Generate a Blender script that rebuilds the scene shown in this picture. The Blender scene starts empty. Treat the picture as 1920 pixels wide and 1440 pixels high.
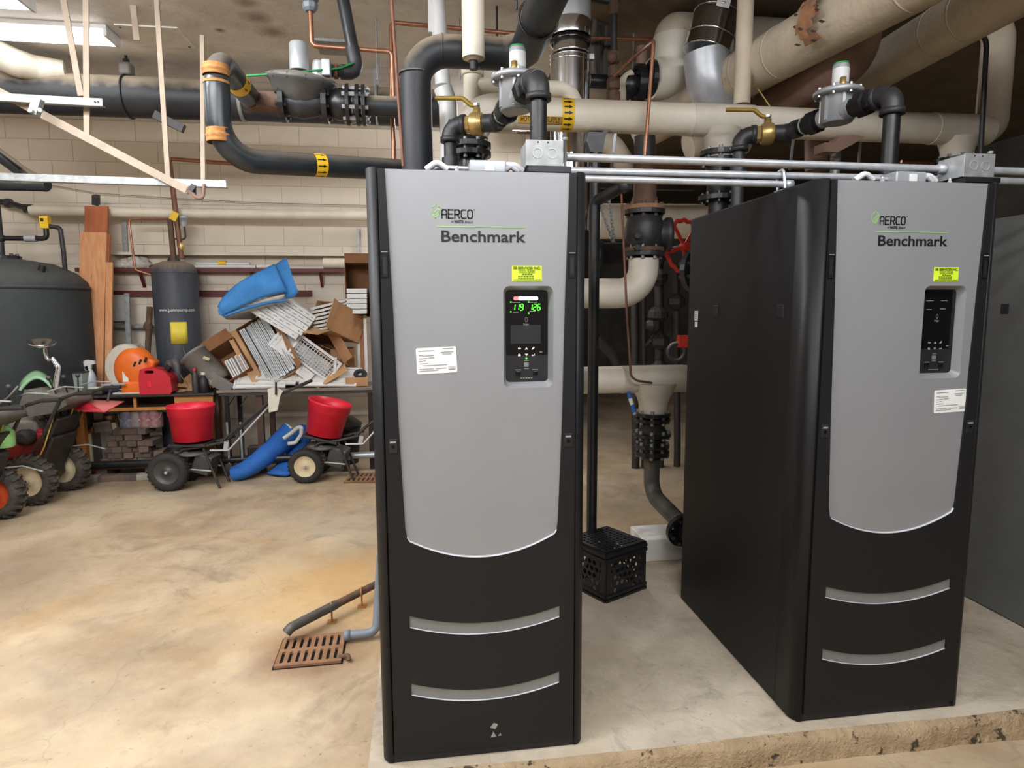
import bpy, bmesh, math, random
from mathutils import Vector, Matrix, Quaternion
PI = math.pi
random.seed(7)
SC = bpy.context.scene
COL = SC.collection

# ------------------------------------------------------------------ camera
FPX = 1203.0
CAM = Vector((.1635, -2.085, 1.672))
YAW, PITCH, ROLL = .1396, .1195, -.0051
cf = Vector((math.sin(YAW)*math.cos(PITCH), math.cos(YAW)*math.cos(PITCH), -math.sin(PITCH)))
cr_ = Vector((math.cos(YAW), -math.sin(YAW), 0)); cu_ = cr_.cross(cf)
cr = cr_*math.cos(ROLL)+cu_*math.sin(ROLL); cu = cu_*math.cos(ROLL)-cr_*math.sin(ROLL)
cd = bpy.data.cameras.new('camera'); cam = bpy.data.objects.new('camera', cd); COL.objects.link(cam)
cd.sensor_fit = 'HORIZONTAL'; cd.sensor_width = 36; cd.lens = 36*FPX/1920; cd.clip_start = .05; cd.clip_end = 60
cam.matrix_world = Matrix(((cr.x, cu.x, -cf.x, CAM.x), (cr.y, cu.y, -cf.y, CAM.y), (cr.z, cu.z, -cf.z, CAM.z), (0, 0, 0, 1)))
SC.camera = cam
# ------------------------------------------------------------------ world, exposure
w = bpy.data.worlds.new('world'); SC.world = w; w.use_nodes = True
w.node_tree.nodes['Background'].inputs[0].default_value = (.75, .8, .9, 1)
w.node_tree.nodes['Background'].inputs[1].default_value = .02
SC.view_settings.view_transform = 'Standard'; SC.view_settings.look = 'None'
SC.view_settings.exposure = 0.56; SC.view_settings.gamma = 1.0; SC.view_settings.use_curve_mapping = False
LAMP = 36.0          # radiance of the fluorescent lenses

cy_ = SC.cycles; cy_.max_bounces = 4; cy_.diffuse_bounces = 3; cy_.glossy_bounces = 2; cy_.transmission_bounces = 3; cy_.caustics_reflective = False; cy_.caustics_refractive = False; cy_.use_light_tree = False; cy_.use_adaptive_sampling = True; cy_.adaptive_threshold = .04

# ------------------------------------------------------------------ helpers
def ray(px, py): return cf+cr*((px-960)/FPX)+cu*((720-py)/FPX)
def A(px, py, Y): d = ray(px, py); return CAM+d*((Y-CAM.y)/d.y)      # point seen at a pixel on the plane y = Y
def FZ(px, py, z=0.0): d = ray(px, py); return CAM+d*((z-CAM.z)/d.z)  # ... on the plane z
def AX(px, py, X): d = ray(px, py); return CAM+d*((X-CAM.x)/d.x)      # ... on the plane x
def pr(wpx, P): return wpx*(Vector(P)-CAM).dot(cf)/FPX               # pixel width -> metres at P
def V(*a): return Vector(a if len(a) == 3 else a[0])
def s2l(c):
    return tuple(((x/255)/12.92 if x/255 <= .04045 else ((x/255+.055)/1.055)**2.4) for x in c)+(1,)
def perp(d):
    d = Vector(d).normalized(); a = Vector((0, 0, 1)) if abs(d.z) < .9 else Vector((1, 0, 0))
    u = d.cross(a).normalized(); return u, d.cross(u)
def rotz(a): return Matrix.Rotation(a, 3, 'Z')
def eul(rx, ry, rz): return (Matrix.Rotation(rz, 3, 'Z') @ Matrix.Rotation(ry, 3, 'Y') @ Matrix.Rotation(rx, 3, 'X'))
OFF = {}
class MB:
    def __init__(s): s.v = []; s.f = []; s.sm = []
    def add(s, vs, fs, smooth=False):
        o = len(s.v); s.v += [Vector(p) for p in vs]; s.f += [tuple(i+o for i in f) for f in fs]; s.sm += [smooth]*len(fs); return s
    def box(s, c, sz, R=None):
        c = Vector(c); h = [x/2 for x in sz]
        vs = [Vector((x*h[0], y*h[1], z*h[2])) for x in (-1, 1) for y in (-1, 1) for z in (-1, 1)]
        if R is not None: vs = [R @ v for v in vs]
        return s.add([c+v for v in vs], [(0, 1, 3, 2), (4, 6, 7, 5), (0, 4, 5, 1), (2, 3, 7, 6), (0, 2, 6, 4), (1, 5, 7, 3)])
    def box2(s, a, b):
        a = Vector(a); b = Vector(b); return s.box((a+b)/2, [abs(x) for x in (b-a)])
    def beam(s, a, b, wd, hg, up=(0, 0, 1)):
        a = Vector(a); b = Vector(b); d = (b-a).normalized(); u = d.cross(Vector(up))
        if u.length < 1e-4: u = d.cross(Vector((1, 0, 0)))
        u.normalize(); t = u.cross(d)
        R = Matrix((u, d, t)).transposed()
        return s.box((a+b)/2, (wd, (b-a).length, hg), R)
    def lathe(s, prof, o, ax=(0, 0, 1), seg=24, caps=True, smooth=True):
        o = Vector(o); ax = Vector(ax).normalized(); u, t = perp(ax); vs = []; fs = []
        for r, h in prof:
            for k in range(seg):
                a = 2*PI*k/seg; vs.append(o+ax*h+(u*math.cos(a)+t*math.sin(a))*r)
        n = len(prof)
        for i in range(n-1):
            for k in range(seg):
                k2 = (k+1) % seg; fs.append((i*seg+k, i*seg+k2, (i+1)*seg+k2, (i+1)*seg+k))
        s.add(vs, fs, smooth)
        if caps:
            for i in (0, n-1):
                if prof[i][0] > 1e-5:
                    s.add(vs[i*seg:(i+1)*seg], [tuple(range(seg))])
        return s
    def cyl(s, a, b, r, seg=16, r2=None):
        a = Vector(a); b = Vector(b); return s.lathe([(r, 0), (r if r2 is None else r2, (b-a).length)], a, b-a, seg)
    def ball(s, c, r, seg=16, sc=(1, 1, 1)):
        n = max(6, seg//2); vs = []; fs = []; c = Vector(c)
        for i in range(n+1):
            th = PI*i/n
            for k in range(seg):
                a = 2*PI*k/seg; vs.append(c+Vector((r*sc[0]*math.sin(th)*math.cos(a), r*sc[1]*math.sin(th)*math.sin(a), r*sc[2]*math.cos(th))))
        for i in range(n):
            for k in range(seg):
                k2 = (k+1) % seg; fs.append((i*seg+k, (i+1)*seg+k, (i+1)*seg+k2, i*seg+k2))
        return s.add(vs, fs, True)
    def tube(s, pts, r, seg=14, fil=None, caps=True, closed=False, nf=6, sq=None):
        P = [Vector(p) for p in pts]; R = list(r) if isinstance(r, (list, tuple)) else [r]*len(P)
        if fil:
            Q = [P[0]]; RR = [R[0]]
            for i in range(1, len(P)-1):
                a = P[i-1]-P[i]; b = P[i+1]-P[i]; la = a.length; lb = b.length; a.normalize(); b.normalize()
                ang = a.angle(b)
                if ang > PI-.02: Q.append(P[i]); RR.append(R[i]); continue
                fr = fil[i] if isinstance(fil, (list, tuple)) else fil
                cut = min(fr/math.tan(ang/2), la*.49 if i > 1 else la*.98, lb*.49 if i < len(P)-2 else lb*.98)
                rad = cut*math.tan(ang/2)
                n = a+b; n.normalize(); c = P[i]+n*(rad/math.sin(ang/2)); st = P[i]+a*cut-c; en = P[i]+b*cut-c
                tot = st.angle(en)
                for k in range(nf+1):
                    t = k/nf
                    if tot > 1e-4: q = (st*math.sin((1-t)*tot)+en*math.sin(t*tot))/math.sin(tot)
                    else: q = st.lerp(en, t)
                    Q.append(c+q); RR.append(R[i])
            Q.append(P[-1]); RR.append(R[-1]); P, R = Q, RR
        n = len(P); T = []
        for i in range(n):
            if closed: d = P[(i+1) % n]-P[i-1]
            else: d = (P[min(i+1, n-1)]-P[max(i-1, 0)])
            T.append(d.normalized() if d.length > 1e-9 else (T[-1] if T else Vector((0, 0, 1))))
        u, _ = perp(T[0]); vs = []
        for i in range(n):
            if i:
                q = T[i-1].rotation_difference(T[i]); u = q @ u
            u = (u-T[i]*u.dot(T[i])).normalized(); t = T[i].cross(u)
            for k in range(seg):
                a = 2*PI*k/seg; vs.append(P[i]+(u*math.cos(a)+t*math.sin(a))*R[i])
        fs = []
        for i in range(n if closed else n-1):
            for k in range(seg):
                k2 = (k+1) % seg; j = (i+1) % n; fs.append((i*seg+k, i*seg+k2, j*seg+k2, j*seg+k))
        s.add(vs, fs, True)
        if caps and not closed:
            s.add(vs[:seg], [tuple(range(seg))]); s.add(vs[-seg:], [tuple(range(seg))])
        return s
    def plate(s, loops, o, u, v, n, t):
        """filled outline with holes in the plane (u, v) at o, thickness t along n"""
        cu2 = bpy.data.curves.new('tmp', 'CURVE'); cu2.dimensions = '2D'; cu2.fill_mode = 'BOTH'; cu2.extrude = t/2
        for lp in loops:
            sp = cu2.splines.new('POLY'); sp.points.add(len(lp)-1)
            for p, q in zip(sp.points, lp): p.co = (q[0], q[1], 0, 1)
            sp.use_cyclic_u = True
        ob = bpy.data.objects.new('tmp', cu2); COL.objects.link(ob)
        bpy.context.view_layer.update()
        me = bpy.data.meshes.new_from_object(ob.evaluated_get(bpy.context.evaluated_depsgraph_get()))
        o = Vector(o); u = Vector(u); v = Vector(v); n = Vector(n)
        s.add([o+u*q.co.x+v*q.co.y+n*(q.co.z+t/2) for q in me.vertices], [tuple(p.vertices) for p in me.polygons])
        bpy.data.objects.remove(ob); bpy.data.curves.remove(cu2); bpy.data.meshes.remove(me); return s
    def sheet(s, G, t):
        """grid of points G[i][j] given thickness t along the local normal"""
        n, m = len(G), len(G[0]); N = []
        for i in range(n):
            for j in range(m):
                a = Vector(G[min(i+1, n-1)][j])-Vector(G[max(i-1, 0)][j]); b = Vector(G[i][min(j+1, m-1)])-Vector(G[i][max(j-1, 0)])
                c = a.cross(b); N.append(c.normalized() if c.length > 1e-9 else Vector((0, 0, 1)))
        top = [Vector(G[i][j])+N[i*m+j]*t/2 for i in range(n) for j in range(m)]
        bot = [Vector(G[i][j])-N[i*m+j]*t/2 for i in range(n) for j in range(m)]
        fs = []; K = n*m
        for i in range(n-1):
            for j in range(m-1):
                a, b, c, d = i*m+j, i*m+j+1, (i+1)*m+j+1, (i+1)*m+j
                fs += [(a, b, c, d), (a+K, d+K, c+K, b+K)]
        for i in range(n-1):
            for j in (0, m-1): a, d = i*m+j, (i+1)*m+j; fs.append((a, d, d+K, a+K))
        for j in range(m-1):
            for i in (0, n-1): a, b = i*m+j, i*m+j+1; fs.append((a, b, b+K, a+K))
        return s.add(top+bot, fs, True)
    def build(s, name, mat, parent=None, bevel=0, kind=None, seg=2, local=False):
        """link everything collected as ONE mesh object; top-level meshes get their origin at their base"""
        me = bpy.data.meshes.new(name)
        if parent is None:
            xs = [p.x for p in s.v]; ys = [p.y for p in s.v]; zs = [p.z for p in s.v]
            o = Vector(((min(xs)+max(xs))/2, (min(ys)+max(ys))/2, min(zs)))
        elif local: o = Vector((0, 0, 0))
        else: o = OFF.get(parent.name, Vector((0, 0, 0)))
        me.from_pydata([tuple(p-o) for p in s.v], [], s.f)
        me.polygons.foreach_set('use_smooth', s.sm)
        bm = bmesh.new(); bm.from_mesh(me); bmesh.ops.recalc_face_normals(bm, faces=bm.faces); bm.to_mesh(me); bm.free()
        if isinstance(mat, (list, tuple)):
            for m in mat: me.materials.append(M[m])
        else: me.materials.append(M[mat])
        ob = bpy.data.objects.new(name, me); COL.objects.link(ob)
        if parent is None: ob.location = o; OFF[ob.name] = o
        else: ob.parent = parent; OFF[ob.name] = o
        if bevel:
            md = ob.modifiers.new('bevel', 'BEVEL'); md.width = bevel; md.segments = seg; md.limit_method = 'ANGLE'; md.angle_limit = .6
            me.polygons.foreach_set('use_smooth', [True]*len(me.polygons))
            wn = ob.modifiers.new('wn', 'WEIGHTED_NORMAL'); wn.keep_sharp = True
        if kind: ob['kind'] = kind
        return ob
def tag(o, label, cat, group=None):
    o['label'] = label; o['category'] = cat
    if group: o['group'] = group
    return o
def thing(name, label, cat, loc=(0, 0, 0), group=None, rz=0):
    o = bpy.data.objects.new(name, None); COL.objects.link(o); o.location = loc; o.empty_display_size = .05
    o.rotation_euler = (0, 0, rz); OFF[o.name] = Vector(loc) if rz == 0 else Vector((0, 0, 0)); return tag(o, label, cat, group)
def copy_tree(o, parent=None):
    c = o.copy(); COL.objects.link(c); c.parent = parent
    for ch in [q for q in o.children]: copy_tree(ch, c)
    return c
def textmesh(mb, body, size, o, u, v, n, width=None, bold=0.0, t=.0006, align='LEFT', shear=0):
    cu2 = bpy.data.curves.new('tmp', 'FONT'); cu2.body = body; cu2.size = size; cu2.extrude = t/2; cu2.offset = bold; cu2.align_x = align; cu2.shear = shear
    cu2.resolution_u = 3
    ob = bpy.data.objects.new('tmp', cu2); COL.objects.link(ob); bpy.context.view_layer.update()
    me = bpy.data.meshes.new_from_object(ob.evaluated_get(bpy.context.evaluated_depsgraph_get()))
    xs = [q.co.x for q in me.vertices] or [0]; k = 1
    if width: k = width/max(1e-6, max(xs)-min(xs))
    x0 = min(xs) if align == 'LEFT' else 0
    o = Vector(o); u = Vector(u); v = Vector(v); n = Vector(n)
    mb.add([o+u*((q.co.x-x0)*k)+v*q.co.y+n*(q.co.z+t/2) for q in me.vertices], [tuple(p.vertices) for p in me.polygons])
    bpy.data.objects.remove(ob); bpy.data.curves.remove(cu2); bpy.data.meshes.remove(me)
def rrect(x0, y0, x1, y1, r, n=5):
    L = []
    for cx, cy, a0 in ((x1-r, y0+r, -PI/2), (x1-r, y1-r, 0), (x0+r, y1-r, PI/2), (x0+r, y0+r, PI)):
        for k in range(n+1):
            a = a0+PI/2*k/n; L.append((cx+r*math.cos(a), cy+r*math.sin(a)))
    return L
def circ(cx, cy, r, n=20): return [(cx+r*math.cos(2*PI*k/n), cy+r*math.sin(2*PI*k/n)) for k in range(n)]

# ------------------------------------------------------------------ materials
M = {}
def pm(name, c1, c2=None, scale=6, rough=.5, metal=0, bump=0, bscale=60, dust=None, damt=.8, spot=None, sscale=4, sthr=.6, stretch=(1, 1, 1), emit=None, es=1, coat=0, rvar=.0, edge=.12, spec=None):
    m = bpy.data.materials.new(name); m.use_nodes = True; nt = m.node_tree; N = nt.nodes; L = nt.links
    b = N['Principled BSDF']; b.inputs['Roughness'].default_value = rough; b.inputs['Metallic'].default_value = metal
    if spec is not None: b.inputs['Specular IOR Level'].default_value = spec
    if coat: b.inputs['Coat Weight'].default_value = coat; b.inputs['Coat Roughness'].default_value = .12
    tc = N.new('ShaderNodeTexCoord'); mp = N.new('ShaderNodeMapping'); mp.inputs['Scale'].default_value = stretch
    L.new(tc.outputs['Object'], mp.inputs['Vector'])
    def noise(sc, det=2, ro=.6):
        n = N.new('ShaderNodeTexNoise'); n.inputs['Scale'].default_value = sc; n.inputs['Detail'].default_value = det; n.inputs['Roughness'].default_value = ro
        L.new(mp.outputs['Vector'], n.inputs['Vector']); return n
    def mix(a, bcol, fac):
        x = N.new('ShaderNodeMix'); x.data_type = 'RGBA'
        if isinstance(a, tuple): x.inputs[6].default_value = a
        else: L.new(a, x.inputs[6])
        x.inputs[7].default_value = bcol
        L.new(fac, x.inputs[0]); return x.outputs[2]
    def ramp(src, lo, hi):
        r = N.new('ShaderNodeMapRange'); r.inputs[1].default_value = lo; r.inputs[2].default_value = hi; L.new(src, r.inputs[0]); return r.outputs[0]
    if c2 is None: c2 = tuple(x*.82 for x in c1)
    n1 = noise(scale); col = mix(s2l(c1), s2l(c2), ramp(n1.outputs[0], .3, .7))
    if spot:
        n2 = noise(sscale, 3, .7); col = mix(col, s2l(spot), ramp(n2.outputs[0], sthr, sthr+edge))
    if dust:
        g = N.new('ShaderNodeNewGeometry'); sx = N.new('ShaderNodeSeparateXYZ'); L.new(g.outputs['Normal'], sx.inputs[0])
        n3 = noise(9, 2); ad = N.new('ShaderNodeMath'); ad.operation = 'MULTIPLY_ADD'; L.new(n3.outputs[0], ad.inputs[0]); ad.inputs[1].default_value = .6; L.new(sx.outputs[2], ad.inputs[2])
        fr = ramp(ad.outputs[0], .45, 1.0); mu = N.new('ShaderNodeMath'); mu.operation = 'MULTIPLY'; mu.inputs[1].default_value = damt; L.new(fr, mu.inputs[0])
        col = mix(col, s2l(dust), mu.outputs[0])
    L.new(col, b.inputs['Base Color'])
    if bump > .1:
        n4 = noise(bscale, 2); bp = N.new('ShaderNodeBump'); bp.inputs['Strength'].default_value = bump; bp.inputs['Distance'].default_value = .01
        L.new(n4.outputs[0], bp.inputs['Height']); L.new(bp.outputs[0], b.inputs['Normal'])
    if rvar:
        n5 = noise(scale*2); r = N.new('ShaderNodeMapRange'); r.inputs[3].default_value = rough-rvar; r.inputs[4].default_value = rough+rvar; L.new(n5.outputs[0], r.inputs[0]); L.new(r.outputs[0], b.inputs['Roughness'])
    if emit: b.inputs['Emission Color'].default_value = s2l(emit); b.inputs['Emission Strength'].default_value = es
    M[name] = m; return m
pm('boiler_black', (26, 26, 28), (24, 24, 26), 40, .5, bump=.06, bscale=500, spec=.28)
pm('boiler_edge', (34, 34, 37), (30, 30, 33), 30, .42)
pm('boiler_gray', (150, 152, 155), (146, 148, 151), 3, .48, metal=.35, bump=.02, bscale=900)
pm('vent_gray', (128, 130, 129), (120, 122, 121), 5, .5, metal=.2)
pm('rim_gray', (196, 198, 202), (188, 190, 194), 5, .45)
pm('gloss_black', (12, 12, 14), (16, 16, 18), 5, .08, coat=.5)
pm('matte_black', (20, 20, 22), (26, 26, 28), 20, .55)
pm('rubber', (34, 33, 32), (52, 48, 44), 14, .8, bump=.2, bscale=80)
pm('print_black', (18, 18, 20), (18, 18, 20), 5, .5)
pm('print_green', (150, 200, 110), (146, 195, 105), 5, .5)
pm('print_gray', (150, 150, 148), (130, 130, 128), 50, .6)
pm('led_green', (60, 255, 60), None, 5, .4, emit=(90, 255, 40), es=1.2)
pm('led_white', (235, 245, 255), None, 5, .4, emit=(225, 240, 255), es=1.6)
pm('led_red', (255, 120, 120), None, 5, .4, emit=(255, 110, 120), es=1.0)
pm('label_yellow', (214, 242, 60), (206, 234, 52), 8, .5)
pm('label_olive', (78, 100, 20), (88, 110, 25), 8, .6)
pm('label_white', (232, 234, 232), (222, 224, 222), 20, .5)
pm('white', (232, 230, 222), (214, 210, 200), 7, .5)
pm('white_metal', (226, 226, 224), (206, 206, 204), 9, .4, bump=.03)
pm('galv', (196, 200, 204), (172, 176, 180), 25, .34, metal=.4, rvar=.08)
pm('galv_dull', (168, 172, 172), (140, 142, 140), 18, .5, metal=.5, dust=(176, 160, 140), damt=.5)
pm('chrome', (225, 228, 232), (205, 208, 214), 6, .14, metal=1)
pm('alu', (186, 190, 194), (170, 174, 178), 14, .38, metal=.35, bump=.05, bscale=200)
pm('iron_black', (22, 22, 24), (34, 34, 36), 12, .36, rvar=.1, spot=(78, 78, 78), sthr=.66)
pm('iron_gray', (66, 66, 68), (50, 50, 52), 16, .45, metal=.35, bump=.15, bscale=220)
pm('insul_black', (30, 33, 38), (42, 45, 49), 5, .5, dust=(164, 150, 130), damt=.95, bump=.08, bscale=40, spot=(84, 82, 80), sthr=.68)
pm('gas_pipe', (34, 38, 42), (50, 55, 58), 7, .3, dust=(140, 130, 116), damt=.4, bump=.05, bscale=60, spot=(104, 104, 100), sthr=.68)
pm('rust', (190, 134, 74), (158, 104, 58), 18, .85, bump=.3, bscale=70, spot=(90, 70, 55), sthr=.62)
pm('rust_dark', (112, 84, 66), (84, 66, 54), 12, .8, bump=.3, bscale=60, spot=(150, 96, 62), sthr=.6, sscale=8)
pm('rust_grate', (150, 112, 82), (126, 90, 62), 14, .85, bump=.4, bscale=60, spot=(190, 130, 50), sthr=.58, sscale=7)
pm('copper', (178, 126, 100), (150, 104, 82), 14, .36, metal=.7, rvar=.1, spot=(196, 160, 130), sthr=.66)
pm('copper_old', (132, 88, 66), (108, 72, 56), 14, .55, metal=.3, spot=(160, 130, 110), sthr=.66)
pm('brass', (208, 180, 120), (184, 154, 96), 14, .34, metal=.7, bump=.1, bscale=120)
pm('handle_yellow', (150, 122, 26), (128, 104, 28), 14, .45)
pm('insul_white', (226, 220, 206), (210, 202, 186), 5, .55, bump=.12, bscale=30, dust=(178, 162, 140), damt=.55)
pm('insul_cream', (238, 230, 214), (226, 217, 199), 5, .65, bump=.2, bscale=34, dust=(186, 172, 150), damt=.5)
pm('insul_clean', (236, 228, 208), (224, 214, 192), 5, .5, bump=.08, bscale=30)
pm('insul_beige', (208, 195, 174), (186, 172, 150), 4, .75, bump=.35, bscale=24, dust=(162, 146, 124), damt=.4, spot=(146, 124, 100), sthr=.66)
pm('insul_brown', (150, 120, 104), (128, 102, 90), 5, .75, bump=.2, bscale=24)
pm('pvc_white', (224, 226, 226), (210, 212, 212), 6, .35)
pm('pvc_gray', (128, 136, 146), (116, 124, 134), 8, .45, spot=(150, 150, 148), sthr=.66)
pm('tape_yellow', (240, 196, 40), (232, 186, 34), 8, .45)
pm('tape_orange', (222, 176, 80), (214, 166, 70), 8, .5)
pm('paint_beige', (176, 160, 140), (158, 142, 124), 9, .6, bump=.08, spot=(120, 96, 72), sthr=.72)
pm('green_wire', (44, 140, 80), (40, 130, 72), 8, .5)
pm('yellow_wire', (206, 186, 96), (196, 176, 88), 8, .5)
pm('red_wheel', (206, 54, 40), (180, 44, 34), 10, .5)
pm('red_plastic', (228, 36, 60), (220, 32, 54), 5, .42)
pm('red_can', (196, 38, 52), (184, 34, 48), 6, .42)
pm('red_paint', (200, 52, 58), (180, 44, 48), 9, .5, dust=(220, 150, 140), damt=.5)
pm('orange', (236, 116, 40), (226, 104, 34), 7, .42)
pm('blue_foam', (66, 140, 206), (54, 124, 192), 6, .8, bump=.3, bscale=60)
pm('blue_dark', (44, 108, 190), (36, 98, 178), 6, .8, bump=.3, bscale=60)
pm('foam_white', (214, 216, 208), (196, 196, 186), 8, .85, bump=.3, bscale=60)
pm('card', (178, 134, 94), (160, 116, 78), 4, .8, bump=.06, bscale=60)
pm('card_light', (196, 154, 110), (180, 138, 96), 4, .8, bump=.06, bscale=60)
pm('card_dark', (140, 96, 62), (122, 82, 54), 4, .8)
pm('wood_plank', (222, 164, 116), (204, 138, 90), 5, .65, stretch=(9, 9, .9), spot=(150, 88, 52), sthr=.66, sscale=4)
pm('wood_red', (186, 106, 62), (168, 92, 54), 5, .6, stretch=(8, 8, 1), spot=(140, 78, 46), sthr=.66)
pm('wood_desk', (190, 126, 62), (172, 110, 50), 5, .55, stretch=(2, 8, 8), spot=(140, 84, 40), sthr=.7)
pm('wood_gray', (128, 116, 104), (104, 94, 84), 6, .8, stretch=(8, 8, 1), bump=.2)
pm('wood_dark', (86, 62, 50), (66, 48, 40), 7, .7)
pm('maroon', (104, 40, 38), (88, 34, 34), 7, .55)
pm('brick_a', (124, 100, 86), (104, 86, 74), 12, .9, bump=.5, bscale=60)
pm('brick_b', (104, 90, 80), (88, 76, 68), 12, .9, bump=.5, bscale=60)
pm('brick_c', (176, 168, 156), (150, 142, 132), 12, .9, bump=.5, bscale=60)
pm('dark_top', (52, 48, 46), (38, 36, 36), 9, .5, spot=(120, 112, 102), sthr=.64)
pm('steel_top', (138, 126, 112), (116, 106, 96), 9, .55, metal=.1)
pm('dark_steel', (44, 42, 42), (58, 54, 52), 9, .5)
pm('tank_dark', (52, 58, 58), (46, 51, 52), 4, .75, bump=.35, bscale=90, dust=(92, 92, 88), damt=.5)
pm('tank_slate', (66, 72, 80), (56, 60, 68), 4, .55, stretch=(5, 5, .7), dust=(150, 132, 108), damt=.7, spot=(108, 100, 88), sthr=.66)
pm('tank_yellow', (226, 206, 72), (216, 196, 62), 9, .6, spot=(140, 124, 50), sthr=.64, sscale=30)
pm('green_label', (40, 170, 80), (36, 160, 74), 8, .5)
pm('green_plastic', (160, 200, 160), (140, 186, 144), 6, .45)
pm('green_bottle', (150, 206, 130), (136, 192, 118), 6, .4)
pm('gray_plastic', (120, 116, 110), (104, 100, 94), 8, .6, dust=(160, 148, 132), damt=.5)
pm('dark_plastic', (54, 54, 54), (66, 64, 62), 8, .5, dust=(120, 112, 104), damt=.4)
pm('light_plastic', (206, 202, 186), (190, 186, 172), 8, .45)
pm('clear_plastic', (196, 204, 206), (180, 188, 190), 8, .25)
pm('bucket_green', (166, 182, 174), (150, 166, 158), 8, .45)
pm('blue_cloth', (58, 68, 100), (44, 52, 80), 12, .9, bump=.4)
pm('plastic_bag', (208, 204, 194), (186, 180, 168), 9, .35, bump=.6, bscale=30)
pm('paper', (230, 228, 222), (214, 210, 204), 9, .7)
pm('paper_roll', (236, 228, 204), (224, 214, 190), 9, .7)
pm('rim_cream', (216, 200, 164), (200, 182, 146), 12, .6, spot=(140, 110, 76), sthr=.68)
pm('engine_dark', (40, 38, 36), (58, 52, 46), 22, .6, bump=.3, bscale=60, spot=(96, 84, 70), sthr=.62)
pm('engine_red', (150, 34, 32), (120, 30, 28), 16, .5, spot=(60, 40, 34), sthr=.6)
pm('orange_red', (206, 84, 40), (180, 66, 30), 12, .5, spot=(90, 50, 34), sthr=.64)
pm('console_gray', (104, 101, 94), (84, 81, 75), 8, .5, dust=(156, 148, 134), damt=.55)
pm('hang_gray', (120, 116, 110), (90, 86, 82), 7, .85, stretch=(6, 6, 1), bump=.4)
pm('paint_can', (150, 140, 138), (120, 110, 108), 12, .5, metal=.3)
pm('paint_can_red', (130, 74, 78), (150, 120, 116), 30, .5)
pm('paint_can_blue', (80, 88, 116), (120, 120, 124), 30, .5)
pm('lens', (255, 250, 240), None, 5, .4, emit=(248, 250, 255), es=LAMP)
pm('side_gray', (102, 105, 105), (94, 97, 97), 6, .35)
pm('reg_gray', (104, 104, 102), (84, 84, 82), 9, .5, metal=.3, dust=(150, 140, 126), damt=.7)
pm('lens_old', (255, 250, 240), None, 5, .4, emit=(250, 250, 250), es=LAMP*.13)
pm('steel_streaked', (96, 94, 90), (74, 70, 66), 9, .5, metal=.2, bump=.2, spot=(116, 88, 70), sthr=.58, sscale=7)
pm('lens_mid', (255, 250, 240), None, 5, .4, emit=(248, 250, 255), es=LAMP*.5)
pm('tyre_mud', (52, 48, 44), (86, 78, 68), 12, .9, bump=.4, bscale=60)
pm('rust_mid', (168, 124, 90), (138, 100, 74), 16, .85, bump=.3, bscale=70, spot=(100, 80, 66), sthr=.6)
pm('crate_black', (26, 26, 28), (34, 34, 36), 12, .5)

for k in ('led_green', 'led_white', 'led_red'): M[k].cycles.emission_sampling = 'NONE'
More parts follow.
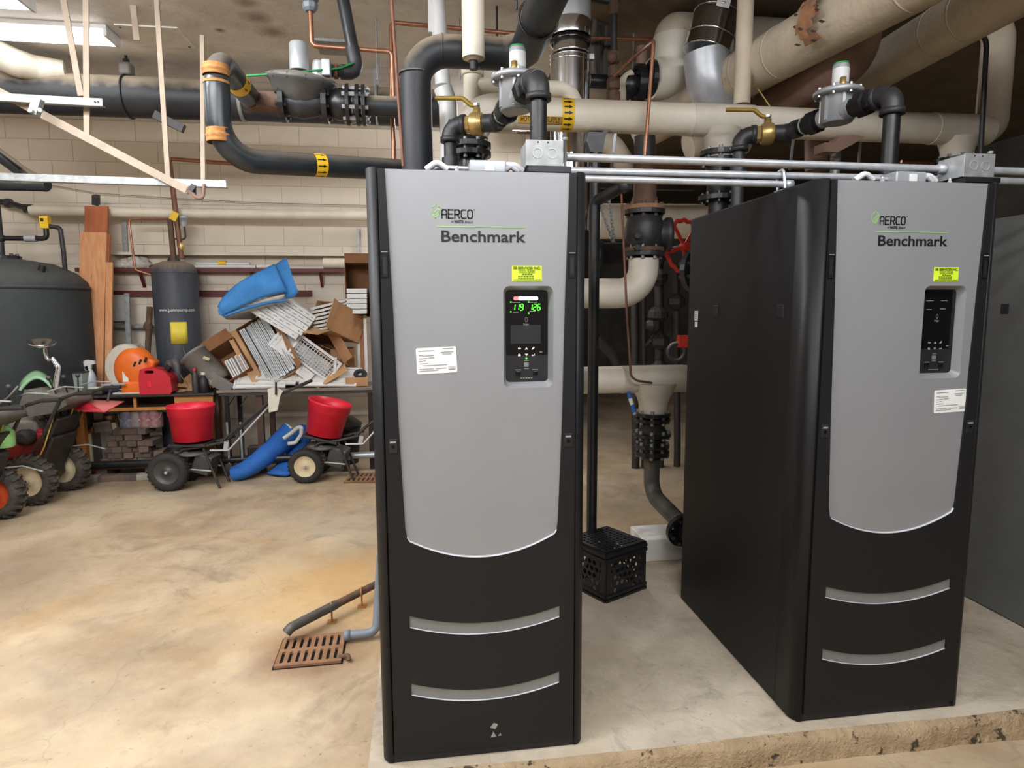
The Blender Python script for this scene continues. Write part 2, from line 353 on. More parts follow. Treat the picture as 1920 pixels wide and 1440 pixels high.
# ------------------------------------------------------------------ the setting
def mat_floor(name, base, lo, stain, seed, sc=1.0, spots=(), cont=1.0, zs=0.0):
    m = bpy.data.materials.new(name); m.use_nodes = True; nt = m.node_tree; N = nt.nodes; L = nt.links; b = N['Principled BSDF']
    g = N.new('ShaderNodeNewGeometry')
    def nz(s, d=6, r=.6, w=0, dist=0):
        mp = N.new('ShaderNodeMapping'); mp.inputs['Location'].default_value = (seed+w, seed*2+w, 0); L.new(g.outputs['Position'], mp.inputs[0])
        n = N.new('ShaderNodeTexNoise'); n.inputs['Scale'].default_value = s*sc; n.inputs['Detail'].default_value = d; n.inputs['Roughness'].default_value = r; n.inputs['Distortion'].default_value = dist
        L.new(mp.outputs[0], n.inputs['Vector']); return n.outputs[0]
    def mr(s, a, c):
        r = N.new('ShaderNodeMapRange'); r.inputs[1].default_value = a; r.inputs[2].default_value = c; L.new(s, r.inputs[0]); return r.outputs[0]
    def mx(a, c, f, k=1.0):
        x = N.new('ShaderNodeMix'); x.data_type = 'RGBA'
        if isinstance(a, tuple): x.inputs[6].default_value = a
        else: L.new(a, x.inputs[6])
        x.inputs[7].default_value = c
        q = N.new('ShaderNodeMath'); q.operation = 'MULTIPLY'; q.inputs[1].default_value = k; L.new(f, q.inputs[0]); L.new(q.outputs[0], x.inputs[0]); return x.outputs[2]
    c = mx(s2l(base), s2l(lo), mr(nz(1.1, 5, .66), .38, .64))
    c = mx(c, s2l(stain), mr(nz(.55, 4, .65, 3.3, .6), .52, .72), .75)
    c = mx(c, s2l(tuple(x*.62 for x in lo)), mr(nz(2.0, 5, .72, 9.1, .8), .54, .72), .55*cont)
    c = mx(c, s2l((146, 138, 124)), mr(nz(.8, 5, .7, 21.3, .7), .5, .7), .5*cont)
    c = mx(c, s2l(tuple(x*.5 for x in lo)), mr(nz(24, 3, .6, 5.7), .66, .74), .55)
    c = mx(c, s2l(tuple(min(255, x*1.12) for x in base)), mr(nz(1.7, 4, .6, 14.2), .58, .75), .5)
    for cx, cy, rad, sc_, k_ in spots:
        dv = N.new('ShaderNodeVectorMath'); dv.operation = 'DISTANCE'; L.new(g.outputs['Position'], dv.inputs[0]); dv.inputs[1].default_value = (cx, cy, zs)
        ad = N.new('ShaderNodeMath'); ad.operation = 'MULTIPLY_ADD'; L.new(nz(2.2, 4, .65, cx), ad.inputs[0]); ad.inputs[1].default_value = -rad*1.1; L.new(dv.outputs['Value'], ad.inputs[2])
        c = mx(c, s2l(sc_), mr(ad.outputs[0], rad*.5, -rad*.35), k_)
    vo = N.new('ShaderNodeTexVoronoi'); vo.feature = 'DISTANCE_TO_EDGE'; vo.inputs['Scale'].default_value = .75*sc
    mp = N.new('ShaderNodeMapping'); mp.inputs['Location'].default_value = (seed, 1.7, 0); L.new(g.outputs['Position'], mp.inputs[0])
    wn = N.new('ShaderNodeTexNoise'); wn.inputs['Scale'].default_value = 3; L.new(mp.outputs[0], wn.inputs['Vector'])
    va = N.new('ShaderNodeVectorMath'); va.operation = 'MULTIPLY_ADD'; L.new(wn.outputs[1], va.inputs[0]); va.inputs[1].default_value = (.5, .5, .5); L.new(mp.outputs[0], va.inputs[2])
    L.new(va.outputs[0], vo.inputs['Vector'])
    c = mx(c, s2l(tuple(x*.6 for x in lo)), mr(vo.outputs['Distance'], .004, .001), .16)
    L.new(c, b.inputs['Base Color'])
    b.inputs['Roughness'].default_value = .6
    bp = N.new('ShaderNodeBump'); bp.inputs['Strength'].default_value = .35; bp.inputs['Distance'].default_value = .012; L.new(nz(14, 4, .7), bp.inputs['Height']); L.new(bp.outputs[0], b.inputs['Normal'])
    M[name] = m
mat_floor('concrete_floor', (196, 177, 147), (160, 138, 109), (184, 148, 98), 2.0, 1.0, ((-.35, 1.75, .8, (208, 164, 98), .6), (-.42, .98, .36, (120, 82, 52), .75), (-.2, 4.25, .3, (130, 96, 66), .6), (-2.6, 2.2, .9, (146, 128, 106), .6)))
mat_floor('concrete_pad', (204, 192, 171), (176, 162, 141), (188, 168, 136), 7.0, 1.6)
mat_floor('ceiling_paint', (228, 225, 221), (212, 208, 202), (202, 194, 184), 11.0, 1.3, ((-.92, 2.56, .10, (120, 100, 82), .7), (-.90, 2.78, .12, (124, 104, 86), .7), (-.86, 3.0, .12, (124, 104, 86), .7), (-1.22, 3.02, .05, (90, 76, 60), .9)), .5, 3.65)
mat_floor('ceiling_dark', (128, 112, 92), (104, 90, 74), (96, 82, 66), 3.0, 1.0)
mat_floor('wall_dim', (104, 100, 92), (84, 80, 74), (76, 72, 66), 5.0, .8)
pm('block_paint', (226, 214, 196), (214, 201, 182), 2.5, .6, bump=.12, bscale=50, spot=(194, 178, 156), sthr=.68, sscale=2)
pm('mortar', (214, 201, 182), (204, 190, 171), 6, .8)
X0, X1, YF, YB, YR, ZC = -6.2, 7.2, -5.0, 5.5, 10.6, 3.65
XW = 1.55            # where the painted block wall ends and the room goes on
def struct(name, mb, mat, parent=None, **k):
    o = mb.build(name, mat, parent, **k)
    if parent is None: o['kind'] = 'structure'
    return o
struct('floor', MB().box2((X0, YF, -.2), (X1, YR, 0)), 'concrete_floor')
struct('ceiling', MB().box2((X0, YF, ZC), (1.3, YR, ZC+.2)), 'ceiling_paint')
struct('ceiling_dark', MB().box2((1.3, YF, ZC), (X1, YR, ZC+.2)), 'ceiling_dark')  # darker brown ceiling section over the boilers
struct('wall_left', MB().box2((X0-.2, YF, 0), (X0, YB, ZC)), 'block_paint')
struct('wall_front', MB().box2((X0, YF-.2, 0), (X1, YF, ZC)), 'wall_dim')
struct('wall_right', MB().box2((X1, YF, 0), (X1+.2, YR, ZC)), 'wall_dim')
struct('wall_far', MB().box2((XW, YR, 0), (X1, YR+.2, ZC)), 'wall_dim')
struct('wall_return', MB().box2((XW-.2, YB+.2, 0), (XW, YR, ZC)), 'wall_dim')
wb = struct('wall_back', MB().box2((X0, YB, 0), (XW, YB+.2, ZC)), 'mortar')
# painted concrete blocks laid in running bond in front of the mortar face
bw, bh = .42, .215
bmesh_block = None
nb = 0
for j in range(17):
    x = -4.9-(bw/2 if j % 2 else 0)
    while x < XW-.02:
        xa, xb = x, min(x+bw-.0025, XW)
        x += bw
        za = j*bh; zb = min(za+bh-.0025, ZC-.002)
        if xb < -4.6: continue
        px = (Vector(((xa+xb)/2, YB, (za+zb)/2))-CAM); sx = 960+FPX*px.dot(cr)/px.dot(cf)
        if sx > 1180 or za < .3: continue      # nothing of these can be seen behind the boilers and below the benches
        if abs((xb-xa)-(bw-.0025)) < 1e-3 and abs(zb-za-(bh-.0025)) < 1e-3 and bmesh_block:
            o = bpy.data.objects.new('block', bmesh_block); COL.objects.link(o); o.parent = wb
            o.location = Vector(((xa+xb)/2, YB-.004+random.uniform(-.001, .001), (za+zb)/2))-OFF[wb.name]
        else:
            hx, hz, c = (xb-xa)/2, (zb-za)/2, .0018
            o = MB().add([(sx2*(hx-k), yy, sz2*(hz-k)) for k, yy in ((0, .005), (0, -.001), (c, -.003)) for sx2, sz2 in ((-1, -1), (1, -1), (1, 1), (-1, 1))], [(8, 9, 10, 11)]+[(r*4+i, r*4+(i+1) % 4, r*4+4+(i+1) % 4, r*4+4+i) for r in (0, 1) for i in range(4)]).build('block', 'block_paint', wb, local=True)
            o.location = Vector(((xa+xb)/2, YB-.004, (za+zb)/2))-OFF[wb.name]
            if abs((xb-xa)-(bw-.0025)) < 1e-3 and bmesh_block is None: bmesh_block = o.data
        nb += 1
# the raised pad under the boilers, with a chipped front edge
mb = MB(); eb = MB(); NX = 420; xa, xb = -.05, 5.2; ya, yb = -.075, 1.95
rows = []
for i in range(NX+1):
    x = xa+(xb-xa)*i/NX; n = lambda k, a: a*(math.sin(x*k+1.3*k)+.6*math.sin(x*k*2.3+k))
    c = random.random(); chip = (.5+random.random())*.016 if (c > .95 or (math.sin(x*7)+math.sin(x*17.3) > 1.35 and c > .5)) else .003
    rows.append([(x, yb, 0), (x, yb, .1), (x, ya+.03+n(5, .004), .1), (x, ya+.006+n(7, .004)+chip*.6, .095-chip*.5), (x, ya+n(9, .004)+random.uniform(-.004, .004), .07), (x, ya+n(11, .004)+random.uniform(-.005, .006), .03), (x, ya-.004+n(13, .003), 0)])
vs = [p for r in rows for p in r]; k = 7
mb.add(vs, [(i*k+j, i*k+j+1, (i+1)*k+j+1, (i+1)*k+j) for i in range(NX) for j in range(2)])
eb.add(vs, [(i*k+j, i*k+j+1, (i+1)*k+j+1, (i+1)*k+j) for i in range(NX) for j in range(2, k-1)], True)
mb.add(rows[0], [tuple(range(k))]); mb.add(rows[-1], [tuple(range(k))])
pd = struct('floor_pad', mb, 'concrete_pad')
pm('pad_edge', (176, 154, 122), (152, 130, 100), 9, .9, bump=.8, bscale=70, spot=(70, 58, 46), sscale=16, sthr=.6, edge=.06)
eb.build('pad_edge', 'pad_edge', pd)
# ------------------------------------------------------------------ fluorescent fixtures on the ceiling
def fixture(c, L, rz, label, lens='lens'):
    dp = .05 if lens == 'lens_old' else .105
    t = thing('ceiling_light', label, 'ceiling light', (c[0], c[1], ZC-.10), 'fluorescent ceiling fixtures', rz)
    MB().box((0, 0, .085), (L, .24, .03)).build('housing', 'white_metal', t, local=True, bevel=.004)
    mb = MB()
    n = 10; vs = []
    for sx in (-L/2+.03, L/2-.03):
        for k in range(n+1):
            a = PI*k/n; vs.append((sx, .105*math.copysign(abs(math.cos(a))**.5, math.cos(a)), .07-dp*math.sin(a)**.5 if k not in (0, n) else .07))
    m_ = n+1
    mb.add(vs, [(k, k+1, m_+k+1, m_+k) for k in range(n)]+[tuple(range(m_)), tuple(range(m_, 2*m_))])
    mb.build('lens', lens, t, local=True)
    for s in (-1, 1): MB().box((s*(L/2-.012), 0, .08-dp/2), (.024, .235, dp+.012)).build('end_cap', 'white_metal', t, local=True, bevel=.004)
    return t
p = FZ(205, 70, ZC-.07)
FIX_L = p
fixture((p.x-1.2, p.y+.05), 2.4, .02, 'long white fluorescent fixture glowing above the black insulated pipe', 'lens_old')
p2 = FZ(45, 4, ZC-.07)
fixture((p2.x-1.2, p2.y), 2.4, .02, 'fluorescent fixture cut by the top corner of the picture above the long one', 'lens_old')
fixture((-1.7, -.8), 2.4, 0, 'fluorescent fixture over the open floor beside the viewer')
fixture((-2.2, .7), 2.4, 0, 'added out-of-view fluorescent fixture lighting the rear floor and back wall')  # unseen fixture added to lift the back wall and rear floor
fixture((1.25, 4.4), 1.0, 1.57, 'added short fluorescent fixture hidden behind pipes, lighting the rear aisle', 'lens')  # added lamp, tucked behind pipes, to brighten the floor between the boilers
fixture((-2.1, -3.4), 2.4, 0, 'fluorescent fixture over the floor behind the viewer')
fixture((.9, -3.4), 2.4, 0, 'fluorescent fixture behind the viewer opposite the boilers')
fixture((1.5, -1.4), 2.4, 0, 'added unseen fluorescent fixture above the viewer, brightening the header and pipes', 'lens_mid')  # extra lamp out of view, put in to brighten header and overhead pipes
# ------------------------------------------------------------------ boilers
BW, BD, BH = .711, 1.07, 2.007
def inner_x(z):      # inset of the grey front panel from the side of the cabinet
    pts = [(2.0, .062), (1.6, .075), (1.19, .084), (.83, .097), (.0, .12)]
    for (za, xa), (zb, xb) in zip(pts, pts[1:]):
        if z >= zb: return xa+(xb-xa)*(za-z)/(za-zb)
    return .12
def arc(x0, x1, z0, sag, n=18, rev=False):
    L = [(x0+(x1-x0)*k/n, z0-sag*(1-(2*k/n-1)**2)) for k in range(n+1)]
    return L[::-1] if rev else L
SEG = {'1': 'bc', '2': 'abged', '6': 'afgedc', '9': 'abcdfg'}
def digits(mb, s, x, z, w, h, y):
    t = .003
    for i, ch in enumerate(s):
        ox = x+i*w*1.45
        P = {'a': ((0, h), (w, h)), 'b': ((w, h), (w, h/2)), 'c': ((w, h/2), (w, 0)), 'd': ((0, 0), (w, 0)), 'e': ((0, 0), (0, h/2)), 'f': ((0, h/2), (0, h)), 'g': ((0, h/2), (w, h/2))}
        for sgm in SEG[ch]:
            a, b = P[sgm]; a = Vector((ox+a[0]+a[1]*.12, y, z+a[1])); b = Vector((ox+b[0]+b[1]*.12, y, z+b[1])); d = (b-a).normalized()
            mb.beam(a+d*.0012, b-d*.0012, t, .0012, up=(0, 1, 0))
def stroke(mb, pts, wd, y, o, sc):
    for a, b in zip(pts, pts[1:]):
        a = Vector((o[0]+a[0]*sc[0], y, o[1]+a[1]*sc[1])); b = Vector((o[0]+b[0]*sc[0], y, o[1]+b[1]*sc[1])); d = (b-a).normalized()*wd*.42
        mb.beam(a-d, b+d, wd, .0006, up=(0, 1, 0))
AE = {'A': [[(0, 0), (0, .8), (.2, 1), (.8, 1), (1, .8), (1, 0)], [(0, .42), (1, .42)]],
      'E': [[(1, 1), (0, 1), (0, 0), (1, 0)], [(0, .5), (.85, .5)]],
      'R': [[(0, 0), (0, 1), (.8, 1), (1, .82), (1, .62), (.8, .45), (0, .45)], [(.55, .45), (1, 0)]],
      'C': [[(1, 1), (.2, 1), (0, .8), (0, .2), (.2, 0), (1, 0)]],
      'O': [[(.2, 0), (0, .2), (0, .8), (.2, 1), (.8, 1), (1, .8), (1, .2), (.8, 0), (.2, 0)]]}
def make_boiler(ox, label, on, green_rule):
    t = thing('boiler', label, 'boiler', (0, 0, 0), 'floor standing boilers on the pad')
    B = lambda mb, n, m, p=t, **k: mb.build(n, m, p, **k)
    X, Z, F = (1, 0, 0), (0, 0, 1), (0, 1, 0)
    B(MB().box2((.02, .012, 0), (BW-.02, BD-.03, .031)), 'base', 'matte_black')
    B(MB().box2((.012, .055, .03), (BW-.012, BD-.01, BH-.012)), 'cabinet_body', 'boiler_edge')
    B(MB().box2((.004, .05, BH-.012), (BW-.004, BD, BH)), 'top_panel', 'boiler_edge')
    for s in (0, 1):
        mx = (lambda x: BW-x) if s else (lambda x: x)
        prof = [(0, .134)]+[(.036-.036*math.cos(a)-.0, .05-.046*math.sin(a)) for a in [PI/2*k/8 for k in range(9)]]+[(.036, .134)]
        n = len(prof); mb = MB(); vs = [(mx(x), y, z) for z in (.006, BH-.002) for x, y in prof]
        mb.add(vs, [(i, (i+1) % n, n+(i+1) % n, n+i) for i in range(n)]+[tuple(range(n)), tuple(range(n, 2*n))])
        ob = B(mb, 'corner_panel', 'boiler_black'); 
        for pl in ob.data.polygons: pl.use_smooth = abs(pl.normal.z) < .5 and len(pl.vertices) == 4
        sp = B(MB().box2((mx(0), .137, .006), (mx(.014), BD, BH-.004)), 'side_panel', 'boiler_black', bevel=.002)
        for ly in (.216, .762):
            hd = B(MB().box2((mx(-.003), ly-.022, 1.525), (mx(.002), ly+.022, 1.575)), 'side_latch', 'matte_black', sp, bevel=.002)
    # door frame: black U with two curved slots
    zb = .8; cxl = inner_x(zb)
    inner = [(BW-inner_x(z), z) for z in (2.0, 1.8, 1.6, 1.4, 1.19, 1.0, .84)]+[(BW-cxl-.004, .81)]
    bot = arc(cxl+.012, BW-cxl-.012, .795, .068, 20, True)
    inner += bot+[(cxl+.004, .81)]+[(inner_x(z), z) for z in (.84, 1.0, 1.19, 1.4, 1.6, 1.8, 2.0)]
    outer = [(.040, 2.0), (.040, .032), (BW-.040, .032), (BW-.040, 2.0)]
    slots = []
    for z0 in (.538, .294):
        slots.append(arc(.103, BW-.09, z0, .042, 18)+arc(.103, BW-.09, z0-.043, .042, 18, True))
    door = B(MB().plate([outer+inner]+slots, (0, 0, 0), X, Z, F, .034), 'door', 'boiler_black')
    B(MB().box2((.048, .0525, .04), (BW-.048, .0545, 2.0)), 'door_back', 'boiler_edge', door)
    for z0 in (.538, .294):
        v = B(MB().plate([arc(.100, BW-.087, z0+.004, .042, 18)+arc(.100, BW-.087, z0-.046, .042, 18, True)], (0, .0065, 0), X, Z, F, .006), 'vent_strip', 'vent_gray', door)
        mb = MB(); L = arc(.104, BW-.091, z0-.0425, .042, 18)
        G = [[(x, .0008, z), (x, .0062, z+.001)] for x, z in L]; mb.sheet(G, .0014)
        B(mb, 'vent_lip', 'rim_gray', door)
    # grey front panel with the control opening
    gp = [(x-.006 if x > BW/2 else x+.006, z) for x, z in inner]
    big = [((x+.008) if x > BW/2 else (x-.008), z-(.008 if z < .8 else 0)) for x, z in inner]
    ctl = rrect(.430, 1.305, .597, 1.640, .022)
    fp = B(MB().plate([big, ctl], (0, .008, 0), X, Z, F, .010), 'front_panel', 'boiler_gray')
    mb = MB(); L = [(cxl+.004, .81)]+arc(cxl+.012, BW-cxl-.012, .7965, .068, 20)+[(BW-cxl-.004, .81)]
    mb.sheet([[(x, .001, z), (x, .0078, z+.004)] for x, z in L], .0014)
    B(mb, 'panel_lip', 'rim_gray', fp)
    for xx in (inner_x(1.65)-.018, BW-inner_x(1.65)+.010):
        x = .042 if xx < .3 else BW-.066
        lt = B(MB().plate([rrect(x, 1.665, x+.024, 1.752, .002), rrect(x+.003, 1.668, x+.021, 1.742, .002)], (0, -.0015, 0), X, Z, F, .002), 'latch', 'gloss_black', door)
        B(MB().box2((x+.007, -.001, 1.676), (x+.017, .001, 1.73)), 'latch_button', 'boiler_edge', lt)
        B(MB().box2((x+.002, -.002, 1.7445), (x+.022, 0, 1.7485)), 'latch_highlight_strip', 'vent_gray', lt)
    for x in (.050, BW-.078):
        lk = B(MB().box2((x, -.002, 1.10), (x+.029, .004, 1.147)), 'door_lock', 'matte_black', door, bevel=.002)
        B(MB().plate([circ(x+.0145, 1.122, .006, 12)], (0, -.004, 0), X, Z, F, .002), 'lock_cylinder', 'gloss_black', lk)
        B(MB().box2((x+.005, -.0035, 1.134), (x+.024, -.0015, 1.14)), 'lock_mark', 'print_gray', lk)
    # control module
    o2 = rrect(.441, 1.321, .585, 1.627, .014); o1 = rrect(.430, 1.305, .597, 1.640, .022); n = len(o1)
    mb = MB(); mb.add([(x, .0082, z) for x, z in o1]+[(x, .040, z) for x, z in o2], [(i, (i+1) % n, n+(i+1) % n, n+i) for i in range(n)], False)
    cm = B(MB().plate([rrect(.438, 1.318, .588, 1.630, .014)], (0, .040, 0), X, Z, F, .012), 'control_module', 'matte_black')
    B(mb, 'bezel', 'boiler_gray', cm)
    B(MB().plate([rrect(.443, 1.412, .583, 1.624, .008)], (0, .038, 0), X, Z, F, .002), 'glass_face', 'gloss_black', cm)
    B(MB().plate([rrect(.458, 1.450, .560, 1.512, .002)], (0, .0372, 0), X, Z, F, .001), 'screen', 'gloss_black' if not on else 'matte_black', cm)
    y = .0365
    if on:
        B(MB().plate([rrect(.484, 1.594, .551, 1.606, .005)], (0, y, 0), X, Z, F, .001), 'status_bar', 'led_white', cm)
        B(MB().plate([rrect(.468, 1.594, .486, 1.606, .005)], (0, y, 0), X, Z, F, .001), 'status_bar_end', 'led_red', cm)
        mb = MB(); digits(mb, '119', .462, 1.561, .0095, .020, y); B(mb, 'temperature_readout', 'led_green', cm)
        mb = MB(); digits(mb, '126', .520, 1.561, .0095, .020, y); B(mb, 'temperature_readout', 'led_green', cm)
        for x, z in ((.459, 1.588), (.519, 1.588), (.459, 1.556), (.519, 1.551)): B(MB().plate([circ(x, z, .0026, 10)], (0, y, 0), X, Z, F, .001), 'indicator_light', 'led_green', cm)
        B(MB().plate([circ(.511, 1.400, .0028, 10)], (0, y, 0), X, Z, F, .003), 'indicator_light', 'led_green', cm)
    mb = MB(); stroke(mb, [(.4, 0), (0, .35), (0, .75), (.5, 1), (1, .7), (1, .3), (.6, 0)], .0012, y, (.507, 1.522), (.008, .016)); textmesh(mb, 'Edge', .010, (.501, y, 1.511), X, Z, (0, -1, 0))
    B(mb, 'edge_mark', 'print_gray', cm)
    for (x, z, k) in ((.487, 1.434, 'L'), (.511, 1.434, 'U'), (.534, 1.434, 'P'), (.487, 1.412, 'H'), (.511, 1.412, 'D'), (.534, 1.412, 'E')):
        s = .0055; sh = {'U': [(-1, -.7), (1, -.7), (0, .8)], 'D': [(-1, .7), (0, -.8), (1, .7)], 'L': [(-1, 0), (-.2, .8), (-.2, .3), (1, .3), (1, -.5), (-.2, -.4), (-.2, -.8)], 'P': [(-.9, -.9), (-.6, .1), (.5, 1), (1, .5), (0, -.6)], 'H': [(-.8, -.8), (-.8, .1), (-1, .1), (0, .9), (1, .1), (.8, .1), (.8, -.8)], 'E': [(-1, -.3), (-.3, .4), (-.3, 0), (.7, 0), (.7, .7), (1, .7), (1, -.5), (-.3, -.5), (-.3, -.9)]}[k]
        B(MB().plate([[(x+a*s, z+b*s) for a, b in sh]], (0, y, 0), X, Z, F, .001), 'button_symbol', 'paper' if on else 'print_gray', cm)
    mb = MB()
    for sx, w_, z in ((.462, .03, 1.587), (.522, .026, 1.587), (.466, .02, 1.555), (.522, .02, 1.557), (.503, .016, 1.393), (.503, .016, 1.366), (.473, .02, 1.362), (.531, .02, 1.362), (.556, .01, 1.421)):
        mb.box((sx+w_/2, y, z), (w_, .0008, .0022))
    for k in range(5): mb.box((.494+k*.0085, y, 1.334), (.006, .0008, .003))
    B(mb, 'panel_print', 'print_gray', cm)
    B(MB().box2((.503, .036, 1.371), (.519, .041, 1.386)), 'usb_port', 'vent_gray', cm, bevel=.001)
    for x in (.475, .534): B(MB().box2((x, .034, 1.343), (x+.016, .041, 1.358)), 'rocker_switch', 'gloss_black', cm, bevel=.002)
    # lettering and stickers on the panel (panel face at y = .012)
    yf = .0072
    mb = MB(); x = .236
    for ch in 'AERCO':
        for st in AE[ch]: stroke(mb, st, .0042, yf, (x, 1.853), (.0145, .026))
        x += .0205
    textmesh(mb, '®', .006, (.337, yf, 1.878), X, Z, (0, -1, 0))
    B(mb, 'maker_name', 'print_black', fp)
    mb = MB(); textmesh(mb, 'A', .011, (.264, yf, 1.8385), X, Z, (0, -1, 0), shear=.2); textmesh(mb, 'WATTS', .0115, (.274, yf, 1.8385), X, Z, (0, -1, 0), width=.030, bold=.0006); textmesh(mb, 'Brand', .011, (.308, yf, 1.8385), X, Z, (0, -1, 0), width=.027, shear=.25)
    B(mb, 'tagline', 'print_black', fp)
    mb = MB(); stroke(mb, [(.5, 0), (0, .33), (.05, .72), (.6, 1), (1, .75), (1, .36), (.5, 0)], .0026, yf, (.203, 1.853), (.025, .044))
    stroke(mb, [(.3, .2), (.3, .35), (1, .75)], .0022, yf, (.203, 1.853), (.025, .044)); stroke(mb, [(.5, .2), (1, .5)], .0022, yf, (.203, 1.853), (.025, .044))
    B(mb, 'leaf_emblem', 'print_green', fp)
    B(MB().box2((.219, yf-.0004, 1.8255), (.502 if green_rule else .36, yf+.0004, 1.8280)), 'rule', 'print_green', fp)
    mb = MB(); textmesh(mb, 'Benchmark', .050, (.233, yf, 1.780), X, Z, (0, -1, 0), width=.272, bold=.0009)
    B(mb, 'model_name', 'print_black', fp)
    st = B(MB().plate([rrect(.459, 1.655, .558, 1.705, .002)], (0, yf-.0005, 0), X, Z, F, .001), 'service_sticker', 'label_yellow', fp)
    mb = MB(); yy = yf-.0016
    textmesh(mb, '3B SERVICES INC.', .0115, (.463, yy, 1.6935), X, Z, (0, -1, 0), width=.091, bold=.0004)
    for i, (s_, w_) in enumerate((('BOILER · BURNER', .052), ('24 HOUR SERVICE', .052), (None, .036), (None, .062), (None, .062), ('WATER SOFTENERS RENTAL BOILERS', .092))):
        if s_ is None:
            for k in range(int(w_/.009)): mb.box((.509-w_/2+.0045+k*.009, yy, 1.6885-i*.0058), (.007, .0004, .003))
            continue
        textmesh(mb, s_, .0066, (.509-w_/2, yy, 1.6865-i*.0058), X, Z, (0, -1, 0), width=w_)
    B(mb, 'sticker_print', 'label_olive', fp)
    R = .04
    u = Vector((math.cos(R), 0, math.sin(R))); v = Vector((-math.sin(R), 0, math.cos(R))); o0 = Vector((.1475, yf-.0005, 1.356)) if on else Vector((.50, yf-.0005, 1.175))
    ws = B(MB().plate([rrect(0, 0, .130, .085, .006)], o0, u, v, F, .001), 'certificate_sticker', 'label_white', fp)
    mb = MB(); on_ = o0-Vector((0, .0009, 0))
    for i, (x, w_, z) in enumerate(((.008, .05, .074), (.085, .036, .078), (.08, .04, .067), (.008, .014, .060), (.02, .036, .058), (.084, .03, .061), (.008, .012, .049), (.022, .014, .050), (.04, .018, .051), (.008, .012, .041), (.022, .008, .042), (.008, .03, .033), (.018, .080, .026), (.008, .045, .015), (.06, .02, .015), (.008, .06, .009), (.08, .015, .015))):
        mb.plate([[(x, z), (x+w_, z), (x+w_, z+.0022), (x, z+.0022)]], on_, u, v, F, .0004)
    mb.plate([[(.102, .010), (.125, .010), (.125, .021), (.102, .021)], [(.103, .011), (.124, .011), (.124, .020), (.103, .020)]], on_, u, v, F, .0004); textmesh(mb, 'AHRI', .009, on_+u*.105+v*.012, u, v, (0, -1, 0), width=.017)
    B(mb, 'certificate_print', 'print_gray', fp)
    # gear on the top
    B(MB().box2((.330, .06, BH), (.450, .16, BH+.040)), 'control_box', 'alu', t, bevel=.006)
    B(MB().box2((.380, .058, BH+.005), (.410, .060, BH+.030)), 'barcode_label', 'label_white')
    for x in (.225, .46, .475): B(MB().tube([(x-.035, .09, BH+.010), (x, .085, BH+.034), (x+.035, .09, BH+.012)], .011, 8, .02), 'cable_gland', 'pvc_white')
    B(MB().tube([(.20, .12, BH+.015), (.26, .1, BH+.02), (.33, .11, BH+.02)], .008, 8), 'flex_conduit', 'galv')
    for x in (.29, .56, .60): B(MB().lathe([(.008, 0), (.008, .012), (.005, .012), (.005, .022)], (x, .08, BH), Z, 6), 'stud_bolt', 'galv')
    # water connections at the rear
    for z in (.42, 1.62): B(MB().lathe([(.057, 0), (.057, .06), (.10, .06), (.10, .085)], (BW/2, BD-.01, z), F, 20), 'rear_nozzle', 'iron_black')
    t.location = (ox, 0, .1)
    return t
b1 = make_boiler(0, 'grey and black upright boiler with lit green readout, nearest the viewer', True, True)
b2 = make_boiler(1.524, 'grey and black upright boiler with dark display and visible black side panel', False, True)
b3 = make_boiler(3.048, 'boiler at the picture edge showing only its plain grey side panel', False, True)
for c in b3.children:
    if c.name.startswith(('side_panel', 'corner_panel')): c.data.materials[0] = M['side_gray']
# side tag and ID tag on the middle boiler, scuff on the front one
sp2 = [c for c in b2.children if c.name.startswith('side_panel')][0]
mb = MB(); 
MB().box2((-.002, .955, 1.50), (.001, .992, 1.548)).build('side_tag', 'label_white', sp2)
MB().box2((-.002, .958, 1.468), (.001, .986, 1.494)).build('side_tag', 'label_white', sp2)
mb = MB()
for z in (1.536, 1.527, 1.518, 1.509): mb.box2((-.0028, .96, z), (-.002, .986, z+.003))
mb.build('tag_print', 'print_gray', sp2)
d1 = [c for c in b1.children if c.name.startswith('door')][0]
MB().plate([[(.372, .105), (.392, .098), (.400, .116), (.385, .122)], [(.374, .068), (.384, .09), (.394, .07)], [(.400, .072), (.409, .082), (.412, .071)]], (0, -.0006, 0), (1, 0, 0), (0, 0, 1), (0, 1, 0), .0006).build('scuff_mark', 'print_gray', d1)
# ------------------------------------------------------------------ overhead piping
def flange(mb, p, ax, r, t, nb=8, br=.009, bolt=True, rb=.78):
    ax = Vector(ax).normalized(); p = Vector(p); mb.lathe([(r*.6, -.001), (r, 0), (r, t), (r*.6, t+.001)], p, ax, 24, smooth=False)
    return bolts(mb, p, ax, r*rb, t, nb, br) if bolt else mb
def bolts(mb, p, ax, rb, t, nb, br):
    ax = Vector(ax).normalized(); u, v = perp(ax)
    for k in range(nb):
        a = 2*PI*(k+.5)/nb; q = Vector(p)+(u*math.cos(a)+v*math.sin(a))*rb
        mb.lathe([(br, -br*1.6), (br, t+br*1.6)], q, ax, 6, smooth=False)
    return mb
def bolt_parts(t, p, ax, rb, th, nb, br, mat):
    # every bolt a part of its own, all sharing one mesh
    ax = Vector(ax).normalized(); u, v = perp(ax); first = None
    for k in range(nb):
        a = 2*PI*(k+.5)/nb; q = Vector(p)+(u*math.cos(a)+v*math.sin(a))*rb-OFF[t.name]
        if first is None: first = o = MB().lathe([(br, -br*1.6), (br, th+br*1.6)], (0, 0, 0), ax, 6, smooth=False).build('bolt', mat, t, local=True)
        else: o = first.copy(); COL.objects.link(o); o.parent = t
        o.location = q
def band(mb, p, ax, r, w, t=.003, seg=24):
    return mb.lathe([(r, -w/2), (r+t, -w/2), (r+t, w/2), (r, w/2)], p, ax, seg, caps=False)
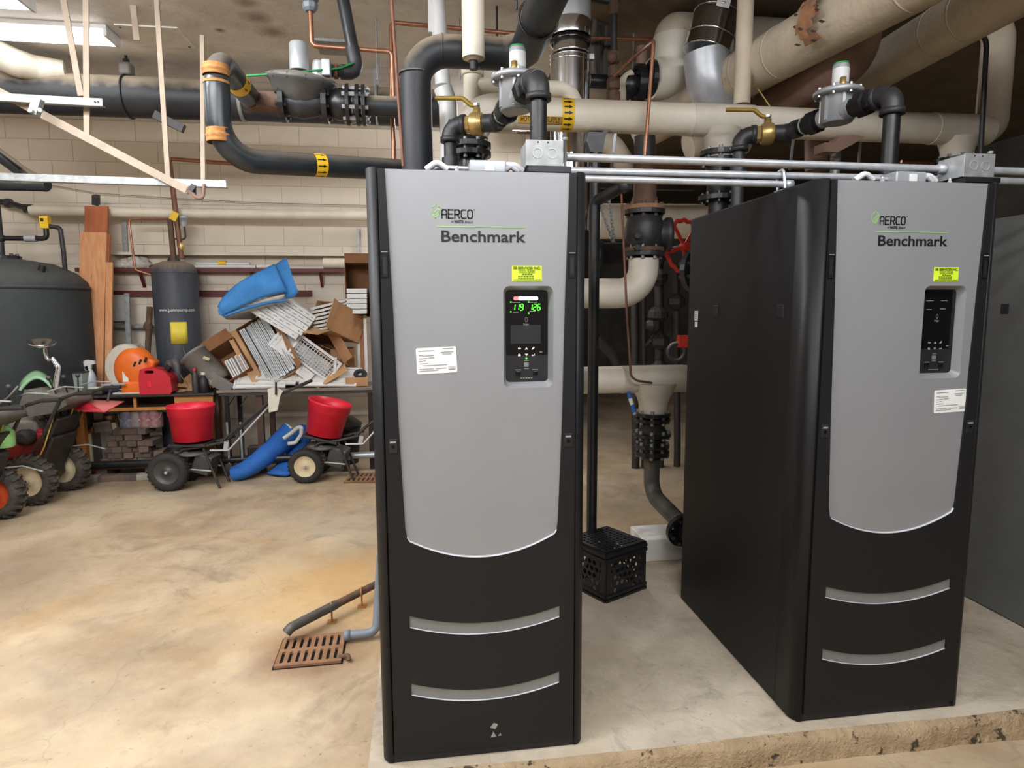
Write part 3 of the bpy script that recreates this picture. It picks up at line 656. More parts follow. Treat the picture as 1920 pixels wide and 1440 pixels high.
def arrows(mb, p, ax, r, n, k=1.0, up=(0, 0, 1), da=.42, flip=1, a0=None):
    """flow arrows printed around a pipe band, pointing along ax"""
    ax = Vector(ax).normalized(); u = (Vector(up)-ax*Vector(up).dot(ax)).normalized(); v = ax.cross(u)
    sh = [(-1, -.32), (.1, -.32), (.1, -.8), (1, 0), (.1, .8), (.1, .32), (-1, .32)]
    for i in range(n):
        a = i*da if a0 is None else a0+i*da
        vs = []
        for s, t in sh:
            b = a+t*.15; vs.append(Vector(p)+ax*(s*k*flip)+(u*math.cos(b)+v*math.sin(b))*r)
        mb.add(vs, [tuple(range(7))])
    return mb

# main black insulated pipe with its hanger
pa, pb = A(-60, 164, 3.6), A(845, 207, 3.6); pb = Vector((pb.x, pb.y, pa.z*.3+pb.z*.7)); pa.z = pb.z
rM = pr(36, A(400, 180, 3.6))
t = thing('insulated_pipe', 'thick black insulated pipe with dusty top running below the ceiling', 'pipe', (-1.5, 3.6, pb.z-rM))
MB().tube([pa, A(241, 0, 3.6)*0+Vector((A(241, 175, 3.6).x, 3.6, pb.z))], rM, 28).build('jacket', 'insul_black', t)
xs = A(241, 175, 3.6).x
MB().tube([(xs+.004, 3.6, pb.z), (A(452, 190, 3.6).x, 3.6, pb.z)], rM*1.0, 28).build('jacket', 'insul_black', t)
MB().tube([(A(452, 190, 3.6).x+.003, 3.6, pb.z), pb], rM*.97, 28).build('jacket', 'insul_black', t)
MB().lathe([(rM*.98, 0), (rM*1.01, 0), (rM*1.01, .03), (rM*.98, .03)], (A(452, 190, 3.6).x, 3.6, pb.z), (1, 0, 0), 28, caps=False).build('jacket_band', 'galv_dull', t)
t = thing('pipe_hanger', 'black threaded rod and clevis carrying the dusty black pipe', 'pipe hanger', (xs, 3.6, pb.z-rM-.02))
mb = MB(); L = [(xs, 3.6+(rM+.006)*math.sin(a), pb.z+(rM+.006)*math.cos(a)) for a in [PI*2*k/28 for k in range(28)]]; mb.tube(L, .008, 8, closed=True); mb.build('strap', 'iron_black', t)
MB().cyl((xs, 3.6, pb.z+rM), (xs, 3.6, ZC), .011, 10).build('rod', 'iron_black', t)
MB().box((xs, 3.6, pb.z+rM+.05), (.09, .11, .10)).build('saddle_block', 'gray_plastic', t, bevel=.02)
MB().lathe([(.024, 0), (.024, .02)], (xs, 3.6, pb.z+rM+.11), (0, 0, 1), 6, smooth=False).build('nut', 'iron_black', t)
# second strap on the same pipe near the vertical black pipe
p = A(707, 195, 3.6); t = thing('pipe_strap', 'galvanised strap hanger on the black pipe beside the copper line', 'pipe hanger', (p.x, 3.6, pb.z))
MB().beam((p.x, 3.6-.02, pb.z+rM-.02), (p.x, 3.6, ZC), .05, .006, up=(0, 1, 0)).build('strap', 'galv', t)
MB().tube([(p.x, 3.6+(rM+.006)*math.sin(a), pb.z+(rM+.006)*math.cos(a)) for a in [PI*2*k/24 for k in range(24)]], .01, 8, closed=True).build('loop', 'galv', t)

# gas line: comes forward, drops, turns right behind the near boiler
rG = .057
g0 = A(403, 103, 1.2); g1 = Vector((g0.x, 1.78, g0.z)); g2 = A(403, 300, 1.2); g2.x = g0.x; g3 = A(760, 319, 1.72)
t = thing('gas_pipe', 'dark steel gas pipe looping down and right, rust at its welds', 'gas pipe', (g2.x, g2.y, g2.z-rG))
MB().tube([g1, g0, g2, g3], rG, 20, fil=.16, nf=10).build('pipe_run', 'gas_pipe', t)
for y0, y1, nm in ((122, 143, 'rust_patch'), (242, 268, 'rust_patch')):
    a, b = A(403, y0, 1.2), A(403, y1, 1.2); a.x = b.x = g0.x
    n = 8; prof = [(rG+.0008, 0)]+[(rG+.0012+(.005 if k == n//2 else 0), (a-b).length*k/n) for k in range(n+1)]
    MB().lathe(prof, b, a-b, 20, caps=False).build(nm, 'rust', t)
MB().lathe([(rG+.001, 0), (rG+.001, .012)], A(403, 158, 1.2).lerp(Vector((g0.x, 1.2, A(403, 158, 1.2).z)), 1), (0, 0, 1), 20, caps=False).build('rust_patch', 'rust', t)
d = (g3-g2).normalized(); q = g2+d*((A(597, 308, 1.45).x-g2.x)/d.x)
MB().lathe([(rG+.001, -.03), (rG+.001, .03)], q, d, 24, caps=False).build('flow_tape', 'tape_yellow', t)
arrows(MB(), q, d, rG+.002, 7, .026, up=(0, 0, 1), da=.55, a0=-.4).build('flow_arrows', 'print_black', t)
q = g0.lerp(g1, .62); MB().lathe([(rG+.001, -.05), (rG+.001, .05)], q, g1-g0, 24, caps=False).build('flow_tape', 'tape_yellow', t)
arrows(MB(), q, g1-g0, rG+.002, 5, .024, up=(0, 0, 1), da=.7, a0=-.5).build('flow_arrows', 'print_black', t)

# big gas regulator and the flanged run after it
rc = A(566, 190, 1.85); zl = rc.z; X = Vector((1, 0, 0))
ax = A(690, 208, 1.85)-A(480, 190, 1.85); ax.z = 0; ax.normalize()
def on(px): q = A(px, 200, 1.85); return Vector((q.x, 1.85, zl-.01))
t = thing('gas_regulator', 'large grey dome-topped gas pressure regulator bolted between black flanges', 'gas regulator', (rc.x, 1.85, zl-.09))
MB().tube([g1+Vector((0, .04, 0)), Vector((g1.x, 1.85, zl-.01)), on(526)], .056, 18, fil=.08).build('inlet_elbow', 'rust_dark', t)
mb = MB(); flange(mb, on(527), X, .108, .028, 8, .010); mb.build('flange', 'iron_black', t)
mb = MB(); flange(mb, on(606), X, .108, .028, 8, .010); mb.build('flange', 'iron_black', t)
MB().lathe([(.055, 0), (.075, .05), (.085, .11), (.075, .17), (.055, .24)], on(530), X, 20).build('valve_body', 'iron_gray', t)
MB().lathe([(.05, 0), (.06, .05), (.10, .10)], on(563)+Vector((0, 0, .02)), (.06, -.1, 1), 20).build('neck', 'iron_gray', t)
dc = A(566, 150, 1.85); dax = Vector((.10, -.20, 1)).normalized()
MB().lathe([(.06, -.15), (.10, -.125), (.15, -.075), (.178, -.02), (.194, -.008), (.194, .008), (.17, .02), (.10, .036), (0, .04)], dc, dax, 36).build('diaphragm_case', 'reg_gray', t)
bolt_parts(t, dc, dax, .186, .0, 12, .008, 'iron_gray')
s0 = A(561, 133, 1.85); MB().lathe([(.052, 0), (.052, .14), (.045, .15), (.012, .15), (.012, .162), (0, .162)], s0, (.02, 0, 1), 24).build('spring_tower', 'alu', t)
s1 = A(598, 140, 1.85); MB().lathe([(.04, -.03), (.04, .055), (.034, .07), (0, .075)], s1, (.1, 0, 1), 20).build('pilot_cap', 'alu', t)
MB().box(A(612, 128, 1.83), (.05, .05, .09)).build('pilot_body', 'alu', t, bevel=.008)
t = thing('flanged_check_valve', 'black flanged check valve on the gas line beside the domed regulator', 'valve', on(640)-Vector((0, 0, .1)))
MB().lathe([(.056, 0), (.085, .05), (.09, .09), (.075, .13)], on(614), X, 20).build('valve_body', 'iron_black', t)
for px in (650, 668, 680):
    mb = MB(); flange(mb, on(px), X, .112, .020, bolt=False); mb.build('flange', 'iron_black', t); bolt_parts(t, on(px), X, .09, .02, 8, .011, 'galv')
for k in range(4): MB().cyl(on(644)+Vector((0, -.088*math.cos(.5+k*.6), .088*math.sin(.5+k*.6))), on(694)+Vector((0, -.088*math.cos(.5+k*.6), .088*math.sin(.5+k*.6))), .008, 6).build('stud', 'galv', t)
MB().tube([on(688), on(800)], .056, 18).build('outlet_pipe', 'insul_black', t)
t = thing('vent_pipe', 'straight dark vent pipe dropping from the ceiling into the domed regulator', 'pipe', A(672, 140, 1.95))
MB().tube([A(632, -60, 1.95), A(670, 137, 1.95), A(616, 132, 1.88)], .036, 16, fil=.05).build('pipe_run', 'gas_pipe', t)
MB().tube([A(660, 90, 1.95), A(670, 137, 1.95), A(640, 135, 1.91)], .042, 16, fil=.055).build('elbow', 'iron_gray', t)
MB().lathe([(.042, -.01), (.042, .01)], A(630, 134, 1.9), (1, 0, 0), 16).build('bushing', 'copper_old', t)
tag(MB().tube([A(460, 142, 1.8), A(540, 137, 1.72), A(640, 128, 1.86), A(662, 118, 1.9)], .006, 6, fil=.2).build('ground_wire', 'green_wire'), 'green ground wire strung past the domed regulator', 'wire')

# vertical black insulated pipe, elbow and the run towards the viewer
rS = .078
s0, s1, s2 = A(778, 330, 1.3), A(778, 93, 1.3), A(965, 95, 1.3); s2.z = s1.z; s0.x = s1.x; s0.z = 2.12
t = thing('insulated_pipe', 'black insulated pipe rising behind the near boiler and bending right', 'pipe', (s0.x, s0.y, 2.12))
MB().tube([s0, s1, s2], rS, 24, fil=.16, nf=10).build('jacket', 'insul_black', t)
for p, a in ((A(778, 140, 1.3), (0, 0, 1)), (A(828, 95, 1.3), (1, 0, 0))):
    p = Vector((s1.x, 1.3, p.z)) if a[2] else Vector((p.x, 1.3, s1.z)); mb = MB(); band(mb, p, a, rS-.001, .008, .005); mb.build('seam', 'insul_black', t)
t = thing('insulated_pipe', 'black insulated pipe running overhead towards the viewer beside the steel flue', 'pipe', (s2.x, .5, s2.z-rS))
MB().tube([s2-Vector((.07, 0, 0)), s2+Vector((.05, 0, 0)), s2+Vector((.045, -1.6, 0))], rS*1.04, 24, fil=.11, nf=8).build('jacket', 'insul_black', t)
MB().ball(s2+Vector((.0, .0, 0)), rS*1.24, 20).build('elbow_cover', 'insul_black', t)
q = s2+Vector((.045, -.42, 0))
MB().tube([(q.x+(rS+.01)*math.sin(a), q.y, q.z+(rS+.01)*math.cos(a)) for a in [PI*2*k/24 for k in range(24)]], .006, 6, closed=True).build('hanger_ring', 'iron_black', t)
MB().cyl(q+Vector((-rS-.02, 0, .03)), q+Vector((-rS-.03, 0, ZC-q.z)), .006, 8).build('hanger_rod', 'iron_black', t)

# white risers
t = thing('insulated_riser', 'cream insulated riser dropping from the ceiling in front of the black pipe', 'pipe', A(887, 118, 1.15))
a, b = A(888, 110, 1.15), A(887, 0, 1.15); b.x = a.x; b.z = ZC
MB().tube([a, b], .054, 20).build('jacket', 'insul_cream', t)
MB().lathe([(.03, 0), (.045, .01), (.053, .012)], a-Vector((0, 0, .012)), (0, 0, 1), 20).build('end_collar', 'insul_beige', t)
MB().cyl(a, a-Vector((0, 0, .05)), .02, 12).build('stub', 'iron_gray', t)
a = A(886, 145, 1.7); 
t = thing('insulated_tee', 'cream insulated tee standing on the hot water header with a side branch', 'pipe', (a.x, 1.7, 2.8))
MB().tube([(a.x, 1.7, 2.78), (a.x, 1.7, A(886, 130, 1.7).z)], .052, 20).build('riser', 'insul_cream', t)
MB().lathe([(.052, 0), (.064, .0), (.064, .07), (.05, .07)], (a.x, 1.7, A(886, 142, 1.7).z), (0, 0, 1), 20).build('collar', 'insul_cream', t)
zb = A(920, 162, 1.7).z; MB().tube([(a.x, 1.7, zb), (A(1078, 166, 1.7).x, 1.7, zb), (A(1078, 166, 1.7).x, 1.7, 2.78)], .045, 18, fil=.09).build('branch', 'insul_cream', t)
t = thing('drain_pipe', 'smooth white plastic pipe dropping past the black elbow', 'pipe', A(828, 250, 2.0))
x0 = A(830, 150, 2.0).x
MB().tube([(x0-.03, 2.0, ZC), (x0, 2.0, A(830, 160, 2).z)], .046, 18).build('upper_pipe', 'pvc_white', t)
MB().tube([(x0, 2.0, A(830, 165, 2).z), (x0+.03, 2.0, A(830, 195, 2).z), (x0+.03, 2.0, 2.2)], .056, 18, fil=.06).build('lower_pipe', 'pvc_white', t)
MB().box(A(809, 25, 2.0), (.04, .03, .22)).build('strap', 'white_metal', t, bevel=.004)

# hot water header
HZ = 2.742; rH = .088; HY = 1.6
xl, xm, xr, xe = A(882, 270, HY).x, A(1350, 280, HY).x, A(1795, 280, HY).x, A(1862, 200, HY).x
t = thing('hot_water_header', 'cream insulated hot water header crossing behind the boilers with flow arrows', 'pipe', (xm, HY, HZ-rH))
MB().tube([(xl, HY, 2.60), (xl, HY, HZ), (A(960, 200, HY).x, HY, HZ)], rH*1.12, 26, fil=.15, nf=10).build('end_elbow', 'insul_white', t)
MB().tube([(A(955, 200, HY).x, HY, HZ), (A(1318, 230, HY).x, HY, HZ)], rH, 26).build('jacket', 'insul_cream', t)
def tee(x, parent, mat='insul_white'):
    mb = MB(); mb.tube([(x-.19, HY, HZ), (x+.19, HY, HZ)], rH*1.05, 26)
    mb.lathe([(rH*1.35, 0), (rH*1.18, -.03), (rH*1.05, -.07), (rH*1.0, -.10), (rH*.98, -.18)], (x, HY, HZ-rH*.62), (0, 0, 1), 26)
    return mb.build('tee_cover', mat, parent)
tee(xm, t)
MB().tube([(xm+.17, HY, HZ), (xr-.16, HY, HZ)], rH, 26).build('jacket', 'insul_cream', t)
tee(xr, t, 'insul_cream')
MB().tube([(xr+.15, HY, HZ), (xe, HY, HZ), (xe, HY, 3.42), (xe-.2, HY+1.2, 3.42)], rH*1.0, 24, fil=.16, nf=8).build('riser', 'insul_beige', t)
q = Vector((A(1060, 220, HY).x, HY, HZ))
MB().lathe([(rH+.001, -.035), (rH+.001, .035)], q, (1, 0, 0), 28, caps=False).build('flow_tape', 'tape_yellow', t)
arrows(MB(), q, (1, 0, 0), rH+.0022, 9, .024, up=(0, 0, 1), da=.36, a0=-.1).build('flow_arrows', 'print_black', t)
# the printed pipe marker, wrapped on the lower front of the jacket
def wraptext(mb, s, x, ang, size, r, width):
    tmp = MB(); textmesh(tmp, s, size, (0, 0, 0), (1, 0, 0), (0, 1, 0), (0, 0, 1), width=width)
    mb.add([(x+v.x, HY-(r+v.z)*math.sin(ang-v.y/r), HZ-(r+v.z)*-math.cos(ang-v.y/r)) for v in tmp.v], tmp.f)
mx0, mx1 = A(968, 240, HY).x, A(1050, 240, HY).x
mb = MB(); n = 8; G = [[(x, HY-(rH+.001)*math.sin(a), HZ+(rH+.001)*math.cos(a)) for a in [1.95+.5*k/n for k in range(n+1)]] for x in (mx0, mx1)]
mb.sheet(G, .0008); mb.build('marker_tape', 'tape_orange', t)
mb = MB(); wraptext(mb, 'HOT WATER SUPPLY', mx0+.015, 2.30, .042, rH+.002, mx1-mx0-.03); mb.build('marker_print', 'print_black', t)
for x in (xl, xm, xr):
    f = thing('flange_set', {0: 'dark flange pair under the header elbow above the near boiler', 1: 'dark flange pair under the header tee above the middle boiler', 2: 'dark flange pair under the header tee at the end boiler'}[(xl, xm, xr).index(x)], 'flange', (x, HY, 2.3), 'flange pairs under the header')
    for z in (2.545, 2.50): mb = MB(); flange(mb, (x, HY, z), (0, 0, 1), .115, .026, bolt=False); mb.build('flange', 'iron_black', f); bolt_parts(f, (x, HY, z), (0, 0, 1), .09, .026, 8, .011, 'galv_dull')
    MB().lathe([(.06, 0), (.07, .05), (.07, .15), (.06, .2)], (x, HY, 2.31), (0, 0, 1), 18).build('valve_body', 'iron_black', f)
    mb = MB(); flange(mb, (x, HY, 2.29), (0, 0, 1), .115, .026, 8, .011); mb.build('flange', 'iron_black', f)
    MB().tube([(x, HY, 2.29), (x, HY, 1.9)], .057, 16).build('drop_pipe', 'iron_black', f)
# header stands
for px, lab in ((1117, 'black post with a yoke holding up the hot water header beside the near boiler'), (1575, 'bent steel saddle bracket under the hot water header above the middle boiler')):
    x = A(px, 240, HY).x; f = thing('pipe_stand', lab, 'pipe stand', (x, HY, 0))
    if px < 1200:
        MB().cyl((x, HY+.0, 0.1), (x, HY, HZ-rH-.06), .030, 16).build('post', 'iron_black', f)
        MB().plate([[(-.035, -.11), (.035, -.11), (.05, -.02), (.075, .02), (.05, .02), (.03, 0), (-.05, 0), (-.06, -.05)]], (x, HY-.03, HZ-rH-.005), (1, 0, 0), (0, 0, 1), (0, 1, 0), .06).build('yoke', 'iron_black', f)
    else:
        MB().cyl((x+.05, HY+.1, .1), (x+.05, HY+.1, HZ-rH-.03), .03, 12).build('post', 'galv_dull', f)
        MB().plate([[(-.16, -.09), (-.07, -.09), (.02, -.045), (.09, 0), (.02, .01), (-.06, 0), (-.10, -.04), (-.16, -.04)]], (x, HY-.10, HZ-rH), (1, 0, 0), (0, 0, 1), (0, 1, 0), .1).build('yoke', 'insul_brown', f)

# ------------------------------------------------------------------ gas trains on the boilers
def gas_train(ox, label):
    t = thing('gas_train', label, 'gas valve train', (0, 0, 0), 'gas trains over the boilers')
    Z = Vector((0, 0, 1)); zz = 2.565
    e0 = Vector((.325, 1.23, zz)); v0 = Vector((.455, 1.185, zz)); te = Vector((.545, 1.15, zz)); fe = Vector((.637, .5, zz)); d1 = (te-e0).normalized(); d2 = (fe-te).normalized()
    MB().tube([(e0.x, e0.y, 2.15), (e0.x, e0.y, zz-.06)], .031, 16).build('inlet_riser', 'iron_gray', t)
    MB().lathe([(.042, 0), (.042, .05)], (e0.x, e0.y, 2.36), Z, 16).build('coupling', 'iron_gray', t)
    MB().tube([e0-Z*.075, e0, e0+d1*.075], .042, 18, fil=.06).build('rear_elbow', 'iron_gray', t)
    for p, a in ((e0-Z*.07, Z), (e0+d1*.07, d1)): MB().lathe([(.044, -.012), (.048, -.012), (.048, .012), (.044, .012)], p, a, 18).build('elbow_lip', 'iron_gray', t)
    MB().tube([e0, te], .030, 16).build('nipple', 'iron_black', t)
    bv = MB().lathe([(.034, -.065), (.042, -.06), (.042, -.035), (.036, -.034), (.05, -.018), (.052, 0), (.05, .018), (.036, .034), (.042, .035), (.042, .06), (.034, .065)], v0, d1, 8, smooth=False).build('ball_valve', 'brass', t)
    MB().lathe([(.05, -.03), (.056, -.015), (.056, .015), (.05, .03)], v0, d1, 20).build('valve_ball_body', 'brass', bv)
    MB().lathe([(.018, .04), (.018, .075), (.012, .075), (.012, .09)], v0, Z, 12).build('valve_stem', 'brass', bv)
    h = MB().tube([v0+Z*.085, v0+Z*.09-d1*.03, v0+Z*.125-d1*.07, v0+Z*.135-d1*.21], [.011, .011, .011, .011], 8, fil=.03); h.build('valve_handle', 'handle_yellow', bv)
    MB().lathe([(.018, 0), (.018, .012)], v0+Z*.083, Z, 6, smooth=False).build('handle_nut', 'galv', bv)
    MB().tube([te-d1*.06, te+d1*.02], .042, 16).build('tee_body', 'iron_gray', t)
    MB().ball(te, .045, 16).build('tee_ball', 'iron_gray', t)
    MB().tube([te, fe], .030, 16).build('train_pipe', 'iron_black', t)
    L = (fe-te).length
    for s in (.30, .76):
        c = te+d2*L*s
        MB().lathe([(.04, -.07), (.044, -.06), (.044, -.025), (.058, -.022), (.058, .022), (.044, .025), (.044, .05), (.04, .055)], c, d2, 8, smooth=False).build('union', 'iron_black', t)
        MB().lathe([(.045, -.004), (.046, 0), (.045, .004)], c-d2*.062, d2, 16).build('thread_sealant', 'bucket_green', t)
    MB().lathe([(.045, -.02), (.045, .02)], te+d2*.07, d2, 16).build('coupling', 'iron_gray', t)
    rc = te+d2*L*.52; n = d2.cross(Z).normalized()
    rg = MB().tube([rc-d2*.09, rc+d2*.09], .045, 18).build('regulator_body', 'alu', t)
    MB().lathe([(.06, -.045), (.07, -.04), (.07, .075), (.075, .08)], rc, Z, 20).build('regulator_case', 'alu', rg)
    MB().lathe([(.075, .078), (.105, .08), (.108, .088), (.108, .098), (.09, .108), (.045, .114)], rc, Z, 28).build('regulator_rim', 'alu', rg)
    for k in range(8): a = PI*2*k/8; MB().lathe([(.007, .07), (.007, .112)], rc+Vector((.094*math.cos(a), .094*math.sin(a), 0)), Z, 6, smooth=False).build('case_bolt', 'galv', rg)
    for k in range(6): a = PI*2*k/6+.3; MB().box(rc+Vector((.070*math.cos(a), .070*math.sin(a), .02)), (.012, .012, .11), rotz(a)).build('case_rib', 'alu', rg)
    MB().lathe([(.036, .11), (.036, .215), (.032, .222), (.0, .222)], rc+n*-.01, Z, 20).build('spring_tower', 'alu', rg)
    MB().lathe([(.0365, .135), (.0365, .20)], rc+n*-.01, Z, 20, caps=False).build('tower_label', 'print_gray' if 0 else 'label_white', rg)
    MB().lathe([(.034, .2215), (.034, .226), (0, .226)], rc+n*-.01, Z, 20).build('tower_cap', 'green_label', rg)
    MB().lathe([(.014, .11), (.014, .145), (.01, .147)], rc+d2*.05+n*.02, Z, 10).build('vent_plug', 'brass', rg)
    MB().tube([fe-d2*.085, fe, fe-Z*.085], .044, 18, fil=.06).build('front_elbow', 'iron_gray', t)
    for p, a in ((fe-d2*.08, d2), (fe-Z*.08, Z)): MB().lathe([(.046, -.012), (.050, -.012), (.050, .012), (.046, .012)], p, a, 18).build('elbow_lip', 'iron_gray', t)
    MB().tube([fe-Z*.05, (fe.x, fe.y, 2.11)], .0335, 18).build('drop_pipe', 'iron_black', t)
    t.location = (ox, 0, 0); return t
gas_train(0, 'gas valve train with brass ball valve above the near boiler')
gas_train(1.524, 'gas valve train with brass ball valve above the middle boiler')

# ------------------------------------------------------------------ junction boxes and conduits
def jbox(ox, label):
    t = thing('junction_box', label, 'junction box', (0, 0, 0), 'square steel junction boxes on the boilers')
    MB().box2((.512, .035, 2.128), (.632, .155, 2.206)).build('box', 'galv', t, bevel=.003)
    MB().box2((.510, .032, 2.126), (.634, .0355, 2.208)).build('cover', 'galv_dull', t, bevel=.002)
    for x in (.548, .596): MB().plate([circ(x, 2.166, .0165, 20), circ(x, 2.166, .0145, 20)], (0, .030, 0), (1, 0, 0), (0, 0, 1), (0, 1, 0), .002).build('knockout_ring', 'galv', t)
    for x in (.550, .582): MB().plate([circ(x, 2.200, .003, 8)], (0, .0312, 0), (1, 0, 0), (0, 0, 1), (0, 1, 0), .001).build('screw_hole', 'print_black', t)
    MB().box2((.52, .03, 2.108), (.66, .15, 2.126)).build('mounting_plate', 'iron_black', t)
    MB().lathe([(.005, 0), (.005, .11), (.009, .11), (.009, .118)], (.648, .07, 2.108), (0, 0, 1), 8).build('mounting_stud', 'galv', t)
    t.location = (ox, 0, 0); return t
jbox(0, 'steel junction box with two round knockouts on the near boiler')
jbox(1.524+.06, 'steel junction box with two round knockouts on the middle boiler')
def conduit(pts, r, label, mat='galv', fil=.08):
    t = thing('conduit', label, 'conduit', pts[0], 'steel conduits between the boilers')
    MB().tube(pts, r, 14, fil=fil).build('tube', mat, t)
    d = (Vector(pts[1])-Vector(pts[0])).normalized(); MB().lathe([(r, 0), (r*1.35, 0), (r*1.35, .03), (r, .03)], Vector(pts[0]), d, 12).build('connector', 'galv', t)
    d2 = (Vector(pts[-2])-Vector(pts[-1])).normalized(); MB().lathe([(r, 0), (r*1.35, 0), (r*1.35, .03), (r, .03)], Vector(pts[-1]), d2, 12).build('connector', 'galv', t)
    return t
conduit([(.634, .12, 2.176), (2.096, .12, 2.170)], .0135, 'topmost steel conduit joining the two junction boxes')
conduit([(.68, .32, 2.172), (2.9, .32, 2.176)], .014, 'middle steel conduit just below the topmost one')
conduit([(.69, .30, 2.142), (1.60, .30, 2.138)], .0125, 'lowest and shortest steel conduit ending at the strut clip')
conduit([(2.216, .12, 2.170), (3.56, .12, 2.165)], .0135, 'steel conduit leaving the second junction box towards the end boiler')
t = thing('strut_clip', 'small galvanised conduit clip on the edge of the middle boiler', 'clip', (1.56, .31, 2.107))
MB().box2((1.55, .285, 2.107), (1.575, .345, 2.118)).build('clip_base', 'galv', t); MB().tube([(1.562, .335, 2.11), (1.562, .345, 2.19), (1.562, .30, 2.196), (1.562, .285, 2.12)], .006, 6, fil=.02).build('clip_loop', 'galv', t)
x = A(1850, 200, 1.2); 
t = thing('conduit', 'dark thin conduit rising beside the cream riser to a small box', 'conduit', A(1842, 296, 1.2))
MB().tube([A(1838, 300, 1.2), A(1852, 45, 1.2), A(1815, 58, 1.2)], .013, 10, fil=.09).build('tube', 'iron_gray', t)
MB().box(A(1810, 55, 1.2), (.085, .06, .06), eul(0, -.5, 0)).build('end_box', 'galv', t, bevel=.004)
MB().cyl(A(1806, 62, 1.2), A(1804, 102, 1.2), .009, 8).build('rod', 'insul_brown', t)
# ------------------------------------------------------------------ flues, big beige pipes, copper lines
def simple_pipe(name, label, cat, pts, r, mat, fil=.08, seg=16, group=None, nf=6):
    return tag(MB().tube(pts, r, seg, fil=fil, nf=nf).build(name, mat), label, cat, group)
Zv = Vector((0, 0, 1)); Xv = Vector((1, 0, 0)); Yv = Vector((0, 1, 0))
YF1 = 1.98
x = A(1069, 100, YF1).x; zz = lambda py: A(1069, py, YF1).z
r = pr(38, A(1069, 100, YF1))
t = thing('flue', 'shiny stainless flue stack with stepped joints rising behind the header', 'flue', (x, YF1, 2.2), 'stainless flues')
MB().lathe([(r, 0), (r, ZC-zz(48))], (x, YF1, zz(48)), Zv, 32).build('upper_section', 'alu', t)
MB().lathe([(r*1.02, 0), (r*1.04, .01), (r*1.04, zz(45)-zz(72)), (r, zz(45)-zz(72)+.01)], (x, YF1, zz(72)), Zv, 32).build('collar', 'chrome', t)
MB().lathe([(r*.9, 0), (r*1.0, .0), (r*1.02, .02), (r*.9, .035)], (x, YF1, zz(84)), Zv, 32).build('joint_ring', 'gloss_black', t)
MB().lathe([(r*.98, zz(112)-zz(190)), (r*.86, zz(98)-zz(190)), (r*.84, zz(82)-zz(190))], (x, YF1, zz(190)), Zv, 32, caps=False).build('reducer', 'chrome', t)
MB().lathe([(r*.98, 2.15-zz(112)), (r*.98, 0)], (x, YF1, zz(112)), Zv, 32).build('lower_section', 'chrome', t)
for py in (105, 112, 120): MB().lathe([(r*.98, 0), (r*1.01, .003), (r*1.01, .009), (r*.98, .012)], (x, YF1, zz(py)), Zv, 32, caps=False).build('clamp_band', 'chrome', t)
MB().box((x+r*.95, YF1-.05, zz(112)), (.03, .04, .03)).build('clamp_buckle', 'galv', t)
YF2 = 2.0; r2 = pr(44, A(1340, 80, YF2))
f0, f1, f2, f3 = A(1372, -60, YF2), A(1325, 100, YF2), A(1330, 155, YF2), A(1372, 215, YF2+.05)
t = thing('flue', 'tilted stainless flue elbow with a white label behind the header', 'flue', f3, 'stainless flues')
MB().tube([f0, f1], r2, 28).build('upper_section', 'chrome', t)
MB().tube([f1, f2, f3], r2*.97, 28, fil=.12).build('elbow', 'alu', t)
d = (f1-f0).normalized()
for k in (.55, .82, .99): MB().lathe([(r2, -.006), (r2*1.03, -.004), (r2*1.03, .004), (r2, .006)], f0.lerp(f1, k), d, 28, caps=False).build('seam_ring', 'chrome', t)
q = f0.lerp(f1, .55); n_ = Vector((-.25, -1, 0)); n_ = (n_-d*n_.dot(d)).normalized(); u_ = d.cross(n_).normalized()
MB().plate([[(-.04, -.028), (.04, -.028), (.04, .028), (-.04, .028)]], q+n_*(r2+.002), u_, -d, n_, .001).build('paper_label', 'label_white', t)

Y3 = 2.3
r3 = pr(36, A(1262, 90, Y3)); a = A(1262, 90, Y3)
zt = min(A(1262, 38, Y3).z, ZC-r3-.02)
t = thing('insulated_pipe', 'glossy white insulated pipe with two bends beside the tilted flue', 'pipe', (a.x, Y3, A(1245, 160, Y3).z-.1))
MB().tube([(A(1620, 30, Y3).x, Y3, zt), (a.x, Y3, zt), (a.x, Y3, A(1262, 72, Y3).z)], r3, 24, fil=.16, nf=8).build('upper_jacket', 'insul_beige', t)
MB().tube([(a.x, Y3, A(1262, 70, Y3).z), (a.x, Y3, A(1250, 152, Y3).z), (A(1216, 152, Y3).x, Y3-.04, A(1216, 152, Y3).z)], r3*1.04, 24, fil=.14, nf=8).build('lower_jacket', 'insul_white', t)
mb = MB(); flange(mb, (A(1212, 155, Y3).x, Y3-.04, A(1216, 152, Y3).z), Xv, .12, .03, 8, .01); mb.build('flange', 'iron_black', t)
t = thing('circulator_pump', 'dark circulator pump and valves half hidden behind the header', 'pump', A(1180, 190, 2.35))
mb = MB(); flange(mb, A(1190, 158, 2.35), Xv, .13, .05, 8, .012); mb.build('flange', 'iron_black', t)
MB().lathe([(.05, 0), (.09, .04), (.09, .12), (.05, .15)], A(1160, 160, 2.35), Xv, 18).build('volute', 'iron_black', t)
MB().cyl(A(1105, 152, 2.35), A(1170, 155, 2.35), .045, 14).build('motor', 'iron_black', t)
MB().tube([A(1166, 190, 2.3), A(1166, 150, 2.3), A(1185, 138, 2.3)], .03, 12, fil=.08).build('bypass_bend', 'insul_beige', t)
t = thing('iron_riser', 'rusty iron riser with two stacked valves above the header', 'pipe', A(1149, 190, 2.2))
MB().tube([A(1151, 190, 2.2), A(1151, -10, 2.2)], .022, 12).build('pipe_run', 'iron_gray', t)
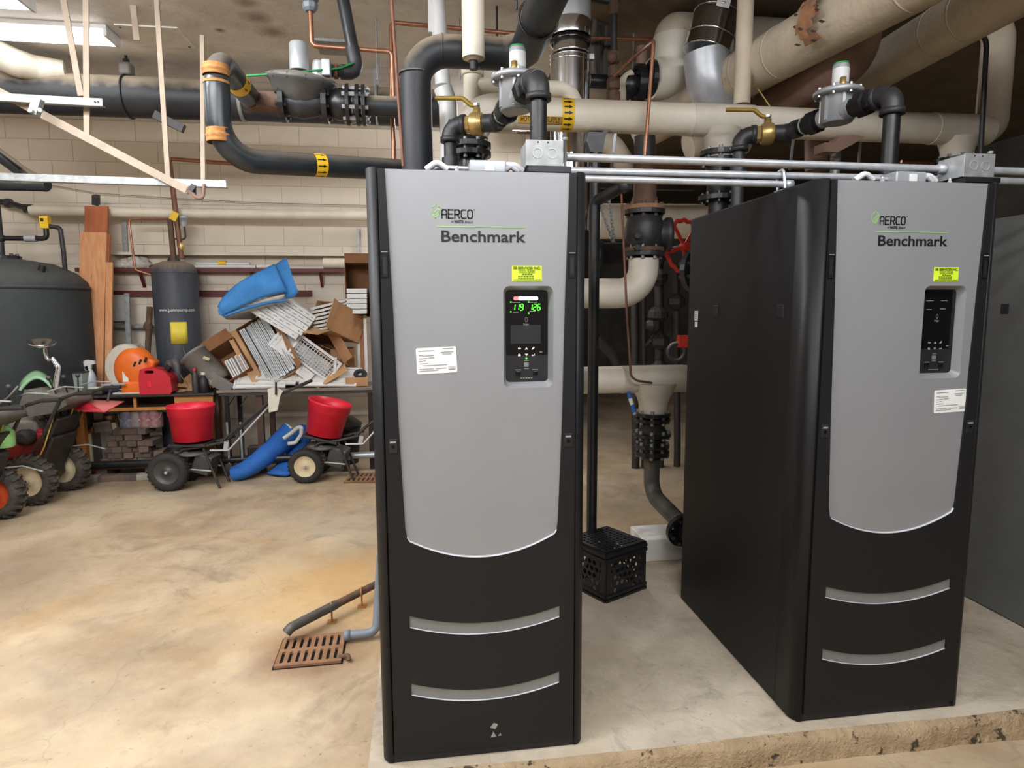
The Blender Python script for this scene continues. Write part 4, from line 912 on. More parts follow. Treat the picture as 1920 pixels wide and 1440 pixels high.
for py, rr in ((14, .036), (108, .042), (135, .036), (158, .044), (182, .046)):
    MB().lathe([(.02, -.045), (rr, -.03), (rr*1.05, 0), (rr, .03), (.02, .045)], A(1150, py, 2.2), Zv, 8, smooth=False).build('valve', 'rust_dark', t)
MB().ball(A(1148, 108, 2.16), .035, 12).build('valve_bonnet', 'rust_dark', t)
MB().tube([A(1090, -6, 2.2), A(1145, 3, 2.2)], .02, 10).build('branch', 'iron_black', t)
simple_pipe('copper_tube', 'thin copper tube bent over and dropping in front of the header', 'pipe', [A(1152, 142, 2.1), A(1192, 104, 1.9), A(1226, 76, 1.45), A(1221, 140, 1.44), A(1209, 292, 1.4)], .010, 'copper', .035)
simple_pipe('insulated_pipe', 'narrow beige vertical pipe standing on the header beside the flue elbow', 'pipe', [A(1391, 196, 1.62), Vector((A(1391, 196, 1.62).x, 1.62, ZC))], .047, 'insul_beige')
simple_pipe('insulated_pipe', 'short pinkish pipe hanging among the dark valves', 'pipe', [A(1204, 140, 2.5), A(1204, 88, 2.5)], .04, 'insul_brown')
# three large pipes overhead on the dark side
def overhead(label, p, q, r, mat, extra=True):
    t = thing('insulated_pipe', label, 'pipe', ((p+q)/2)-Zv*r, 'large insulated pipes on the dark side')
    MB().tube([p, q], r, 28).build('jacket', mat, t); d = (q-p).normalized()
    if extra:
        for k in (.36, .58, .66): mb = MB(); band(mb, p.lerp(q, k), d, r-.001, .012, .003, 28); mb.build('jacket_band', mat, t)
    return t
p, q = FZ(1640, 0, 3.1), FZ(1335, 172, 3.1); dd = (q-p)
t = overhead('largest beige insulated pipe, jacket torn open over the middle boiler', p-dd*1.2, q+dd*.7, pr(57, p), 'insul_beige')
k = pr(57, p); c = FZ(1556, 38, 3.1)
mb = MB(); dn = dd.normalized()
for i in range(7):
    a = -.9+.25*i; u1 = -dn.cross(Zv).normalized(); o = c+dn*random.uniform(-.04, .04)
    for s in (0,):
        v = (u1*math.cos(a)+Zv*math.sin(a)); v2 = (u1*math.cos(a+.3)+Zv*math.sin(a+.3)); w_ = random.uniform(.03, .09)
        mb.add([o-dn*w_+v*(k+.004), o+dn*w_+v*(k+.004), o+dn*w_*.7+v2*(k+.010), o-dn*w_*.8+v2*(k+.006)], [(0, 1, 2, 3)])
mb.build('torn_jacket', 'rust_mid', t)
mb = MB()
for i in range(12):
    a = -.9+.14*i; v = (u1*math.cos(a)+Zv*math.sin(a)); v2 = (u1*math.cos(a+.12)+Zv*math.sin(a+.12)); o = c+dn*(.10*math.sin(i*1.7)-.02)
    mb.add([o-dn*.012+v*(k+.006), o+dn*.012+v*(k+.006), o+dn*.03+v2*(k+.006), o+dn*.012+v2*(k+.006)], [(0, 1, 2, 3)])
mb.build('jacket_crack', 'wood_dark', t)
p, q = FZ(1862, 2, 3.1), FZ(1640, 130, 3.1); dd = q-p
overhead('beige insulated pipe running beside the torn one near the ceiling', p-dd*1.5, q+dd*.35, pr(52, p), 'insul_beige')
p, q = FZ(1600, 104, 3.0), FZ(1440, 205, 3.0)
t = overhead('brown bare pipe slanting below the two beige pipes', p+(q-p)*.1, q+(q-p)*.5, pr(36, q), 'insul_brown', False)
MB().tube([p+(q-p)*.12, p, Vector((p.x, p.y, ZC))], pr(36, q), 24, fil=.14).build('riser', 'insul_brown', t)
for pts, lab in (([A(1322, 78, 2.2), A(1345, 62, 2.2), A(1420, 58, 2.2), A(1480, 60, 2.2)], 'thin yellow wire arched across the torn beige pipe'), ([A(1405, 70, 1.8), A(1404, 112, 1.75), A(1420, 165, 1.68), A(1446, 203, 1.66)], 'thin yellow wire hanging from the narrow beige pipe to the header')):
    simple_pipe('control_wire', lab, 'wire', pts, .004, 'yellow_wire', .05, 6)
# torn grey insulation strips
t = thing('torn_insulation', 'grey strips of torn insulation hanging behind the steel flue', 'insulation', A(1130, 150, 2.7))
for i in range(16):
    x0 = random.uniform(1112, 1150); Yi = random.uniform(2.5, 2.9); w_ = random.uniform(.012, .03)
    y0 = random.uniform(-5, 50); y1 = random.uniform(100, 165); dx = random.uniform(-4, 14)
    G = []
    for k in range(7):
        f = k/6; p = A(x0+dx*f+3*math.sin(f*5+i), y0+(y1-y0)*f, Yi); G.append([p-Xv*w_, p+Xv*w_+Yv*.01])
    MB().sheet(G, .004).build('strip', 'hang_gray', t)
MB().box2(A(1105, -20, 2.9), A(1160, 8, 2.5)).build('backing_board', 'hang_gray', t)
# copper lines over the open floor
cy = 2.0
simple_pipe('copper_pipe', 'copper pipe stepping down beside the domed regulator', 'pipe', [A(582, 22, cy), A(585, 86, cy), A(735, 97, cy), A(738, 186, cy)], .0135, 'copper', .03)
t = thing('pipe_union', 'grey pipe fitting at the top of the stepped copper pipe', 'fitting', A(582, 22, cy))
MB().lathe([(.028, 0), (.042, .015), (.046, .04), (.036, .05), (.05, .06), (.05, .2)], A(582, 22, cy), Zv, 8, smooth=False).build('body', 'pvc_gray', t)
simple_pipe('copper_pipe', 'short copper stub below the black pipe near the corner bracket', 'pipe', [A(736, 222, cy), A(738, 268, cy), A(738, 300, cy)], .014, 'copper', .02)
simple_pipe('copper_pipe', 'long level copper pipe running behind the white risers', 'pipe', [A(734, 190, 2.4), A(733, 42, 2.4), A(1030, 69, 2.4), A(1300, 76, 2.5)], .014, 'copper', .03)
simple_pipe('copper_tube', 'thin straight copper tube slanting down to the near boiler', 'pipe', [A(733, -20, 1.1), A(756, 312, 1.1)], .0075, 'copper_old', None)
for px, Yq, r_, lab in ((706, 2.7, .006, 'thin steel hanger rod beside the stepped copper pipe'), (861, 2.6, .006, 'thin steel hanger rod behind the cream riser'), (932, 2.4, .007, 'dark hanger rod beside the black elbow cover'), (1188, 2.7, .008, 'pale hanger rod among the dark valves'), (1224, 2.9, .007, 'dark hanger rod beside the white bent pipe'), (1278, 2.9, .007, 'thin hanger rod behind the white bent pipe')):
    p = A(px, 70, Yq); b_ = A(px, 150, Yq); tag(MB().cyl((p.x, Yq, b_.z), (p.x, Yq, ZC), r_, 8).build('hanger_rod', 'galv_dull' if px != 932 else 'iron_black'), lab, 'rod')
# beige hanger frame and struts at the upper corner of the room
YFm = 2.45
def bar(name, a, b, w_, d_, mat, label, cat, up=(0, 1, 0)):
    return tag(MB().beam(a, b, w_, d_, up=up).build(name, mat, bevel=.002), label, cat)
def ceil(p): p = Vector(p); p.z = ZC; return p
wv = pr(11, A(160, 100, YFm))
bar('hanger_bar', A(152, 180, YFm), A(118, -6, YFm), wv, .012, 'paint_beige', 'beige flat hanger bar leaning beside the long fixture', 'hanger')
bar('hanger_bar', A(163, 262, YFm-.03), A(161, -10, YFm-.03), wv*.95, .012, 'paint_beige', 'beige flat hanger bar hanging straight down to the sloping brace', 'hanger')
bar('hanger_bar', A(257, 76, YFm+.25), A(247, -10, YFm+.25), wv*1.1, .012, 'paint_beige', 'short beige bar against the pale ceiling patch', 'hanger')
bar('hanger_bar', A(316, 346, YFm), A(293, -10, YFm), wv*.85, .012, 'paint_beige', 'beige hanger bar reaching the end of the sloping brace', 'hanger')
bar('hanger_bar', A(381, 348, YFm), A(379, 66, YFm+.1), wv*.75, .012, 'paint_beige', 'narrow beige bar behind the rusty gas pipe', 'hanger')
t = thing('sloping_brace', 'beige angle bar sloping down across the black pipe', 'brace', A(384, 362, YFm-.05))
a_, b_ = A(-40, 152, YFm-.05), A(350, 356, YFm-.05)
MB().beam(a_, b_, pr(14, b_), .008, up=(0, 1, 0)).build('web', 'paint_beige', t)
MB().beam(a_+Zv*-.02+Yv*.02, b_+Zv*-.02+Yv*.02, .006, .04, up=(0, 1, 0)).build('flange_leg', 'paint_beige', t)
MB().tube([A(352, 352, YFm-.05), A(368, 371, YFm-.05), A(381, 371, YFm-.05), A(383, 345, YFm-.05)], .011, 8, fil=.03).build('end_hook', 'insul_brown', t)
MB().box(A(360, 352, YFm-.06), (.03, .01, .045), eul(0, .6, 0)).build('end_tab', 'iron_black', t)
def strut(a, b, label):
    t = thing('strut_channel', label, 'strut', (a+b)/2)
    d = (b-a).normalized(); w_ = .041
    MB().beam(a, b, w_, .004, up=(0, 1, 0)).build('face', 'galv_dull', t)
    for s in (-1, 1): MB().beam(a+Zv*s*w_/2+Yv*.018, b+Zv*s*w_/2+Yv*.018, .004, .036, up=(0, 1, 0)).build('lip', 'galv_dull', t)
    return t
t = strut(A(-30, 180, YFm-.12), A(192, 192, YFm-.12), 'bright galvanised strut channel bolted under the black pipe')
MB().box(A(68, 200, YFm-.17), (.05, .05, .10), eul(0, .35, 0)).build('bracket', 'galv_dull', t, bevel=.004)
for dx in (60, 78): MB().lathe([(.013, 0), (.013, .02)], A(dx, 208, YFm-.2), Yv*-1, 6, smooth=False).build('nut', 'galv', t)
mb = MB()
for px in (178, 184): mb.lathe([(.006, 0), (.006, .003)], A(px, 191, YFm-.125), Yv*-1, 10)
mb.build('strut_holes', 'print_black', t)
strut(A(-30, 330, YFm-.02), A(424, 345, YFm-.02), 'long lower strut channel crossing the block wall')
MB().box(A(365, 356, YFm-.03), (.016, .016, .06)).build('threaded_stub', 'iron_black', bpy.data.objects['strut_channel.001'])
# steel diagonal under the ceiling and the ends of other pipes
bar('angle_iron', A(290, 215, 3.3), A(345, 242, 3.3), .06, .05, 'dark_steel', 'dark angle iron end poking out below the black pipe', 'bracket')
simple_pipe('insulated_pipe', 'dark pipe stub slanting in above the black storage tank', 'pipe', [A(-30, 270, 4.4), A(45, 325, 4.4), A(85, 348, 4.2)], .055, 'insul_black', .05)
simple_pipe('insulated_pipe', 'dark capped pipe end above the black storage tank', 'pipe', [A(-30, 346, 4.2), A(88, 348, 4.2)], .05, 'insul_black', None)
simple_pipe('insulated_pipe', 'bright white pipe bend under the ceiling light', 'pipe', [A(-30, 90, 3.3), A(30, 118, 3.4), A(70, 128, 3.5), A(122, 132, 3.55)], [.10, .10, .09, .07], 'insul_white', .1, 18)
t = thing('ceiling_patch', 'pale square access panel on the ceiling', 'panel', FZ(265, 60, ZC))
a, b, c, d = FZ(215, 46, ZC), FZ(292, 48, ZC), FZ(320, 75, ZC), FZ(242, 66, ZC)
x0, x1, y0, y1 = a.x, a.x+.42, a.y-.02, a.y+.34
MB().box2((x0, y0, ZC-.012), (x1, y1, ZC)).build('panel', 'white', t, bevel=.003)
for xx, yy in ((x0+.03, y0+.03), (x1-.03, y1-.03)): MB().lathe([(.008, 0), (.008, .004)], (xx, yy, ZC-.016), Zv, 8).build('screw', 'iron_gray', t)
tag(MB().box2(FZ(590, 76, ZC-.02), FZ(655, 100, ZC)).build('ceiling_plate', 'galv_dull'), 'grey steel plate on the ceiling behind the stepped copper pipe', 'plate')

# ------------------------------------------------------------------ between the boilers
YG = 2.05
def G(px, py, Yq=YG): return A(px, py, Yq)
t = thing('check_valve', 'dark cast iron check valve with rusty flanges between the boilers', 'valve', G(1208, 490))
cx = G(1208, 430).x
def gz(py, Yq=YG): return A(1208, py, Yq).z
MB().cyl((cx, YG, gz(388)), (cx, YG, 2.62), .075, 20).build('inlet_pipe', 'rust_dark', t)
MB().lathe([(.075, 0), (.085, .03), (.08, .06)], (cx, YG, gz(388)), Zv, 20).build('weld_neck', 'rust_dark', t)
for py in (394, 402, 472, 480): mb = MB(); flange(mb, (cx, YG, gz(py)), Zv, .132, .026, bolt=False); mb.build('flange', 'rust_mid' if py == 394 else 'rust_dark' if py == 472 else 'iron_gray', t); bolt_parts(t, (cx, YG, gz(py)), Zv, .105, .026, 8, .013, 'rust_dark' if py < 450 else 'galv_dull')
h = gz(402)-gz(472); MB().lathe([(.085, 0), (.115, h*.12), (.128, h*.4), (.128, h*.65), (.11, h*.92), (.09, h)], (cx, YG, gz(472)), Zv, 24).build('valve_body', 'iron_gray', t)
MB().lathe([(.08, .06), (.095, .13), (.11, .14), (.11, .17), (.08, .175)], (cx, YG, gz(440)), (1, -.12, 0), 22).build('bonnet', 'iron_gray', t)
for px, py in ((1195, 442), (1195, 464)): MB().lathe([(.02, -.02), (.02, .012)], A(px, py, YG-.118), Yv*-1, 8, smooth=False).build('plug', 'iron_gray', t)
MB().tube([(cx, YG, gz(485)), (cx, YG, gz(550)), (cx-.75, YG, gz(550))], .098, 26, fil=.17, nf=10).build('insulated_elbow', 'insul_white', t)
t = thing('gate_valve', 'dark gate valve with red handwheel beside the check valve', 'valve', G(1275, 500, 2.3))
hc = G(1283, 462, 2.25); hr = pr(48, hc)
hx = Vector((.45, -1, .05)).normalized(); u_, v_ = perp(hx)
w_ = MB().tube([hc+(u_*math.cos(a)+v_*math.sin(a))*(hr+.006*math.cos(16*a)) for a in [2*PI*k/64 for k in range(64)]], .014, 8, closed=True).build('handwheel', 'red_wheel', t)
for k in range(5): a = 2*PI*k/5+.3; MB().beam(hc, hc+(u_*math.cos(a)+v_*math.sin(a))*hr, .022, .012, up=hx).build('spoke', 'red_wheel', w_)
MB().lathe([(.03, -.02), (.03, .03)], hc, hx, 14).build('hub', 'red_wheel', w_)
MB().cyl(hc, hc-hx*.25, .014, 10).build('stem', 'iron_gray', t)
MB().lathe([(.05, 0), (.10, .03), (.10, .1), (.06, .14)], hc-hx*.35, hx, 16).build('valve_body', 'iron_black', t)
t = thing('flange_end', 'black bolted flange low on the dark pipe beside the middle boiler side', 'flange', G(1290, 520, 1.45))
mb = MB(); flange(mb, A(1296, 508, 1.32), Vector((.55, -.8, 0)), .115, .03, 8, .013); mb.build('flange', 'iron_black', t)
MB().cyl(A(1296, 508, 1.32), A(1296, 508, 1.32)+Vector((.35, .1, 0)), .05, 14).build('pipe_run', 'iron_black', t)
# old dark valves in the shade behind
t = thing('valve_manifold', 'row of old dark pipes and valves against the far dim wall', 'pipework', (3.6, 4.4, 0))
for px, r_, y0, y1 in ((1190, .04, 500, 845), (1206, .03, 520, 845), (1235, .045, 470, 845), (1268, .035, 500, 845)):
    MB().tube([A(px, y0, 4.2), A(px+2, y1, 4.2), Vector((A(px+2, y1, 4.2).x, 4.2, 0))], r_, 10).build('pipe_run', 'dark_steel', t)
for px, py, r_ in ((1235, 520, .09), (1232, 590, .11), (1238, 640, .09), (1268, 565, .09), (1225, 610, .08), (1235, 690, .08)):
    MB().lathe([(.04, -.08), (r_, -.03), (r_, .03), (.04, .08)], A(px, py, 4.15), Zv if py != 610 else Xv, 10, smooth=False).build('valve', 'engine_dark', t)
MB().tube([A(1205, 650, 4.2), A(1220, 640, 4.2), A(1236, 620, 4.2)], .03, 8).build('branch', 'dark_steel', t)
MB().tube([A(1120, 640, 5), A(1130, 648, 5), A(1150, 668, 5), A(1160, 690, 5)], .06, 8).build('dark_hose', 'dark_steel', t)
p = A(1280, 640, 3.9); MB().box(p, (.10, .06, .12)).build('junction_cover', 'red_wheel', t, bevel=.005)
p = A(1268, 660, 3.9); MB().tube([p+Vector((.085*math.cos(a), 0, .085*math.sin(a))) for a in [2*PI*k/20 for k in range(20)]], .02, 8, closed=True).build('handwheel', 'tank_slate', t)
simple_pipe('insulated_pipe', 'wide cream insulated pipe in the background behind the check valve', 'pipe', [A(1118, 415, 2.9), A(1420, 415, 2.9)], pr(32, A(1200, 420, 2.9)), 'insul_cream', None, 22)
simple_pipe('insulated_pipe', 'cream curved pipe below the header behind the copper tube', 'pipe', [A(1290, 275, 2.5), A(1330, 262, 2.5), A(1400, 262, 2.5)], pr(26, A(1300, 270, 2.5)), 'insul_beige', .1, 18)
simple_pipe('insulated_pipe', 'cream pipe bend low behind the header stand', 'pipe', [A(1125, 262, 2.6), A(1150, 275, 2.6), A(1180, 320, 2.6)], pr(20, A(1150, 270, 2.6)), 'insul_beige', .1, 16)
simple_pipe('insulated_pipe', 'dark brown vertical pipe behind the bent copper tube', 'pipe', [A(1212, 320, 2.4), A(1208, 255, 2.4)], pr(20, A(1210, 290, 2.4)), 'dark_steel', .1, 16)
for px, lab in ((1150, 'galvanised slotted strap hanging behind the header'), (1485, 'thin galvanised rod behind the conduits of the middle boiler'), (1612, 'galvanised strap below the header over the middle boiler')):
    bar('strap', A(px+4, 250, 2.2), A(px-4, 320, 2.2), .022, .004, 'galv', lab, 'strap')
for px in (1455, 1520, 1612):
    pass
for i, (x0, x1, yy, lab) in enumerate(((1230, 1500, 312, 'thin copper line behind the conduits above the middle boiler'), (1690, 1765, 303, 'short copper line beside the second junction box'))):
    simple_pipe('copper_pipe', lab, 'pipe', [A(x0, yy, 2.3), A(x1, yy+3, 2.3)], .012, 'copper', None, 10)
simple_pipe('insulated_pipe', 'pale vertical duct pipe behind the middle boiler gas train', 'pipe', [A(1530, 320, 2.4), A(1530, 262, 2.4)], pr(20, A(1530, 280, 2.4)), 'insul_brown', None, 16)
bar('rack_beam', A(1108, 345, 2.6), A(1300, 350, 2.6), .06, .06, 'dark_steel', 'dark steel rack beam behind the lowest conduit', 'beam')
# chains
t = thing('hoist_chain', 'steel chain hanging beside the check valve', 'chain', A(1150, 450, 2.35))
for c0, c1 in ((A(1122, 380, 2.35), A(1150, 455, 2.35)), (A(1142, 375, 2.35), A(1152, 462, 2.35))):
    for k in range(14):
        p = c0.lerp(c1, k/13); d = (c1-c0).normalized(); u1, v1 = perp(d); s = u1 if k % 2 else v1
        MB().tube([p+d*.020*math.sin(a)+s*.010*math.cos(a) for a in [2*PI*j/8 for j in range(8)]], .0035, 5, closed=True).build('link', 'galv_dull', t)
t = thing('chain_sprocket', 'dark round valve operator behind the chain', 'valve', A(1140, 540, 2.35))
MB().lathe([(.10, 0), (.10, .03), (.085, .03), (.085, .2)], A(1118, 478, 2.35), Xv, 20).build('drum', 'iron_black', t)
MB().lathe([(.025, .0), (.025, .28)], A(1118, 470, 2.3), Xv, 10).build('shaft', 'insul_brown', t)
MB().lathe([(.06, 0), (.075, .02), (.06, .06)], A(1160, 478, 2.35), Xv, 12, smooth=False).build('coupling', 'rust_dark', t)
# black vent pipe with angled stub beside the near boiler
t = thing('black_pipe', 'black pipe with an angled open stub rising beside the near boiler', 'pipe', FZ(1110, 1010, .1))
yb = 1.42
xb = A(1113, 600, yb).x
MB().tube([(xb, yb, .1), (xb, yb, A(1113, 378, yb).z), A(1165, 352, yb-.12)], .030, 16, fil=.035).build('pipe_run', 'iron_black', t)
MB().lathe([(.024, 0), (.034, 0), (.034, .05), (.03, .05)], A(1165, 352, yb-.12), (A(1165, 352, yb-.12)-A(1113, 378, yb)), 16).build('stub_collar', 'iron_gray', t)
simple_pipe('capillary_tube', 'thin brown tube dropping to the lower white tee', 'pipe', [A(1165, 362, 1.75), A(1176, 600, 1.72), A(1183, 706, 1.68), A(1195, 714, 1.68), A(1222, 718, 1.73)], .0075, 'copper_old', .05, 8)
# lower white return pipe with tee
YL = 1.85; zl = A(1200, 711, YL).z; rl = pr(26, A(1200, 711, YL)); xt = A(1225, 740, YL).x
t = thing('return_header', 'white insulated return pipe with a tee dropping between the boilers', 'pipe', (xt, YL, zl-rl))
MB().tube([(xb-.4, YL, zl), (xt-.2, YL, zl)], rl*.97, 24).build('jacket', 'insul_cream', t)
mb = MB(); mb.tube([(xt-.22, YL, zl), (xt+.2, YL, zl)], rl, 24); mb.lathe([(rl*1.7, .02), (rl*1.4, -.04), (rl*1.15, -.08), (rl*1.05, -.12), (rl*1.0, -.2)], (xt, YL, zl-rl*.5), Zv, 24); mb.build('tee_cover', 'insul_white', t)
MB().tube([(xt+.18, YL, zl), (xt+1.7, YL, zl)], rl*.97, 24).build('jacket', 'insul_cream', t)
t = thing('flexible_coupling', 'stack of black bolted flanges and a bellows under the white tee', 'coupling', (xt, YL, A(1225, 858, YL).z))
lz = lambda py: A(1225, py, YL).z
for py, r_, th in ((779, .112, .02), (789, .112, .018), (817, .118, .02), (838, .110, .02), (852, .110, .026)):
    mb = MB(); flange(mb, (xt, YL, lz(py)), Zv, r_, th, bolt=False); mb.build('flange', 'iron_black', t)
    bolt_parts(t, (xt, YL, lz(py)), Zv, r_*.84, th, 8, .012, 'galv_dull')
MB().lathe([(.085, 0), (.09, .03), (.075, .05), (.085, .08), (.08, lz(779)-lz(815))], (xt, YL, lz(815)), Zv, 22).build('bellows', 'rubber', t)
MB().lathe([(.085, 0), (.085, lz(815)-lz(856))], (xt, YL, lz(856)), Zv, 22).build('spool', 'iron_black', t)
simple_pipe('return_elbow', 'rust-streaked steel elbow running from the coupling to the middle boiler', 'pipe', [(xt, YL, lz(850)), (xt, YL, lz(925)), A(1280, 985, 1.42)], .052, 'steel_streaked', .12, 18)
t = thing('flange_end', 'black flange with bright bolts low beside the middle boiler', 'flange', A(1270, 1020, 1.40))
fd = (A(1280, 985, 1.42)-Vector((xt, YL, lz(925)))).normalized()
mb = MB(); flange(mb, A(1277, 992, 1.40), fd, .098, .03, 8, .001, bolt=False); mb.build('flange', 'iron_black', t)
bolt_parts(t, A(1277, 992, 1.40), fd, .075, .03, 8, .013, 'chrome')
MB().tube([A(1280, 985, 1.42), A(1277, 992, 1.40)+fd*.1, Vector((1.88, 1.08, .55))], .045, 14, fil=.05).build('pipe_run', 'iron_black', t)
# blue and white tube on the tee
a_, b_ = A(1178, 735, YL-.05), A(1190, 775, YL-.08)
t = thing('thermometer', 'blue thermometer tube hanging under the lower white pipe', 'thermometer', b_)
MB().cyl(a_, a_.lerp(b_, .3), .012, 10).build('upper_tube', 'blue_dark', t); MB().cyl(a_.lerp(b_, .3), a_.lerp(b_, .6), .013, 10).build('white_band', 'paper', t); MB().cyl(a_.lerp(b_, .6), b_, .013, 10).build('lower_tube', 'blue_dark', t)
MB().ball(b_, .014, 10).build('tip', 'galv', t)
# white plinth with a paper on it
t = thing('concrete_plinth', 'white painted concrete plinth on the pad beside the middle boiler', 'plinth', (1.62, 1.68, .1))
zp = .245
MB().box2((1.49, 1.57, .1), (1.95, 1.83, zp)).build('block', 'white', t, bevel=.008)
q = FZ(1227, 998, zp)
tag(MB().box2((q.x-.085, q.y-.05, zp+.0005), (q.x+.075, q.y+.07, zp+.006)).build('paper_pad', 'paper'), 'small white card lying on the white plinth', 'paper')
# milk crate
def crate():
    c = Vector((.5, .5, 0)); cx0 = FZ(1147, 1130, .1)
    ang = math.radians(28); t = thing('milk_crate', 'black plastic milk crate upside down on the pad between the boilers', 'crate', (cx0.x+.03, cx0.y+.21, .1), rz=ang)
    S, H = .31, .275
    def side(k):
        R = rotz(k*PI/2); loops = [[(-S/2, 0), (S/2, 0), (S/2, H), (-S/2, H)]]
        for ix in range(7):
            for iz in range(5):
                x = -S/2+.045+ix*.0365; z = .05+iz*.036
                if iz in (0,) and ix in (2, 3, 4): continue
                if ix in (0, 6): loops.append(rrect(x-.005, z-.013, x+.005, z+.013, .004, 2))
                else: loops.append(circ(x+(.018 if iz % 2 else 0)-.009, z, .0155, 6))
        mb = MB().plate(loops, R @ Vector((0, -S/2, 0)), R @ Vector((1, 0, 0)), Zv, R @ Vector((0, 1, 0)), .006)
        w = mb.build('side_wall', 'crate_black', t, local=True)
        for z in (.006, H-.02, H-.045, .03): MB().beam(R @ Vector((-S/2, -S/2-.003, z)), R @ Vector((S/2, -S/2-.003, z)), .014, .012, up=R @ Vector((0, 1, 0))).build('rim', 'crate_black', w, local=True)
    for k in range(4): side(k)
    loops = [rrect(-S/2, -S/2, S/2, S/2, .015)]
    for i in range(9):
        for j in range(9): x = -S/2+.039+i*.029; y = -S/2+.039+j*.029; loops.append(rrect(x-.010, y-.010, x+.010, y+.010, .003, 1))
    MB().plate(loops, (0, 0, H-.006), (1, 0, 0), (0, 1, 0), Zv, .006).build('bottom_grid', 'crate_black', t, local=True)
crate()
# floor drains and their pipes
def grate(o, rz, sx, sy, nx, label, mat='rust_grate'):
    t = thing('drain_grate', label, 'drain', (o[0], o[1], 0.0), 'floor drain grates', rz)
    loops = [[(0, 0), (sx, 0), (sx, sy), (0, sy)]]
    w_ = sx/(nx+.6)
    for j in range(2):
        for i in range(nx): loops.append(rrect(w_*(.55+i), sy*(.09+.46*j), w_*(.55+i)+w_*.42, sy*(.09+.46*j)+sy*.36, .004, 2))
    MB().plate(loops, (0, 0, .002), (1, 0, 0), (0, 1, 0), Zv, .012).build('grate', mat, t, local=True)
    MB().box2((-.008, -.008, .0005), (sx+.008, sy+.008, .0016)).build('sump', 'print_black', t, local=True)
    return t
grate((-.552, .855), .025, .305, .275, 8, 'large rusty floor drain grate in front of the pipe end')
grate((-.60, 4.09), -.10, .34, .33, 7, 'floor drain grate beside the far spreader')
t = thing('drain_pipe', 'rusty drain pipe on small supports ending above the floor drain', 'pipe', FZ(600, 1160, 0))
e = FZ(546, 1176, .085); k = FZ(700, 1098, .085); z7 = Vector((0, 0, 0)); far = k+(k-e)*.6
dd = (far-e).normalized()
MB().tube([e+dd*.28, far], .021, 14).build('rusty_run', 'rust_dark', t)
MB().tube([e+Vector((-.022, -.012, -.022)), e, e+dd*.29], .025, 14, fil=.03).build('end_elbow', 'steel_streaked', t)
for s in (.26, .62):
    q = e+dd*s if s < .3 else FZ(678, 1110, .085)
    MB().cyl((q.x, q.y, 0.004), (q.x, q.y, .07), .005, 6).build('support_leg', 'rust', t); MB().box((q.x, q.y, .002), (.05, .05, .004)).build('support_foot', 'rust', t)
    MB().tube([q+Vector((0, .026*math.cos(a), .026*math.sin(a))) for a in [2*PI*j/12 for j in range(12)]], .004, 5, closed=True).build('support_ring', 'rust', t)
t = thing('condensate_pipe', 'grey plastic drain pipe bending into the rusty floor drain', 'pipe', FZ(690, 1190, 0))
c0 = FZ(645, 1192, .035); c1 = FZ(706, 1186, .035); c2 = Vector((c1.x+.02, c1.y+.45, .035)); MB().tube([c0, c1, Vector((c1.x, c1.y+.01, .18)), Vector((c1.x-.005, c1.y+.02, .3))][:2]+[Vector((c1.x+.012, c1.y+.05, .2)), Vector((c1.x+.03, c1.y+.06, .42))], .023, 14, fil=.05).build('pipe_run', 'pvc_gray', t)
MB().lathe([(.024, 0), (.028, 0), (.028, .03), (.024, .03)], c0, c1-c0, 14).build('collar', 'pvc_gray', t)
MB().tube([FZ(636, 1232, .012), FZ(654, 1228, .03), FZ(654, 1238, .012)], .011, 8, fil=.015).build('trap_loop', 'rust_dark', t)
# ------------------------------------------------------------------ far side of the room: tanks, shelf, benches and what lies on them
def rthing(name, label, cat, loc, rot=(0, 0, 0), group=None):
    t = thing(name, label, cat, loc, group); t.rotation_euler = rot; OFF[t.name] = Vector((0, 0, 0)); return t
def L(mb, n, m, p, **k): return mb.build(n, m, p, local=True, **k)
# --- big storage tank
YT = 4.78; c = A(14, 600, YT); rT = .70; zs = A(20, 541, YT).z; zt = A(10, 486, YT).z
t = thing('storage_tank', 'large dark grey domed storage tank at the picture edge', 'tank', (c.x, YT, 0))
MB().lathe([(rT*.5, .42), (rT*.9, .46), (rT, .55), (rT, zs), (rT*.97, zs+.07), (rT*.85, zs+(zt-zs)*.55), (rT*.6, zs+(zt-zs)*.85), (rT*.25, zt), (0, zt+.005)], (c.x, YT, 0), Zv, 40).build('shell', 'tank_dark', t)
for k in range(4): a = PI/4+k*PI/2; MB().cyl((c.x+.5*math.cos(a), YT+.5*math.sin(a), 0), (c.x+.5*math.cos(a), YT+.5*math.sin(a), .55), .035, 10).build('leg', 'iron_black', t)
mb = MB(); band(mb, (c.x, YT, zs), Zv, rT, .03, .006, 40); mb.build('weld_seam', 'tank_dark', t)
mb = MB(); flange(mb, (c.x, YT, zt), Zv, .16, .03, 8, .014); mb.build('top_flange', 'iron_black', t)
MB().cyl(A(77, 512, YT-.3), A(80, 498, YT-.3), .03, 8).build('side_plug', 'iron_black', t)
a = math.atan2(-1, .12)
G_ = [[(c.x+(rT+.004)*math.cos(q), YT+(rT+.004)*math.sin(q), z) for q in (a-.12, a-.06, a, a+.02)] for z in (A(0, 662, YT-rT).z, A(0, 605, YT-rT).z)]
MB().sheet(G_, .002).build('green_label', 'green_label', t)
t = thing('tank_piping', 'dark pipework with a small yellow control box over the storage tank', 'pipework', A(5, 475, YT))
x0 = c.x; z1 = A(60, 447, YT).z
MB().cyl((x0, YT, zt), (x0, YT, A(5, 380, YT).z), .033, 14).build('riser', 'iron_gray', t)
MB().ball((x0, YT, z1), .05, 12).build('tee', 'iron_gray', t)
